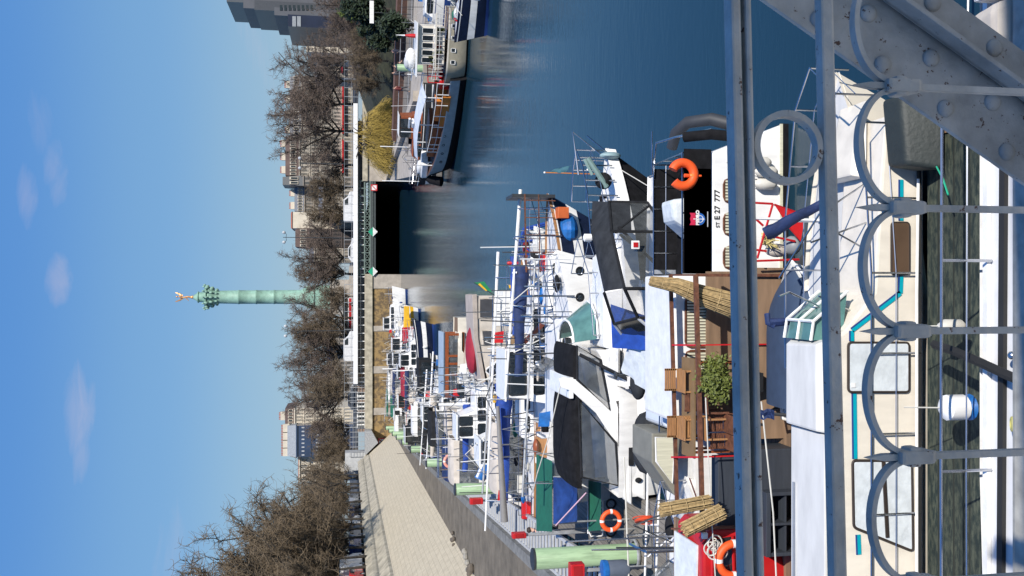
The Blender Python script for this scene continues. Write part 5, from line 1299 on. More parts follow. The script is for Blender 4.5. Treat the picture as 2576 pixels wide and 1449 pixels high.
# ------------------------------------------------------------------ black and white boat with registration
MYn, MYf = 15.4, 17.2
def qx(a, b_): return Q(a, b_, MYn).x
t = thing('white_houseboat', 'white boat with black weather cloths, slatted portholes and large registration number', 'boat', (-.5, 16.3, 0)); hm = t
xR, xRb, xL = qx(1789, 382), qx(1955, 312), qx(1789, 1065)
z1 = 1.5
b = MB(); b.prism([(xL, MYn, -.4), (xRb, MYn, -.4), (xRb, MYn, .12), (xR, MYn, z1), (xL, MYn, z1)], (0, MYf - MYn, 0)); b.build('hull', WHITE, t, bevel=.06)
MB().box(xL, xRb + .01, MYn - .02, MYn + .3, -.3, .12).build('boot_stripe', BLACK, t)
MB().box(xL, xRb, MYn - .035, MYn, .12, .17).build('waterline_strip', BEIGE, t)
MB().box(xL + 2.2, xR - .08, MYn + .06, MYf - .05, z1 + .003, z1 + .03).build('deck', BLACK, t)
xc0, xc1 = qx(1750, 688), qx(1750, 424)
zc_0, zc_1 = z1 + .01, Q(1720, 550, MYn).z
MB().box(xc0, xc1, MYn - .012, MYn + .003, zc_0, zc_1).build('weather_cloth', BLACK, t)
MB().box(xc0, qx(1750, 375), MYn - .012, MYn + .003, zc_0, zc_1 - .002).build('weather_cloth', BLACK, t)
MB().box(xc0 + .1, xR - .1, MYf - .1, MYf - .085, z1, z1 + .5).build('weather_cloth', BLACK, t)
rail(t, [(xc0, MYn + .02, z1), (xR - .02, MYn + .02, z1)], zc_1 - z1 + .02, 6, r=.016, mid=False)
rail(t, [(xc0, MYf - .12, z1), (xR - .02, MYf - .12, z1), (xR - .02, MYn + .02, z1)], .52, 8, r=.016)
# emblem: pink field over a blue half disc with anchor and the word
ce = Q(1752, 551, MYn - .02); em = MB()
s = .10
emb = bpy.data.objects.new('emblem', MB().prism([Vector((-s * 1.1, 0, 0)), Vector((-s * 1.1, 0, s * 1.1)), Vector((-s * .6, 0, s * .85)), Vector((0, 0, s * 1.0)), Vector((s * .6, 0, s * .85)), Vector((s * 1.1, 0, s * 1.1)), Vector((s * 1.1, 0, 0))], (0, .008, 0)).mesh('emblem', mat('pink enamel', (.55, .02, .07), .5)))
COL.objects.link(emb); emb.parent = t; emb.location = Vector((ce.x, MYn - .024, ce.z + .02)) - t.location
MB().prism([(ce.x + s * 1.1 * cos(a), MYn - .024, ce.z - .055 + s * 1.1 * sin(a)) for a in [-pi * i / 12 for i in range(13)]], (0, .008, 0)).build('emblem_base', mat('sea blue enamel', (.02, .12, .42), .5), t)
MB().torus((ce.x, MYn - .03, ce.z - .065), s * .62, .007, ax=(0, 1, 0), a0=0, a1=2 * pi, n=20, k=4).bar((ce.x, MYn - .03, ce.z - .15), (ce.x, MYn - .03, ce.z + .06), .014, .008).bar((ce.x - .04, MYn - .03, ce.z - .0), (ce.x + .04, MYn - .03, ce.z), .012, .008).build('anchor', WHITE, t)
MB().box(ce.x - s * 1.15, ce.x + s * 1.15, MYn - .022, MYn - .016, ce.z - .052, ce.z + .018).build('name_band', BLACK, t)
lettering('PEDRO', .085, (ce.x - .112, MYn - .03, ce.z - .046), t, WHITE, bold=.004)
MB().box(ce.x - .14, ce.x + .14, MYn - .018, MYn - .013, ce.z - .225, ce.z - .21).build('small_print', LGREY, t)
tl = Q(1810, 573, MYn - .006)
lettering('ST', .10, (tl.x, MYn - .008, tl.z), t, DGREY); lettering('E 27', .145, (tl.x + .145, MYn - .008, tl.z + .0), t, BLACK, bold=.002); lettering('777', .145, (tl.x + .475, MYn - .008, tl.z + .0), t, BLACK, bold=.002)
tl = Q(1905, 470, MYn - .006); lettering('FLU', .09, (tl.x, MYn - .008, tl.z), t, BLACK)
BL = MB()
def slatwin(x0_, x1_, z0_, z1_, y):
    o = rwin(t, x0_, x1_, z0_, z1_, y, glass=mat('dark window well', (.05, .03, .02), .6), frame=RUST, fw=.02, r=min(.1, (z1_ - z0_) * .4)); b = MB(); k = int((x1_ - x0_) / .055)
    for i in range(k):
        x = x0_ + .03 + i * .055; b.box(x, x + .035, y - .045, y - .032, z0_ + .03, z1_ - .03)
    b.build('blind', BEIGE if y < 15.4 else CANVAS, o)
for (bl, br_) in ((509, 451), (591, 537), (675, 621), (757, 705)):
    slatwin(qx(1840, bl), qx(1840, br_), Q(1872, 500, MYn).z, Q(1819, 500, MYn).z, MYn - .003)
# raised cabin to the left with two large slatted windows
xa, xb = qx(1750, 1062), qx(1750, 692)
MB().hexa([(xa, MYn + .003, z1 + .0), (xb, MYn + .003, z1), (xb, MYf - .1, z1), (xa, MYf - .1, z1)], [(xa, MYn + .003, 2.22), (xb, MYn + .003, 2.22), (xb, MYf - .15, 2.22), (xa, MYf - .15, 2.22)]).build('cabin', WHITE, t, bevel=.05)
for (bl, br_) in ((873, 745), (1010, 882)):
    slatwin(qx(1745, bl), qx(1745, br_), Q(1783, 800, MYn).z, Q(1723, 800, MYn).z, MYn - .003)
# bow tender and white seat cover
c = Q(1690, 545, 16.3)
MB().hexa([(c.x - .42, 15.9, z1 + .03), (c.x + .36, 15.9, z1 + .03), (c.x + .36, 16.8, z1 + .03), (c.x - .42, 16.8, z1 + .03)], [(c.x - .1, 16.0, z1 + .5), (c.x + .3, 16.0, z1 + .55), (c.x + .3, 16.6, z1 + .55), (c.x - .1, 16.6, z1 + .5)]).build('seat_cover', CURTAIN, t, bevel=.08)
for (a, b_, i) in ((1912, 408, 'upper'), (1928, 432, 'middle'), (1926, 463, 'lower')):
    fender('%s white fender in the cluster on the white side with the registration number' % i, Q(a, b_, MYn - .13), .10, .40, group=None)
# horseshoe buoy
c = Q(1718, 439, MYn - .08)
t = thing('horseshoe_buoy', 'orange horseshoe lifebuoy on the rail of the black and white boat', 'lifebuoy', (c.x, MYn - .1, c.z - .3))
MB().torus(c, .21, .085, ax=(0, 1, 0), a0=-pi * .32 - .15, a1=pi * 1.32 - .15, n=26, k=10).build('buoy', ORANGE, t, smooth=True)
MB().tube([(c.x - .02, c.y - .02, c.z - .02), (c.x - .02, c.y - .02, c.z - .34)], .035, 8, r2=.02).build('light_float', ORANGE, t, smooth=True)
MB().lathe([(.05, 0), (.06, .07), (.03, .12)], (c.x - .02, c.y - .02, c.z - .24), 10).build('light', mat('amber plastic', (.7, .2, .03), .4), t, smooth=True)
MB().box(c.x - .14, c.x + .10, c.y + .09, c.y + .11, c.z - .42, c.z - .28).build('bracket', LGREY, t)
# tender on the stern
t = thing('inflatable_dinghy', 'grey inflatable dinghy standing behind the black railing at the stern', 'dinghy', (2.3, 16.8, 1.2)); pts = []
cc = Q(1760, 345, 16.4)
for i in range(19):
    a = pi * i / 18; pts.append((cc.x + .55 + .1 * sin(a), 16.0 + .9 - .9 * cos(a) * .9, cc.z + .25 + .22 * sin(a)))
b = MB(); b.tube([Q(1862, 318, 15.9), Q(1790, 300, 16.2), Q(1730, 308, 16.6), Q(1700, 335, 16.9), Q(1690, 372, 17.1)], .13, 12, r2=.11); b.build('tube', GUM, t, smooth=True)
b = MB(); b.tube([Q(1862, 345, 15.7), Q(1790, 338, 15.9), Q(1722, 345, 16.3)], .10, 10); b.build('floor', BLACK, t, smooth=True)
b = MB(); b.tube([Q(1645, 410, 17.0), Q(1650, 360, 16.8), Q(1700, 345, 16.4), Q(1790, 325, 16.0)], .022, 6); b.tube([Q(1640, 440, 17.0), Q(1640, 330, 16.9)], .016, 6); b.build('davit', STEEL, t)

# ------------------------------------------------------------------ terrace in front of the slatted windows
GB = (14.35, 15.15)
t = thing('pergola_frame', 'rusty steel pergola frame with red posts in front of the slatted windows', 'frame', (-2, 14.7, .9)); FR_ = t
MB().bar(Q(1687, 690, 15.15), Q(1703, 1272, 15.15), .06).build('beam', RUST, t); MB().bar(Q(1750, 690, GB[0]), Q(1768, 1338, GB[0]), .07).build('beam', RUST, t)
for (b_, m_) in ((692, RUST), (868, RED), (1150, RED), (1330, RUST)):
    p = Q(1752, b_, GB[0]); MB().bar((p.x, p.y, p.z), (p.x, p.y, .6), .05 if m_ is RUST else .022).build('post', m_, t)
    q = Q(1690, b_, 15.15); MB().bar(p, q, .03).build('cross_bar', m_, t)
MB().bar(Q(1835, 692, 14.3), Q(1790, 692, 14.9), .05).build('brace', RUST, t)
def reeds(path, r0, r1, n):
    R = random.Random(n); b = MB(); path = [Vector(p) for p in path]; k = len(path) - 1; d = (path[-1] - path[0]).normalized(); u = d.orthogonal().normalized(); v = d.cross(u)
    for i in range(n):
        th, q = R.uniform(0, 2 * pi), sqrt(R.uniform(.3, 1)); e0, e1 = R.uniform(-.05, .02), R.uniform(-.02, .06)
        pts = []
        for j, p in enumerate(path):
            r = (r0 + (r1 - r0) * j / k) * q; pts.append(p + u * (r * cos(th)) + v * (r * sin(th)) + d * (e0 if j == 0 else (e1 if j == k else 0)) + Vector((R.uniform(-1, 1), R.uniform(-1, 1), 0)) * .008)
        b.tube(pts, .007, 4, r2=.006)
    for s in (.15, .5, .85):
        s_ = s * k; i = min(int(s_), k - 1); c = path[i].lerp(path[i + 1], s_ - i); b.torus(c, r0 + (r1 - r0) * s, .008, ax=d, n=16, k=4)
    return b
t = thing('red_railing', 'red tube railing with a red flag seen between the bridge rails', 'railing', (.9, 13.9, .5))
for (p, q) in (((1892, 510), (1944, 513)), ((1892, 542), (1920, 568)), ((1896, 628), (1928, 632)), ((1896, 657), (2010, 653)), ((1943, 595), (2000, 607)), ((1944, 513), (1905, 650)), ((1948, 515), (2020, 540))): MB().tube([Q(*p, 14.1), Q(*q, 14.1)], .02, 5).build('rail', RED, t)
MB().add([Q(1947, 513, 14.1), Q(2025, 546, 14.0), Q(2014, 608, 13.95), Q(1985, 575, 14.05)], [(0, 1, 2, 3)]).build('flag', RED, t, fix=False)
t = thing('deck_gear', 'grey sack and cream cloth piled beside the red flag', 'bundle', Q(1990, 615, 14.2)); MB().ell(Q(1992, 618, 14.3), (.17, .2, .14), 12, 8).build('grey_sack', GREY, t, smooth=True); MB().ell(Q(1955, 630, 14.4), (.12, .15, .22), 12, 8).build('cream_cloth', CANVAS, t, smooth=True)
b = MB(); R = random.Random(2)
for k in range(60): c = Q(1935, 600, 14.2); b.tube([c + Vector((R.uniform(-.1, .1), R.uniform(-.1, .1), .1)), c + Vector((R.uniform(-.2, .2), R.uniform(-.15, .15), R.uniform(-.15, .05)))], .008, 4)
b.build('yellow_mop', mat('yellow straw', (.6, .5, .2), .8), t)
t = thing('terrace', 'narrow timber terrace with dark planks under the pergola', 'pontoon', (-1.2, 14.8, 0))
MB().hexa([(-2.6, 14.4, .2), (.35, 14.4, .2), (.35, 15.36, .2), (-2.6, 15.36, .2)], [(-2.6, 14.4, 1.1), (.35, 14.4, 1.1), (.35, 15.36, 1.1), (-2.6, 15.36, 1.1)]).build('planking', PLANK, t)
MB().box(-2.4, .3, 15.28, 15.36, 1.1, Q(1778, 800, 15.3).z).build('back_boards', PLANK, t)
t = tag(reeds([Q(1640, 708, 14.75), Q(1700, 718, 14.7), Q(1760, 742, 14.6), Q(1842, 768, 14.4)], .08, .22, 260).build('reed_mat', STRAW, fix=False), 'flared sheaf of pale reed matting at the right end of the pergola', 'reed mat')
tag(reeds([Q(1665, 1283, 14.1), Q(1782, 1262, 14.1)], .115, .115, 130).build('reed_mat', STRAW, fix=False), 'upright rolled reed mat left of the pergola beams', 'reed mat')
tag(reeds([Q(1724, 1332, 13.9), Q(1812, 1288, 13.9)], .13, .13, 130).build('reed_mat', STRAW, fix=False), 'thicker rolled reed mat leaning beside the red boat', 'reed mat')
bu = thing('potted_bush', 'round clipped bush in a planter on the terrace', 'plant', (0, 0, 0)); c = Q(1800, 962, 14.3); bu.location = (c.x, 14.3, 1.1)
MB().hexa([(c.x - .16, 14.14, 1.1), (c.x + .16, 14.14, 1.1), (c.x + .16, 14.46, 1.1), (c.x - .16, 14.46, 1.1)], [(c.x - .2, 14.1, 1.42), (c.x + .2, 14.1, 1.42), (c.x + .2, 14.5, 1.42), (c.x - .2, 14.5, 1.42)]).build('planter', CHAR, bu, bevel=.01)
b = leaf_crown((c.x, 14.3, c.z), .42, .36, .34, 3600, .034, 4); b2 = leaf_crown((c.x, 14.3, c.z), .26, .24, .22, 1500, .03, 5); b.add(b2.V, b2.F); b.build('foliage', LEAF, bu, fix=False)
def slat_bench(label, pts, Y, n=6, m=WOODL, nm='folding_chair', leg=.4):
    (a0, b0), (a1, b1) = pts; A, B_ = Q(a0, b0, Y), Q(a1, b1, Y); t = thing(nm, label, 'chair', ((A.x + B_.x) / 2, Y, min(A.z, B_.z) - leg)); b = MB(); x0_, x1_ = sorted((A.x, B_.x)); z0_, z1_ = sorted((A.z, B_.z))
    for i in range(n): z = z0_ + (z1_ - z0_) * (i + .5) / n; b.box(x0_, x1_, Y - .015, Y + .01, z - (z1_ - z0_) / n * .36, z + (z1_ - z0_) / n * .36)
    b.build('backrest', m, t); b = MB()
    for i in range(5): b.box(x0_, x1_, Y - .1 - .08 * i, Y - .04 - .08 * i, z0_ - .02, z0_)
    b.build('seat', m, t)
    for x in (x0_ + .02, x1_ - .02):
        for y in (Y, Y - .38): MB().bar((x, y, z0_ - leg), (x, y, z1_ if y == Y else z0_ - .02), .03).build('leg', m, t)
slat_bench('teak slatted chair right of the brown table under the pergola', ((1672, 927), (1700, 983)), 15.05)
slat_bench('teak slatted chair left of the brown table under the pergola', ((1678, 1046), (1700, 1100)), 15.05)
slat_bench('lower teak slatted chair in front of the brown table', ((1716, 1046), (1752, 1100)), 14.7)
slat_bench('dark wooden chair under the front pergola beam, behind the bush', ((1722, 985), (1756, 1035)), 14.7, m=RUST)
slat_bench('dark wooden folding chair left of the bush', ((1782, 1040), (1818, 1085)), 14.45, m=RUST)
slat_bench('second dark wooden folding chair left of the bush', ((1786, 1090), (1822, 1128)), 14.45, m=RUST)
t = thing('table', 'long brown topped table between the slatted chairs', 'table', (0, 0, 0)); A, B_ = Q(1735, 900, 14.75), Q(1740, 1150, 14.7); t.location = (A.x, 14.9, 1.1)
MB().hexa([(B_.x, 14.55, A.z - .03), (A.x, 14.55, A.z - .03), (A.x, 15.0, A.z + .02), (B_.x, 15.0, A.z + .02)], [(B_.x, 14.55, A.z), (A.x, 14.55, A.z), (A.x, 15.0, A.z + .05), (B_.x, 15.0, A.z + .05)]).build('tabletop', TANC, t)
for x in (A.x - .1, B_.x + .1):
    for y in (14.6, 14.95): MB().bar((x, y, 1.1), (x, y, A.z - .03), .04).build('leg', WOODM, t)

# ------------------------------------------------------------------ small white boat, covered dinghies, red boat
t = thing('white_cruiser', 'smooth pale blue white boat deck with rounded stern behind the pergola', 'boat', (-2.4, 17.9, 0))
x0_, x1_ = Q(1665, 1100, 17.8).x, Q(1665, 872, 17.8).x
hull(t, x0_ - 2.6, x1_ + .8, 18.3, 1.9, 1.0, WHITE, None, WHITE, 1)
MB().hexa([(x0_, 17.45, 1.0), (x1_, 17.45, 1.0), (x1_, 18.9, 1.0), (x0_, 18.9, 1.0)], [(x0_ + .25, 17.5, 1.62), (x1_, 17.5, 1.55), (x1_, 18.6, 1.62), (x0_ + .25, 18.6, 1.7)]).build('coachroof', mat('pale blue white gelcoat', (.62, .67, .74), .2, var=.05), t, bevel=.12, seg=4)
MB().tube([(x0_, 17.6, 1.72), (x1_, 17.6, 1.68)], .014, 5).build('grab_rail', STEEL, t)
p4 = [Q(1648, 1100, 17.5), Q(1650, 1160, 17.5), Q(1690, 1215, 17.5), Q(1697, 1100, 17.5)]
MB().prism([Q(1640, 1090, 17.52), Q(1640, 1165, 17.52), Q(1698, 1248, 17.52), Q(1712, 1090, 17.52)], (0, 1.3, 0)).build('cuddy', mat('taupe cuddy', (.22, .21, .17), .6), t, bevel=.03)
pane(t, p4, glass=BEIGE, frame=WHITE, fw=.02)
t = thing('covered_dinghy', 'dinghy under a dark grey cover behind the pale blue white deck', 'dinghy', (-3.4, 20, 1.1))
rows = []; A, B_ = Q(1620, 1030, 19.6), Q(1625, 1200, 19.6)
for i in range(13):
    s = i / 12; x = B_.x + (A.x - B_.x) * s; e = sqrt(max(0, 1 - abs(2 * s - 1) ** 3)) + .05
    rows.append([(x, 19.6 - .45 * e * cos(pi * k / 10), A.z - .2 + .42 * e * sin(pi * k / 10) ** .8) for k in range(11)])
MB().grid(rows).build('cover', DGREY, t, smooth=True)
t = thing('covered_outboard', 'outboard motor and locker under dark grey canvas beside the white fin', 'engine cover', (-1.9, 20, 1.2)); c = Q(1605, 965, 19.8)
MB().ell((c.x, 19.8, c.z), (.38, .32, .17), 14, 9).build('cover', DGREY, t, smooth=True); MB().lathe([(.03, 0), (.03, .5), (.09, .52), (.09, .56)], (c.x + .2, 19.8, c.z), 8).build('mushroom_vent', DSTEEL, t)
t = thing('red_workboat', 'small red boat with a framed windscreen at the left edge', 'boat', (-4.9, 15, 0))
A, B_ = Q(1768, 1333, 14.4), Q(1850, 1500, 14.4)
hull(t, B_.x - 1.5, A.x + .12, 15.3, 1.9, .95, RED, None, DGREY, 1, full=.7, stern=.9, rake=.1)
b = MB(); zt2, zb2 = A.z, .95
MB().prism([(A.x, 14.4, zb2), (A.x - .02, 14.4, zt2 - .12), (A.x - .16, 14.4, zt2), (B_.x - .6, 14.4, zt2), (B_.x - .6, 14.4, zb2)], (0, 1.2, 0)).build('wheelhouse', RED, t, bevel=.05)
pane(t, [(A.x - .16, 14.395, zt2 - .16), (B_.x, 14.395, zt2 - .16), (B_.x, 14.395, zt2 - .56), (A.x - .12, 14.395, zt2 - .52)], glass=GLASS, frame=RED, fw=.03)
c = Q(1776, 1350, 14.3); MB().box(c.x - .05, c.x + .05, 14.33, 14.39, c.z - .05, c.z + .05).build('spotlight', WHITE, t, bevel=.01)
lifebuoy('large orange lifebuoy on the red boat at the left edge', Q(1846, 1408, 14.2), .27)
b = MB(); R = random.Random(4)
for k in range(7): b.torus(Q(1800 + R.uniform(-14, 14), 1378 + R.uniform(-14, 14), 14.25), R.uniform(.06, .14), .012, ax=(R.uniform(-.5, .5), 1, R.uniform(-.5, .5)), n=16, k=4)
tag(b.build('rope_coil', ROPE), 'tangled white rope hanging on the red boat', 'rope')
tag(MB().prism([Q(1700, 1335, 15.4), Q(1700, 1480, 15.4), Q(1755, 1480, 14.6), Q(1757, 1372, 14.6)], (0, 0, .03)).build('boarding_mat', CURTAIN), 'whitish boarding mat above the red boat at the left edge', 'mat')
tag(MB().prism([Q(1695, 1300, 15.9), Q(1695, 1460, 15.9), Q(1765, 1460, 15.0), Q(1765, 1340, 15.0)], (0, 0, -.05)).build('brown_board', PLANK), 'dark brown board lying behind the rolled reed mats', 'board')

# ------------------------------------------------------------------ boat with the grey folding canopy
t = thing('canopy_cruiser', 'cruiser with a long charcoal canopy and clear side windows behind the weather cloths', 'boat', (.5, 18.8, 0))
hull(t, -2.2, 2.6, 18.9, 2.3, 1.15, WHITE, None, WHITE2, -1, sheer=.1, stern=.95)
Zc = 2.62
def atz(a, b_, z): return P(a, b_, z=z)
r0, r1, r2, r3 = atz(1487, 584, Zc), atz(1520, 737, Zc), atz(1571, 726, Zc - .12), atz(1538, 582, Zc - .12)
rows = []
for i in range(7):
    s = i / 6; rows.append([(r3.lerp(r2, s)).lerp(r0.lerp(r1, s), k / 8) + Vector((0, 0, .14 * sin(pi * k / 8))) for k in range(9)])
MB().grid(rows).build('canopy_top', DGREY, t, smooth=True)
u0, u1 = atz(1490, 506, Zc - .35), atz(1532, 508, Zc - .45)
MB().add([r0, r3, u1, u0], [(0, 1, 2, 3)]).build('canopy_rear', DGREY, t)
MB().add([r3, u1, u1 - Vector((0, 0, .5)), r3 - Vector((0, 0, .45))], [(0, 1, 2, 3)]).build('rear_flap', DGREY, t)
zd = 1.25
lo = [Vector((p.x, p.y, zd)) for p in (u1, r3, r2)]
nl = r2.lerp(r1, 0) ; v1 = atz(1605, 800, 2.05); v2 = atz(1545, 815, 2.2); v3 = atz(1690, 872, 1.3); v4 = atz(1600, 890, 1.5)
MB().add([u1 - Vector((0, 0, .5)), r3 - Vector((0, 0, .45)), lo[1], lo[0]], [(0, 1, 2, 3)]).build('clear_panel', VINYL, t)
MB().add([r3 - Vector((0, 0, .12)), r2 - Vector((0, 0, .02)), lo[2], lo[1]], [(0, 1, 2, 3)]).build('clear_panel', VINYL, t)
MB().add([r2, v1, Vector((v1.x, v1.y, zd)), lo[2]], [(0, 1, 2, 3)]).build('clear_panel', VINYL, t)
MB().add([r1, r2, v1, v2], [(0, 1, 2, 3)]).build('windscreen', VINYL, t)
MB().add([v2, v1, v3, v4], [(0, 1, 2, 3)]).build('fore_window', GLASS, t)
b = MB()
for pr in ((r3, lo[1]), (r3, r2), (r2, lo[2]), (r2, v1), (r1, v2), (v1, v2), (v1, Vector((v1.x, v1.y, zd))), (u1, lo[0]), (r3, u1), (r3 + Vector((-.02, 0, -.1)), lo[0].lerp(lo[1], .1)), (lo[0], lo[1]), (lo[1], lo[2]), (r3 + Vector((.1, 0, -.15)), atz(1675, 690, 1.35)), (atz(1560, 590, 2.1), atz(1675, 680, 1.3))): b.tube([pr[0], pr[1]], .035, 6)
b.build('canopy_frame', CHAR, t)
b = MB()
for pr in ((v1, v3), (v2, v4), (v3, v4)): b.tube([pr[0], pr[1]], .035, 6)
b.build('screen_frame', LGREY, t)
c = Q(1598, 616, 18.0); MB().box(c.x - .09, c.x + .09, 17.97, 18.0, c.z - .09, c.z + .09).build('signal_lamp', WHITE, t, bevel=.02); MB().box(c.x - .05, c.x + .05, 17.955, 17.972, c.z - .05, c.z + .05).build('red_lens', RED, t)
c = Q(1478, 598, 19.3); MB().lathe([(.03, 0), (.03, .25), (.09, .27), (.09, .42), (.03, .45)], (c.x, 19.3, c.z - .35), 10).build('aerial_pod', WHITE, t, smooth=True)
MB().hexa([(-1.7, 18.2, 1.1), (.2, 18.2, 1.1), (.2, 19.6, 1.1), (-1.7, 19.6, 1.1)], [(-1.2, 18.3, 1.35), (.1, 18.3, 1.5), (.1, 19.5, 1.5), (-1.2, 19.5, 1.35)]).build('fore_cabin', WHITE, t, bevel=.08)

# ------------------------------------------------------------------ sailing boat with dark hull and pulpit
t = thing('sailing_boat', 'white and black sailing boat bow with stainless pulpit pointing to the open water', 'sailing boat', (2, 22, 0))
hull(t, -2.5, 3.62, 22.3, 2.5, 1.28, BLACK, None, WHITE, 1, sheer=.16, rake=1.0, full=.35, boot=GREENDK, trim=WHITE)
b = MB(); rows = []
for i in range(15):
    s = i / 14; x = -2.4 + 6.0 * s; q = max(0, (s - .35) / .65); hw = 1.25 * max(.02, 1 - q ** 2.3); f = 1.28 * (1 + .16 * s * s); rows.append([(x, 22.3 - hw - .012, f + .03), (x - .02, 22.3 - hw * .99 - .02, f - .36 * (1 - .3 * q))])
b.grid(rows).build('white_sheer_band', WHITE, t, smooth=True, fix=False)
zz_ = 1.42
b = MB(); pp = [(1.2, 21.3, zz_ - .05), (2.3, 21.45, zz_), (3.1, 21.85, zz_ + .03), (3.55, 22.3, zz_ + .08), (3.1, 22.8, zz_ + .03), (2.3, 23.1, zz_)]
rail(t, pp, .78, 10, r=.02)
MB().tube([(3.3, 22.3, zz_), (4.0, 22.3, zz_ + .95), (2.9, 22.25, zz_ + .8)], .03, 6).tube([(3.4, 22.1, zz_), (3.9, 22.2, zz_ + .6)], .02, 5).build('bow_pulpit', STEEL, t)
b = MB(); b.tube([Q(1478, 398, 21.6), Q(1500, 430, 21.6), Q(1526, 470, 21.7)], .07, 8); b.tube([Q(1470, 400, 21.6), Q(1490, 440, 21.6)], .04, 6); b.build('rolled_jib', mat('grey green sail bag', (.20, .30, .28), .7, bump=.5, bscale=6), t, smooth=True)
c = Q(1518, 455, 21.8); MB().ell(c, (.22, .2, .22), 10, 7).build('dark_bag', CHAR, t, smooth=True)
c = Q(1535, 392, 22.1); MB().ell((c.x, c.y, c.z), (.10, .25, .28), 10, 7).build('anchor_cover', mat('pale teal cover', (.25, .36, .38), .6), t, smooth=True)
cabin(t, -1.6, 1.2, 21.6, 23.0, 1.25, 1.7, WHITE); clutter(t, 1.4, 2.8, 21.9, 22.7, 1.43, 4, 5)
moor('long white line from the dark hulled bow to the weather cloth rail', [(3.0, 21.7, 1.3), (2.2, 20, .8), (1.5, 18.2, 1.2), (.7, 17.3, 1.9)])
pennant('small teal pennant on an orange pole over the water', Q(1462, 436, 25), .98, -.0001, TEAL, polem=ORG2) if False else None
p0 = Q(1460, 437, 23.5); ptop = Q(1370, 434, 23.5)
t = thing('flag', 'small grey teal pennant on a thin pole standing over the water', 'flag', p0); MB().tube([p0 - Vector((0, 0, .4)), ptop], .014, 5).build('pole', ORG2, t); MB().ell(ptop, .03, 8, 6).build('finial', WHITE, t)
rows = [[Q(1383 + 5 * k, 435 - i * 3 - (k if i > 2 else 0), 23.5) + Vector((0, .03 * sin(i * 2 + k), -.012 * i * i)) for k in range(9)] for i in range(5)]
MB().grid(rows).build('cloth', mat('grey teal cloth', (.06, .17, .22), .7), t, smooth=True, fix=False)

# ------------------------------------------------------------------ motor yacht with black canopies and white fin
t = thing('motor_yacht', 'large white motor yacht with two black canopies and a white arch fin', 'boat', (-2.8, 23, 0))
hull(t, -5.35, 1.4, 23.2, 2.7, 1.25, WHITE, None, WHITE, 1, sheer=.1, full=.55, stern=.92, boot=DKBLUE)
def qj(a, b_, dy=0): return Q(a, b_, 21.98 + dy)
def black_roof(bL, bR, aN, aT, Y0, Y1, nm):
    xl_, xr_ = Q(aT, bL, (Y0 + Y1) / 2).x, Q(aT, bR, (Y0 + Y1) / 2).x; zn, zt = Q(aN, (bL + bR) / 2, Y0).z, Q(aT, (bL + bR) / 2, (Y0 + Y1) / 2).z; rows = []
    for i in range(11):
        s = i / 10; e = min(1, 4 * s, 4 * (1 - s)) ** .5 if True else 1; e = .55 + .45 * e
        x = xl_ + (xr_ - xl_) * s; rows.append([(x, (Y0 + Y1) / 2 - (Y1 - Y0) / 2 * cos(pi * k / 12), zn + (zt - zn) * e * (sin(pi * k / 12)) ** .6) for k in range(13)])
    b = MB(); b.grid(rows); b.F.append(tuple(range(13))); b.M.append(0); o = len(b.V) - 13; b.F.append(tuple(o + j for j in range(13))); b.M.append(0); b.build(nm, BLACK, t, smooth=True)
black_roof(1207, 968, 1464, 1402, 22.0, 24.3, 'canopy'); black_roof(955, 864, 1452, 1406, 22.0, 24.2, 'aft_canopy')
J0 = [(1456, 1006), (1463, 1200), (1556, 1222), (1549, 1114)]
o = MB().add([qj(*p) for p in J0], [(0, 1, 2, 3)]).build('clear_panel', VINYL, t)
MB().tube([qj(*p) for p in J0], .035, 6, closed=True).build('panel_frame', CHAR, o)
J1 = [(1452, 870), (1452, 955), (1534, 1032), (1510, 905)]
o = MB().add([qj(*p) for p in J1], [(0, 1, 2, 3)]).build('clear_panel', VINYL, t); MB().tube([qj(*p) for p in J1], .035, 6, closed=True).build('panel_frame', CHAR, o)
o = MB().add([Q(1463, 1204, 22.0), Q(1463, 1206, 24.2), Q(1556, 1224, 24.2), Q(1556, 1224, 22.0)], [(0, 1, 2, 3)]).build('rear_panel', VINYL, t)
for dy in (0, 2.2):
    MB().prism([qj(a, b_, dy) for a, b_ in ((1406, 952), (1412, 975), (1440, 985), (1500, 1040), (1546, 1110), (1556, 1225), (1584, 1232), (1580, 1000), (1530, 1012), (1450, 955), (1420, 948))], (0, .07, 0)).build('arch_fin', WHITE, t, bevel=.02)
MB().box(Q(1410, 968, 23).x - .25, Q(1410, 950, 23).x + .1, 22.0, 24.3, Q(1420, 960, 23).z, Q(1412, 960, 23).z + .03).build('arch_top', WHITE, t, bevel=.03)
zc_ = qj(1590, 1100).z
MB().prism([qj(1556, 1225), qj(1540, 1040), qj(1512, 900), qj(1500, 880), qj(1620, 880), qj(1625, 1260)], (0, 2.3, 0)).build('cabin_side', WHITE, t, bevel=.06)
MB().hexa([qj(1590, 1272, -.05), qj(1590, 1150, -.05), qj(1590, 1150, .9), qj(1590, 1272, .9)], [qj(1560, 1250, .0), qj(1560, 1150, 0), qj(1560, 1150, .9), qj(1560, 1250, .9)]).build('stern_wing', WHITE, t, bevel=.08)
o = qj(1606, 1208, -.06); MB().ell(o, (.07, .03, .09), 14, 8).build('round_emblem', CHAR, t, smooth=True)
MB().box(qj(1585, 1170).x, qj(1585, 1125).x, 21.9, 21.96, qj(1592, 1150).z, qj(1580, 1150).z).build('side_vent', CHAR, t)
ws = [(1512, 880), (1440, 862), (1445, 800), (1470, 745), (1515, 770), (1525, 835)]
b = MB(); rows = []
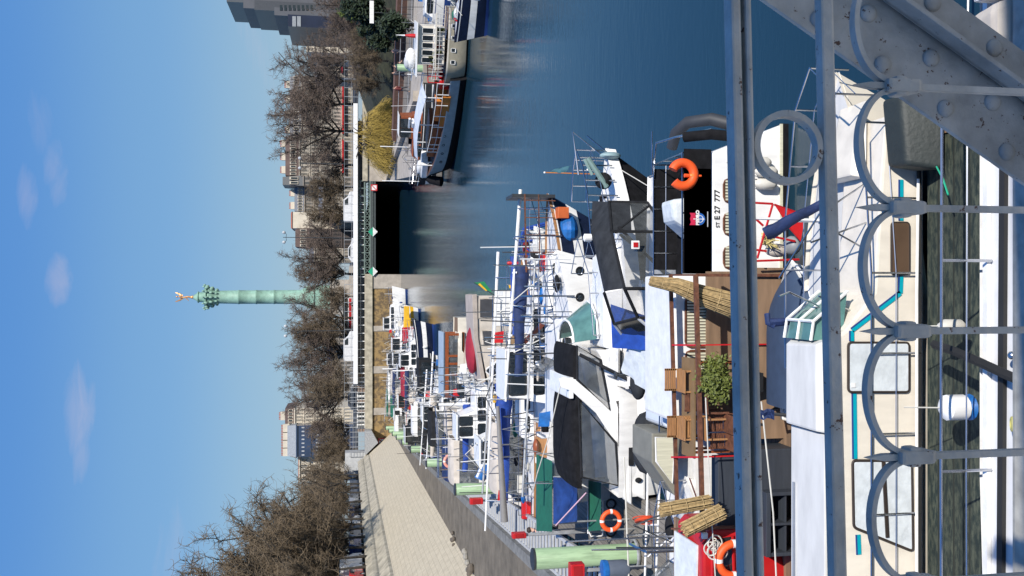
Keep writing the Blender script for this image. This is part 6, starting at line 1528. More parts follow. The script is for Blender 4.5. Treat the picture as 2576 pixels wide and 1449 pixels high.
for i in range(9):
    s = i / 8; th = -pi / 2 + pi * s; rows.append([(Q(1470, 850, 22.6).x + .95 * cos(th) * 1.0, 23.1 + 1.0 * sin(th), 1.75), (Q(1470, 850, 22.6).x - .1 + .55 * cos(th), 23.1 + .85 * sin(th), 2.35)])
b.grid(rows).build('windscreen', GLASSG, t, smooth=True); MB().tube([r[1] for r in rows], .03, 6).tube([r[0] for r in rows], .03, 6).build('windscreen_frame', WHITE, t)
MB().hexa([(-1.4, 22.1, 1.2), (.9, 22.6, 1.2), (.9, 23.8, 1.2), (-1.4, 24.2, 1.2)], [(-1.4, 22.25, 1.76), (.2, 22.7, 1.45), (.2, 23.7, 1.45), (-1.4, 24.0, 1.76)]).build('fore_cabin', WHITE, t, bevel=.08)
p, q = Q(1458, 892, 21.6), Q(1605, 968, 21.0); MB().tube([p, q], .045, 8).build('boat_hook_spar', CHAR, t)
rail(t, [(-1.2, 22.0, 1.3), (.4, 22.3, 1.35), (1.3, 23.2, 1.4), (.4, 24.1, 1.35)], .6, 7)
# blue tarp over the boat in front
t = thing('covered_boat', 'boat under a royal blue tarp and white sheet behind the pergola', 'boat', (-.9, 20.6, 0))
hull(t, -3.6, .2, 20.7, 1.7, .9, WHITE, None, WHITE, 1)
A = [atz(1536, 765, 2.1), atz(1540, 875, 2.1), atz(1642, 882, 1.62), atz(1642, 800, 1.62)]
rows = [[A[0].lerp(A[1], i / 6).lerp(A[3].lerp(A[2], i / 6), k / 6) + Vector((0, 0, .05 * sin(i * 2.3) * sin(k * 1.9))) for k in range(7)] for i in range(7)]
MB().grid(rows).build('blue_tarp', BLUE, t, smooth=True)
A = [atz(1580, 868, 1.85), atz(1562, 930, 1.8), atz(1625, 985, 1.6), atz(1645, 880, 1.6)]
rows = [[A[0].lerp(A[1], i / 6).lerp(A[3].lerp(A[2], i / 6), k / 6) + Vector((0, 0, .06 * sin(i * 2.3) * sin(k * 1.9))) for k in range(7)] for i in range(7)]
MB().grid(rows).build('white_sheet', CURTAIN, t, smooth=True)
MB().hexa([atz(1565, 950, 1.1), atz(1565, 872, 1.1), atz(1525, 872, 1.3), atz(1525, 950, 1.3)], [atz(1555, 945, 1.45), atz(1555, 877, 1.45), atz(1525, 877, 1.6), atz(1525, 945, 1.6)]).build('forward_hatch', WHITE2, t, bevel=.03)
# ------------------------------------------------------------------ left side: green and blue canvases, rings, barrel, ropes
def canvas_thing(name, label, pts, Y0, Y1, m, cat, posts=True, sag=.05):
    """pts: near-left, near-right, far-right, far-left in picture numbers, on two depths"""
    nl, nr, fr_, fl = Q(*pts[0], Y0), Q(*pts[1], Y0), Q(*pts[2], Y1), Q(*pts[3], Y1); t = thing(name, label, cat, ((nl.x + nr.x) / 2, Y0, .5))
    rows = [[nl.lerp(nr, i / 8).lerp(fl.lerp(fr_, i / 8), k / 6) - Vector((0, 0, sag * sin(pi * k / 6) * sin(pi * i / 8))) for k in range(7)] for i in range(9)]
    MB().grid(rows).build('cloth', m, t, smooth=True)
    if posts:
        for p in (nl, nr, fl, fr_): MB().tube([(p.x, p.y, .5), p], .022, 5).build('post', GALV, t)
    return t
canvas_thing('canvas_awning', 'long dark green canvas stretched over the left pontoon', ((1389, 1338), (1389, 1160), (1349, 1142), (1349, 1335)), 26.0, 27.6, GREENCL, 'awning')
canvas_thing('canvas_awning', 'lower dark green canvas behind the round lifebuoy', ((1512, 1334), (1512, 1215), (1480, 1208), (1480, 1336)), 22.9, 24.0, GREENCL, 'awning')
t = canvas_thing('boat_cover', 'crumpled blue tarp between the two green canvases', ((1452, 1312), (1452, 1205), (1392, 1200), (1392, 1318)), 23.4, 25.6, mat('worn blue tarp', (.015, .05, .20), .6, var=.3, scale=3, bump=.8, bscale=4), 'cover', sag=.3)
lifebuoy('round orange lifebuoy hanging right of the nearest green pile', Q(1537, 1310, 20.6), .22)
b = MB(); R = random.Random(8)
for k in range(9): c = Q(1618, 1308 + R.uniform(-5, 5), 18.9); b.torus(c - Vector((0, R.uniform(0, .1), 0)), R.uniform(.16, .24), .014, ax=(1, .5, R.uniform(-.2, .2)), n=18, k=4)
tag(b.build('hose_coil', mat('orange red hose', (.7, .09, .03), .5)), 'coil of orange red hose hanging at the foot of the nearest green pile', 'hose')
c = Q(1548, 1432, 20.6); t = thing('barrel', 'blue and grey barrel lying on the pontoon at the left edge', 'barrel', c)
b = MB().lathe([(.2, 0), (.22, .08), (.22, .5), (.2, .58)], (0, 0, 0), 18); b.V = [(c.x + x, c.y + y, c.z - .3 + z) for x, y, z in b.V]; b.build('drum', mat('blue grey drum', (.10, .12, .16), .5), t, smooth=True)
MB().lathe([(.225, 0), (.235, .04), (.235, .12), (.2, .13)], (c.x, c.y, c.z + .2), 18).build('lid', BRBLUE, t, smooth=True)
t = thing('folding_cart', 'white tube framed cart on the planks above the nearest pile', 'cart', Q(1440, 1320, 24)); c = Q(1400, 1300, 25); b = MB()
for k in range(6): x = c.x - .5 + k * .2; b.tube([(x, 24.6, .9), (x, 24.6, 1.25), (x + .1, 24.9, 1.25)], .02, 5)
b.tube([(c.x - .5, 24.6, .9), (c.x + .5, 24.6, .9)], .025, 5).tube([(c.x - .5, 24.9, 1.25), (c.x + .5, 24.9, 1.25)], .025, 5); b.build('frame', WHITE, t)
for x in (-.4, .4): MB().torus((c.x + x, 24.6, .66), .13, .03, n=14, k=5).build('wheel', RUBBER, t)
# seated person at the far stern on the planks
t = thing('person', 'person in dark clothes crouching on the pontoon beside the green canvas', 'person', (0, 0, 0))
J = [(0, 0, .42), (0, .06, .65), (0, .16, .85), (0, .2, .93), (0, .24, 1.03), (0, .25, 1.13), (.16, .16, .82), (.2, .3, .62), (.16, .45, .5), (-.16, .16, .82), (-.2, .3, .62), (-.16, .45, .5), (.1, 0, .38), (.14, .36, .55), (.13, .3, .08), (.13, .44, .04), (-.1, 0, .38), (-.14, .36, .55), (-.13, .3, .08), (-.13, .44, .04)]
E = [(0, 1), (1, 2), (2, 3), (3, 4), (4, 5), (2, 6), (6, 7), (7, 8), (2, 9), (9, 10), (10, 11), (0, 12), (12, 13), (13, 14), (14, 15), (0, 16), (16, 17), (17, 18), (18, 19)]
skinfig(J, E, [.16, .15, .14, .055, .095, .07, .07, .05, .035, .07, .05, .035, .1, .075, .055, .04, .1, .075, .055, .04], SKIN, 'body', t)
MB().tube([(0, -.02, .36), (0, .05, .62), (0, .15, .86), (0, .18, .92)], .19, 12, r2=.12).build('jacket', C_NAVY, t, smooth=True)
for sg in (-1, 1):
    MB().tube([(.15 * sg, .16, .84), (.2 * sg, .3, .62), (.17 * sg, .42, .52)], .07, 8, r2=.05).build('sleeve', C_NAVY, t, smooth=True); MB().tube([(.1 * sg, 0, .4), (.14 * sg, .36, .56), (.13 * sg, .3, .1)], .1, 8, r2=.065).build('trouser_leg', C_GR, t, smooth=True)
MB().ell((0, .215, 1.08), (.1, .11, .09), 10, 8).build('hair', HAIRM, t, smooth=True)
c = P(1405, 1345, z=.5); t.location = (c.x, c.y, .5); t.rotation_euler = (0, 0, -1.2)
# lowered grey mast with blue cover end, far left
t = thing('lowered_mast', 'long grey mast laid level across the boats in front of the second pile', 'mast', (-6.5, 33, 2))
p, q = Q(1269, 1312, 33), Q(1252, 1022, 33); MB().tube([p, q], .14, 12, r2=.07).build('spar', mat('grey anodised mast', (.22, .21, .20), .45, var=.1), t, smooth=True)
for s in (.25, .8):
    c = p.lerp(q, s); b = MB().tube([(c.x - .3, 33, .6), (c.x, 33, c.z - .12), (c.x + .3, 33, .6)], .03, 6); b.build('crutch', GALV, t)
# ------------------------------------------------------------------ the rows of boats further down the left pontoon
# royal blue covered sailing boat etc. around 27-36 m
t = gen_cruiser('motor_cruiser', 'white cruiser with three round portholes behind the charcoal canopy', -6.2, 1.15, 26.2, 2.6, 1.55, WHITE, None, WHITE, None, 1, 21, tall=.9, mast=(.035, GALV))
for b_ in (682, 748, 815): 
    c = Q(1459, b_, 24.93); MB().torus((c.x, 24.92, c.z), .11, .025, ax=(0, 1, 0), n=20, k=6).build('porthole', CHAR, t, smooth=True).data; MB().ell((c.x, 24.94, c.z), (.1, .02, .1), 16, 8).build('porthole_glass', GLASS, t, smooth=True)
t = gen_sail('sailing_boat', 'navy hulled sailing boat with a white stripe and bright blue tarp at its bow', -3.2, 3.1, 28.6, 2.4, 1.35, NAVYHULL, WHITE, WHITE, NAVY, 1, 31)
c = Q(1428, 580, 28.2); MB().ell((c.x, 28.2, c.z), (.55, .5, .33), 12, 8).build('blue_tarp', BRBLUE, t, smooth=False)
c = Q(1414, 536, 28.0); MB().box(c.x - .18, c.x + .18, 27.8, 28.2, c.z - .18, c.z + .18).build('orange_box', mat('orange red box', (.55, .12, .03), .5), t, bevel=.02)
MB().box(2.9, 3.0, 28.0, 29.2, 1.5, 2.9).build('davit_post', DSTEEL, t)
b = MB(); q = Q(1440, 1, 28)
for k in range(5): b.bar((.6 + k * .55, 28, 1.5), (.6 + k * .55, 28, 2.5), .03)
b.bar((.5, 28, 2.45), (3.0, 28, 2.5), .05).bar((.5, 28, 2.0), (3.0, 28, 2.05), .03); b.build('rust_frame', RUST, t)
t = gen_cruiser('motor_cruiser', 'white cruiser with wooden coaming and white tube davits behind the navy hull', -6.4, 2.2, 31.0, 2.6, 1.3, WHITE, None, WHITE, None, 1, 41, tall=1.1, hard=WHITE)
b = MB()
for (p, q) in (((1300, 690), (1370, 650)), ((1355, 610), (1405, 560)), ((1380, 625), (1395, 585)), ((1330, 655), (1395, 620))): b.tube([Q(p[0], p[1], 30.2), Q(q[0], q[1], 30.0)], .05, 6)
b.build('white_davits', WHITE, t)
MB().bar(Q(1318, 862, 29.5), Q(1472, 708, 28.4), .10, .13).build('brown_spar', mat('red brown spar', (.22, .06, .035), .5), t)
t = gen_sail('sailing_boat', 'sailing boat with a long royal blue cover on its boom', -8.8, 1.2, 34.0, 2.7, 1.2, WHITE, BLUE, WHITE, BLUE, 1, 51, boom_z=2.0)
cover(t, Q(1262, 965, 33.4), Q(1272, 1155, 33.4), .20, BLUE, 'blue_boat_cover', seed=2)
cover(t, Q(1293, 645, 33.2), Q(1293, 845, 33.2), .10, BLUE, 'blue_side_cover', seed=5)
t = gen_cruiser('motor_cruiser', 'white cruiser carrying three brown rolled cushions on its rail', -8.4, -.9, 36.2, 2.5, 1.1, WHITE, None, WHITE, CANVAS, 1, 61, mast=(.04, GALV))
for (b0, b1) in ((845, 890), (893, 945), (957, 1000)):
    c = Q(1303, (b0 + b1) / 2, 32.2); w = (b1 - b0) / 2250 * 33 / 2; o = MB().box(c.x - w, c.x + w, 32.0, 32.5, c.z - .28, c.z + .28).build('rolled_cushion', TANC, t, bevel=.14, seg=4, smooth=True)
# cream boat with canvas enclosure and crimson cover
EY = 40.6
t = thing('canvas_cruiser', 'cream cruiser enclosed in beige canvas with a crimson cover on its foredeck', 'boat', (-2.8, 41.8, 0))
hull(t, -6.6, -.1, 41.9, 2.5, 1.0, WHITE, None, WHITE, -1, sheer=.15)
def qe(a, b_, dy=0): return Q(a, b_, EY + dy)
def slab(nm, pts, m, th=2.3, bevel=.04, dy=0): return MB().prism([qe(a, b_, dy) for a, b_ in pts], (0, th, 0)).build(nm, m, t, bevel=bevel)
slab('enclosure', [(1198, 744), (1296, 744), (1296, 960), (1230, 968), (1200, 850)], CANVAS)
slab('roof', [(1188, 742), (1200, 740), (1203, 850), (1222, 960), (1212, 965), (1192, 852)], mat('pale taupe canvas', (.42, .36, .31), .8), 2.5, .02, -.1)
pane(t, [qe(1206, 752, -.01), qe(1206, 800, -.01), qe(1242, 802, -.01), qe(1242, 752, -.01)], glass=mat('smoky vinyl', (.07, .07, .075), .2), frame=CANVAS, fw=.05)
pane(t, [qe(1212, 832, -.01), qe(1216, 868, -.01), qe(1244, 868, -.01), qe(1240, 832, -.01)], glass=MATS['smoky vinyl'], frame=CANVAS, fw=.05)
slab('lower_panel', [(1246, 744), (1296, 744), (1296, 820), (1246, 820)], WHITE, .03, .0, -.03)
pane(t, [qe(1224, 928, -.02), qe(1256, 905, -.02), qe(1262, 915, -.02), qe(1248, 955, -.02), qe(1222, 935, -.02)], glass=GLASS, frame=WHITE, fw=.04)
slab('front_windows', [(1222, 958), (1252, 985), (1258, 972), (1232, 938)], BLACK, 1.8, .01, .1)
MB().ell(qe(1188, 880, 1.2), (1.15, .8, .32), 16, 8).build('crimson_cover', REDCL, t, smooth=True)
b = MB()
for pts in (((1240, 744), (1240, 1000), (1290, 1000)), ((1255, 700), (1300, 700)), ((1250, 790), (1300, 790)), ((1250, 860), (1300, 860))): b.tube([qe(a, q_, -.5) for a, q_ in pts], .025, 5)
b.build('guard_rail', STEEL, t)
MB().prism([qe(1190, 700, -.3), qe(1200, 692, -.3), qe(1203, 700, -.3)], (0, .02, 0))
t = thing('flag', 'green and yellow flag drooping from a black staff right of the beige enclosure', 'flag', qe(1235, 735, -.4)); p = qe(1248, 745, -.4); q = qe(1192, 711, -.4)
MB().tube([p, q], .02, 5).build('pole', DSTEEL, t)
MB().add([q, qe(1218, 708, -.4), qe(1238, 736, -.4), qe(1215, 725, -.4)], [(0, 1, 2, 3)]).build('cloth', mat('flag green', (.01, .22, .08), .7), t, fix=False); MB().add([qe(1203, 716, -.42), qe(1207, 712, -.42), qe(1226, 731, -.42), qe(1222, 732, -.42)], [(0, 1, 2, 3)]).build('yellow_emblem', YELLOW, t, fix=False)
# white boat with red stripe and pulpit
DY = 48.8
t = thing('sailing_boat', 'white boat with a red sheer stripe and a pink lifebuoy on its pulpit', 'sailing boat', (-8.7, 50, 0))
hull(t, -11.0, -5.6, 50.2, 2.7, 1.9, WHITE, None, WHITE, -1, sheer=.15, boot=GREENDK, trim=WHITE)
def qd(a, b_, dy=0): return Q(a, b_, DY + dy)
MB().bar(qd(1163, 1035), qd(1168, 1200), .05, .16).build('red_stripe', RED, t)
MB().prism([qd(1150, 1030, -.05), qd(1150, 1198, -.05), qd(1176, 1203, -.05), qd(1176, 1030, -.05)], (0, .04, 0)).build('sheer_band', WHITE, t)
MB().box(qd(1168, 1100).x, qd(1168, 1030).x, 49.2, 51, 1.9, 2.7).build('deckhouse', CANVAS, t, bevel=.06)
MB().prism([qd(1170, 1052, -.1), qd(1225, 1052, -.1), qd(1215, 1110, -.1)], (0, .05, 0)).build('tan_panel', mat('tan hull panel', (.30, .27, .2), .6), t)
MB().prism([qd(1192, 1115, -.2), qd(1215, 1098, -.2), qd(1222, 1135, -.2)], (0, .35, 0)).build('yellow_cover', YELLOW, t, bevel=.04)
rail(t, [qd(1150, 1200), qd(1150, 1120), qd(1145, 1050), qd(1140, 1020)], 1.0, 9, r=.035); rail(t, [qd(1140, 1200, 2.2), qd(1140, 1120, 2.2), qd(1135, 1050, 2.2)], .9, 7, r=.03)
lifebuoy('faded pink horseshoe lifebuoy on the pulpit over the red stripe', qd(1133, 1160, -.1), .32, m=mat('faded pink foam', (.75, .32, .24), .6))
for b_, a in ((1038, 1182), (1072, 1200)):
    c = qd(a, b_, -.12); MB().torus(c, .14, .05, ax=(0, 1, 0), n=16, k=6).build('red_ring', RED, t, smooth=True)
t = gen_sail('sailing_boat', 'small sailing boat with a blue sail cover sloping to the left pile', -9.6, -3.6, 45.0, 2.2, 1.0, WHITE, None, WHITE, BLUE, 1, 71)
cover(t, Q(1206, 1205, 43.5), Q(1250, 1105, 43.5), .2, BRBLUE, 'blue_bow_cover', seed=6)
MB().tube([Q(1200, 1200, 43.4), Q(1262, 1060, 43.4)], .06, 6).tube([Q(1206, 1200, 43.4), Q(1266, 1060, 43.4)], .05, 6).build('white_spars', WHITE, t)
t = gen_cruiser('motor_cruiser', 'white cruiser with a square grey side window left of the blue covers', -9.4, -3.4, 38.6, 2.4, 1.2, WHITE, BLUE, WHITE, None, 1, 81, hard=WHITE)
# wooden wheelhouse boat
CYY = 56.6
t = thing('wheelhouse_barge', 'varnished wooden wheelhouse boat with a long pale blue roof', 'barge', (-5, 58, 0))
hull(t, -8.2, -1.9, 58, 2.9, 1.2, CREAM, None, PLANK, -1, sheer=.12, boot=MAROON)
def qc(a, b_, dy=0): return Q(a, b_, CYY + dy)
xl_, xr_ = qc(1140, 1000).x, qc(1140, 836).x; zt, zb2 = qc(1120, 900).z, qc(1168, 900).z
MB().hexa([(xl_, CYY, zt), (xr_, CYY, zt), (xr_, CYY + 2.3, zt), (xl_, CYY + 2.3, zt)], [(xl_, CYY - .1, zt + .12), (xr_, CYY - .1, zt + .12), (xr_, CYY + 2.4, zt + .2), (xl_, CYY + 2.4, zt + .2)]).build('roof', mat('pale blue roof', (.36, .44, .52), .5), t, bevel=.03)
b = MB()
for s in (0, .33, .5, .62, .95): x = xl_ + (xr_ - xl_) * s; b.box(x, x + .14, CYY + .02, CYY + .12, zb2, zt); b.box(x, x + .14, CYY + 2.1, CYY + 2.2, zb2, zt)
b.box(xl_, xr_, CYY + .0, CYY + .14, zt - .22, zt).box(xl_, xr_, CYY + .0, CYY + .14, zb2, zb2 + .15).box(xl_, xr_, CYY + 2.1, CYY + 2.2, zb2, zb2 + .15); b.build('wheelhouse_frame', WOODM, t)
MB().box(xl_ + .1, xr_ - .05, CYY + .06, CYY + .08, zb2, zt).build('window', VINYL, t); MB().box(xl_, xr_, CYY, CYY + 2.2, 1.15, zb2).build('coaming', CREAM, t, bevel=.04)
for k in range(6): c = qc(1172, 850 + k * 22, .3); MB().ell(c, (.25, .2, .22), 8, 6).build('planted_pot', LEAF if k % 2 else mat('brown foliage', (.14, .10, .05), .9), t)
# dark wheelhouse boats
BYY = 73
t = thing('motor_cruiser', 'boat with a black framed glass wheelhouse', 'boat', (-9.5, 74.5, 0))
hull(t, -13.4, -5.4, 74.5, 3.2, 1.3, DGREY, WHITE, LGREY, 1, sheer=.15)
def qb(a, b_, dy=0): return Q(a, b_, BYY + dy)
o = MB().prism([qb(1052, 905), qb(1056, 1002), qb(1092, 1006), qb(1092, 905)], (0, 2.6, 0)).build('wheelhouse', CHAR, t, bevel=.1); MB().prism([qb(1060, 912, -.03), qb(1060, 960, -.03), qb(1084, 960, -.03), qb(1084, 912, -.03)], (0, .02, 0)).build('window', GLASS, t); MB().prism([qb(1060, 966, -.03), qb(1060, 998, -.03), qb(1084, 998, -.03), qb(1084, 966, -.03)], (0, .02, 0)).build('window', GLASS, t)
t = gen_cruiser('motor_cruiser', 'dark hulled cruiser with a slate wheelhouse beside the fourth green pile', -15.6, -8.6, 79, 3.0, 1.4, NAVYHULL, WHITE, DGREY, None, 1, 91, tall=1.4, hard=LGREY)
t = gen_cruiser('motor_cruiser', 'white cruiser with navy canopy just beyond the red striped boat', -11.6, -4.9, 53.8, 2.6, 1.2, WHITE, DKBLUE, WHITE, NAVY, 1, 92, radar=True)
t = gen_sail('sailing_boat', 'white sailing boat with beige cover behind the wooden wheelhouse', -12.2, -4.6, 62.4, 2.6, 1.1, WHITE, None, WHITE, CANVAS, 1, 93)
t = gen_sail('sailing_boat', 'maroon hulled boat with dark covers left of the wooden wheelhouse', -12.8, -6.2, 66.5, 2.6, 1.2, MAROON, WHITE, WHITE, CHAR, 1, 94)
t = gen_cruiser('motor_cruiser', 'white flush decked cruiser in front of the black wheelhouse boat', -13.0, -6.5, 70, 2.7, 1.2, WHITE, None, WHITE, CHAR, 1, 95)
t = gen_cruiser('motor_cruiser', 'navy hulled boat with white wheelhouse right of the black framed wheelhouse', -9.4, -3.0, 86, 2.8, 1.7, NAVYHULL, WHITE, WHITE, None, 1, 96, tall=1.2, hard=WHITE)
t = gen_sail('sailing_boat', 'white sailing boat with a sharp white dinghy raised at its bow', -12.8, -5.5, 90, 2.6, 1.2, WHITE, DKBLUE, WHITE, NAVY, 1, 97)
t = gen_cruiser('motor_cruiser', 'white cruiser with red lifebuoy box right of the navy hulled boat', -11.5, -4.0, 95, 2.9, 1.4, WHITE, RED, WHITE, REDCL, 1, 98, hard=None)
# yellow and red boat
t = gen_cruiser('motor_cruiser', 'white boat with a yellow fender board and square red cover at its bow', -9.5, -1.9, 104, 2.9, 1.5, WHITE, YELLOW, WHITE, None, 1, 99, tall=1.3, hard=WHITE)
A = Q(1026, 843, 102); MB().box(A.x - .9, A.x + .9, 101.4, 102.4, A.z - .7, A.z + .6).build('red_cover', RED, t, bevel=.1); A = Q(1022, 815, 102); MB().box(A.x - .8, A.x + .7, 101.6, 102.5, A.z - .5, A.z + .3).build('yellow_cover', YELLOW, t, bevel=.1); A = Q(1023, 788, 102); MB().box(A.x - .8, A.x + .8, 101.8, 102.6, A.z - .3, A.z + .3).build('yellow_board', YELLOW, t, bevel=.05)
t = gen_cruiser('motor_cruiser', 'white motor boat nearest the tunnel mouth with its bow to the open water', -8.6, .3, 128, 3.0, 1.7, WHITE, None, WHITE, None, 1, 100, tall=1.2, hard=WHITE)
t = gen_cruiser('motor_cruiser', 'white boat moored second from the tunnel mouth', -11.5, -3.6, 120, 3.0, 1.5, WHITE, DKBLUE, WHITE, DGREY, 1, 101)
t = gen_sail('sailing_boat', 'white sailing boat with navy cover below the ochre wall', -15, -7, 112, 2.8, 1.4, WHITE, None, WHITE, NAVY, 1, 102)
t = gen_sail('sailing_boat', 'white boat with red waterline in the far middle of the row', -16, -9, 124, 2.8, 1.4, WHITE, RED, WHITE, WHITE2, 1, 103)
t = gen_cruiser('motor_cruiser', 'white cruiser with brown wooden top in the far row', -15.5, -8, 100, 2.8, 1.4, WHITE, None, WOODM, None, 1, 104, hard=WHITE)
t = gen_cruiser('motor_cruiser', 'cruiser with a green tarp beneath the ochre wall', -16.8, -9.6, 117, 2.8, 1.5, WHITE, None, WHITE, GREENCL, 1, 105)
t = gen_cruiser('motor_cruiser', 'white cruiser close to the far green piles', -17.6, -11, 107, 2.8, 1.5, WHITE, RED, WHITE, WHITE2, 1, 106, hard=WHITE)
t = gen_sail('sailing_boat', 'white boat farthest left under the ochre wall', -19, -12, 131, 2.8, 1.4, WHITE, None, WHITE, GREENCL, 1, 107)
t = gen_cruiser('motor_cruiser', 'grey cruiser behind the navy hulled one in the middle distance', -15, -8.2, 83, 2.8, 1.4, LGREY, WHITE, WHITE, CHAR, 1, 108)
for (nm, lab, x0_, x1_, Y_, hm_, st_, cm_, cv_, sd_, hd_) in (
    ('motor_cruiser', 'white cruiser with beige canopy squeezed behind the red striped boat', -10.4, -4.2, 47.3, WHITE, None, WHITE, CANVAS, 201, None),
    ('motor_cruiser', 'white cruiser with hard top between the beige enclosure and the red striped boat', -9.2, -3.0, 44.0, WHITE, None, WHITE, None, 202, WHITE),
    ('motor_cruiser', 'cream cruiser with charcoal canopy just beyond the wooden wheelhouse', -10.6, -4.4, 60.0, CREAM, None, WHITE, CHAR, 203, None),
    ('motor_cruiser', 'white cruiser with low cabin behind the beige covered sailing boat', -11.4, -5.2, 64.6, WHITE, DKBLUE, WHITE, None, 204, WHITE),
    ('motor_cruiser', 'white cruiser with white canopy left of the slate wheelhouse', -12.6, -6.0, 76.6, WHITE, None, WHITE, WHITE2, 205, None),
    ('motor_cruiser', 'white cruiser with grey hard top right of the brown wooden topped one', -12.0, -4.6, 98.5, WHITE, None, WHITE, None, 206, LGREY),
    ('motor_cruiser', 'white cruiser directly beyond the yellow and red boat', -11.5, -4.0, 109, WHITE, None, WHITE, None, 207, WHITE),
    ('motor_cruiser', 'white cruiser with cream top in the middle of the far row', -13.5, -6.0, 115, WHITE, None, CREAM, CANVAS, 208, None),
    ('motor_cruiser', 'white cruiser third from the tunnel mouth with a tall wheelhouse', -13.0, -5.0, 125, WHITE, None, WHITE, None, 209, WHITE)):
    gen_cruiser(nm, lab, x0_, x1_, Y_, 2.5 if Y_ < 70 else 2.9, 1.35, hm_, st_, cm_, cv_, 1, sd_, tall=1.15, hard=hd_)
# boat with blue framed bimini between the beige enclosure and the navy hull
t = thing('small_boat', 'small boat with a blue framed hood and red and green gear aboard', 'boat', (1.2, 34, 0))
hull(t, -1.8, 2.3, 33.6, 2.0, 1.15, WHITE, BLUE, WHITE, 1, sheer=.2)
b = MB(); q = lambda a, b_, dy=0: Q(a, b_, 33 + dy)
for pts in (((1358, 640), (1296, 640), (1318, 575), (1370, 562)), ((1300, 640, .9), (1322, 580, .9), (1372, 566, .9)), ((1318, 575), (1322, 580, .9)), ((1345, 640), (1305, 610), (1365, 600))): b.tube([q(*p) for p in pts], .05, 6)
b.build('hood_frame', BLUE, t)
MB().add([q(1298, 636), q(1318, 578), q(1322, 580, 1.2), q(1300, 638, 1.2)], [(0, 1, 2, 3)]).build('hood', mat('blue mesh', (.02, .07, .25), .6, alpha=.55), t)
c = q(1322, 628, .5); MB().ell(c, (.38, .3, .12), 10, 6).build('red_gear', RED, t); c = q(1336, 615, .5); MB().ell(c, (.35, .3, .15), 10, 6).build('green_gear', mat('green net', (.02, .14, .06), .8), t)
c = q(1292, 662, .2); MB().lathe([(.07, 0), (.07, .4), (.03, .45)], (c.x, c.y, c.z - .2), 10).build('red_buoy', RED, t, smooth=True); c = q(1287, 668, .3); MB().torus(c, .5, .05, ax=(0, 1, 0), a0=0, a1=pi, n=14, k=6).build('white_arch', WHITE, t)

# ------------------------------------------------------------------ barges on the right
def barge_frame(rz, x, y):
    return rz, x, y
t = thing('dutch_barge', 'grey hulled barge with a long white awning and orange deck gear', 'barge', (0, 0, 0)); L = 14.6
hull(t, -L / 2, L / 2, 0, 4.0, 1.6, HULLG, None, mat('dark brown deck', (.10, .05, .035), .7), 1, sheer=.85, rake=1.5, full=.62, stern=.62, boot=BLACK, bootk=4, bowboot=.84, trim=mat('pale grey trim', (.55, .57, .57), .5))
b = MB(); b.grid([[(L / 2 - 4.2 + 3.0 * i / 8, -1.985 * max(.05, 1 - max(0, ((11.5 + 3.0 * i / 8 - 1.0) / 14.6 - .62) / .38) ** 2.3) - .1 * (1 - i / 8), z) for z in (.0, .9, 1.6)] for i in range(9)])
for i in range(5): MB().lathe([(.12, 0), (.12, .03)], (0, 0, 0), 12)
for x in (-1.2, 0, 1.2, 2.4):
    MB().torus((x, -1.95, 1.5), .13, .03, ax=(0, 1, 0), n=14, k=5).build('porthole', CHAR, t)
MB().tube([(L / 2 - .8, -.25, 2.9), (L / 2 - .9, -.9, 2.2), (L / 2 - 1.4, -1.5, 1.0)], .3, 10, r2=.5).build('bow_cheek', BLACK, t, smooth=True)
rows = []
for i in range(13):
    s = i / 12; x = -5.6 + 9.6 * s; z = 4.1 + .45 * sin(pi * s); rows.append([(x, -1.5 * (1 - .7 * max(0, s - .7) / .3), z - .35), (x, 0, z), (x, 1.5 * (1 - .7 * max(0, s - .7) / .3), z - .35)])
MB().grid(rows).build('awning', mat('blue white awning', (.60, .64, .70), .6), t, smooth=True)
for x in (-5.4, -2, 1.2, 3.6):
    for sg in (-1, 1): MB().tube([(x, sg * 1.4, 2.0), (x, sg * 1.4, 4.0)], .05, 6).build('awning_post', WHITE, t)
MB().box(-4.9, -2.4, -1.3, 1.3, 1.4, 2.75).build('orange_deckhouse', ORG2, t, bevel=.05); MB().box(-5.8, -2.0, -1.7, -1.5, 1.4, 2.2).build('orange_bulwark', ORG2, t); MB().box(-6.4, -5.6, -.6, .6, 1.4, 2.5).build('stern_locker', RED, t, bevel=.05)
MB().box(-1.4, 2.6, -1.2, 1.2, 1.5, 3.0).build('brown_deckhouse', WOODM, t, bevel=.05)
rail(t, [(-7, -1.3, 1.6), (-5, -1.85, 1.6), (-1, -1.95, 1.7), (1, -1.95, 1.9)], 1.2, 7, r=.045, m=WHITE2); rail(t, [(-7, -1.2, 2.2), (-7.2, 0, 2.2), (-7, 1.2, 2.2)], 1.5, 4, r=.05, m=RED)
MB().box(-.9, -.3, -.3, .3, 4.55, 4.75).box(-1.2, .0, -.1, .1, 4.9, 5.1).build('white_radar', WHITE, t, bevel=.03)
MB().box(4.2, 6.2, -.9, .9, 2.6, 3.3).build('fore_cabin', WHITE, t, bevel=.1); MB().ell((5.6, 0, 3.4), (.9, .5, .35), 10, 7).build('white_tender_cover', WHITE2, t, smooth=True)
MB().tube([(-6.6, 0, 2.2), (-6.6, 0, 5.6)], .05, 6).tube([(-7.3, 0, 5.2), (-5.9, 0, 5.2)], .04, 6).tube([(.6, 0, 4.4), (.6, 0, 5.8)], .04, 6).build('mast', WHITE, t)
clutter(t, 2.8, 4.2, -1.2, 1.2, 2.35, 6, 6)
p0, p1 = P(1176, 222, z=0), P(1137, 452, z=0); A = atan2(p1.y - p0.y, p1.x - p0.x); t.rotation_euler = (0, 0, A - .0); t.location = ((p0.x + p1.x) / 2 + .9, (p0.y + p1.y) / 2 + 1.7, 0)
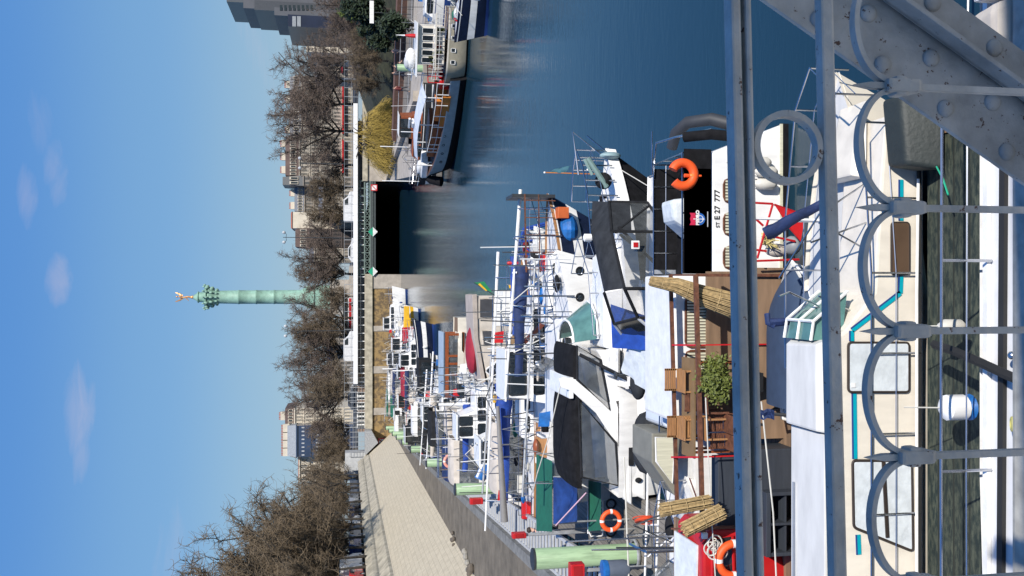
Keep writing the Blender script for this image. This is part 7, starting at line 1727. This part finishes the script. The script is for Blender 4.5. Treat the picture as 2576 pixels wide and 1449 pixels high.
# hull runs from stern (right) to bow (left): flip local y so that details face the camera
t.rotation_euler = (0, 0, A); t.scale = (.88, .8, .72)
for ch in t.children:
    for v in ch.data.vertices: v.co.y = -v.co.y
    ch.data.flip_normals()
t2 = thing('river_barge', 'tan hulled barge with a cream deckhouse, white upper roof and potted plants', 'barge', (0, 0, 0)); t = t2; L = 13
hull(t, -L / 2, L / 2, 0, 4.2, 1.9, TAN, None, mat('brown deck', (.14, .09, .06), .8), 1, sheer=.1, rake=.6, full=.7, stern=.8, boot=BLACK, trim=CREAM)
MB().hexa([(-3.4, -1.6, 2.15), (2.6, -1.6, 2.15), (2.6, 1.6, 2.15), (-3.4, 1.6, 2.15)], [(-3.4, -1.5, 4.6), (2.6, -1.5, 4.6), (2.6, 1.5, 4.6), (-3.4, 1.5, 4.6)]).build('deckhouse', CREAM, t, bevel=.06)
MB().box(-3.9, 4.6, -1.9, 1.9, 4.6, 4.72).build('upper_roof', WHITE, t, bevel=.03); MB().box(-5.6, 3.4, -2.05, -1.6, 2.95, 3.05).build('side_rail', CREAM, t)
for i in range(5):
    rwin(t, -3.1 + i * 1.15, -2.3 + i * 1.15, 3.2, 4.2, -1.56, frame=WHITE2, fw=.04)
for i in range(4): rwin(t, -4.0 + i * 1.9, -3.4 + i * 1.9, 1.2, 1.6, -2.02, frame=WHITE2, fw=.05)
rail(t, [(-5.4, -1.9, 2.25), (-2, -2.0, 2.2), (3, -2.0, 2.25), (5, -1.5, 2.35)], .9, 14, r=.04, m=WHITE2)
MB().ell((2.2, 0, 5.1), (1.9, .8, .55), 14, 8).build('white_tender', WHITE2, t, smooth=True); MB().ell((2.6, -.2, 5.35), (1.2, .5, .4), 10, 6).build('tender_cover', LGREY, t, smooth=True)
MB().lathe([(.35, 0), (.3, .5), (.06, 1.1)], (-1.6, 0, 4.75), 10).build('red_white_cone', RED, t, smooth=True); MB().lathe([(.14, 0), (.04, .9)], (-1.6, 0, 5.6), 8).build('cone_tip', WHITE, t, smooth=True)
R = random.Random(2)
for k in range(11):
    c = (R.uniform(-3.2, 3.2), -1.75, 2.3 + R.uniform(.2, 1.1)); b = leaf_crown(c, .3, .2, .35, 140, .07, k); b.build('potted_plant', LEAF if k % 3 else mat('red flowers', (.35, .03, .03), .7), t, fix=False)
clutter(t, 3.2, 5.4, -1.2, 1.2, 2.3, 5, 16)
MB().tube([(-2.6, .6, 4.7), (-2.6, .6, 5.6)], .05, 6).build('stove_pipe', DSTEEL, t)
p0, p1 = P(1184, 20, z=0), P(1176, 205, z=0); A = atan2(p1.y - p0.y, p1.x - p0.x); t.location = ((p0.x + p1.x) / 2 + .2, (p0.y + p1.y) / 2 + 1.6, 0); t.rotation_euler = (0, 0, A); t.scale = (.42, .75, .75)
for ch in t.children:
    for v in ch.data.vertices: v.co.y = -v.co.y
    ch.data.flip_normals()
    for g in ch.children:
        for v in g.data.vertices: v.co.y = -v.co.y
        g.data.flip_normals()
def place_facing(t, b0, b1, a0, a1, dy):
    p0, p1 = P(a0, b0, z=0), P(a1, b1, z=0); A = atan2(p1.y - p0.y, p1.x - p0.x); t.location = ((p0.x + p1.x) / 2, (p0.y + p1.y) / 2 + dy, 0); t.rotation_euler = (0, 0, A + pi)
t = gen_cruiser('motor_cruiser', 'white cruiser with red brown wheelhouse moored behind the grey barge bow', -4.5, 4.5, 0, 2.8, 1.9, DGREY, WHITE, WOODM, None, -1, 121, tall=1.5, hard=WHITE)
MB().tube([(-4, -.3, 2), (-4, -.3, 5.2)], .04, 6).tube([(-1, -.3, 3), (-1, -.3, 5.4)], .04, 6).build('mast', WHITE, t)
t.location = (13.2, 77.5, 0); t.rotation_euler = (0, 0, -.35)
t = gen_cruiser('motor_cruiser', 'navy blue motor boat with black seats at the upper right corner', -4.5, 4.5, 0, 2.9, 1.6, NAVYHULL, WHITE, CHAR, BLACK, -1, 122, tall=1.0)
q = P(1235, 12, z=0); t.location = (q.x + 2.6, q.y + 1, 0); t.rotation_euler = (0, 0, -.1)
t = gen_cruiser('motor_cruiser', 'white cruiser half hidden behind the tan barge at the right edge', -5, 5, 0, 3, 1.9, WHITE, DKBLUE, WHITE, None, -1, 123, tall=1.3, hard=DGREY)
q = P(1180, 5, z=0); t.location = (q.x + 2.5, q.y + 5, 0); t.rotation_euler = (0, 0, -.2)
t = thing('side_pontoon', 'grey pontoon between the moored barges and the right quay', 'pontoon', (18, 74, 0)); MB().hexa([(9.5, 77.6, .1), (40, 65, .1), (41, 67.5, .1), (10.5, 80, .1)], [(9.5, 77.6, .5), (40, 65, .5), (41, 67.5, .5), (10.5, 80, .5)]).build('planking', PLANKG, t)

# mooring lines and small litter
R = random.Random(12)
LN = ['line from the pile to the near canopies', 'line across the grey planks', 'line over the far cruisers', 'line beside the blue covers']
moor('white mooring line running low in front of the slate cabinets', [Q(1915, 1010, 13.0), Q(1930, 1150, 12.9), Q(1945, 1290, 12.8), Q(1953, 1460, 12.7)], .012)
moor('white line falling from the pergola beam past the red boat window', [Q(1775, 1000, 14.2), Q(1782, 1160, 14.1), Q(1792, 1330, 14.1), Q(1800, 1460, 14.1)], .01)
moor('taut white line from the black canopy yacht down to the nearest pile', [Q(1410, 970, 22), Q(1380, 1100, 22.4), Q(1352, 1190, 23), Q(1340, 1240, 23.5)], .014)
moor('long white guard line left of the white stern wing', [Q(1570, 1150, 21), Q(1576, 1300, 20.6), Q(1582, 1460, 20.4)], .02)
moor('pink boat hook leaning over the crumpled blue tarp', [Q(1398, 1322, 23.2), Q(1476, 1238, 22.6)], .022, mat('pink pole', (.55, .35, .45), .5))
b = MB()
for (p, q_) in (((1630, 1190), (1622, 1460)), ((1660, 1190), (1650, 1460)), ((1632, 1320), (1655, 1320)), ((1630, 1400), (1700, 1340)), ((1640, 1460), (1700, 1400))): b.tube([Q(*p, 19), Q(*q_, 18.6)], .022, 5)
tag(b.build('boarding_rail', WHITE), 'white tube boarding rail at the left above the brown board', 'rail')
t = gen_cruiser('motor_cruiser', 'small white cruiser with maroon panel left of the pale blue white deck', -8.2, -3.9, 17.6, 1.9, .95, WHITE, MAROON, WHITE, None, 1, 131, tall=.6)
# rubble and bottles at the foot of the revetment
for k, (Y, s, lab) in enumerate(((40.5, .32, 'grey stone lump near the left edge at the foot of the revetment'), (47.5, .45, 'larger heap of pale rubble at the foot of the revetment'), (49.5, .40, 'dark heap of rubbish at the foot of the revetment'), (56, .3, 'small dark stone beside the quay walkway'))):
    b = MB(); R = random.Random(k)
    for j in range(5): b.ell((xf(Y) + R.uniform(-.1, .5), Y + R.uniform(-.8, .8), 1.56 + R.uniform(0, .1)), (s * R.uniform(.3, .7), s * R.uniform(.3, .9), s * .4), 7, 5)
    tag(b.build('rubble_heap', mat('pale rubble', (.30, .28, .24), .95) if k % 2 == 0 else mat('dark rubble', (.12, .10, .08), .95)), lab, 'rubble')
w = MB().box(xe(122) + .2, xe(122) + 2.4, 121, 122, .3, 1.6).build('mooring_block', PIER); tag(w, 'pale stone block at the far end of the quay kerb', 'block')
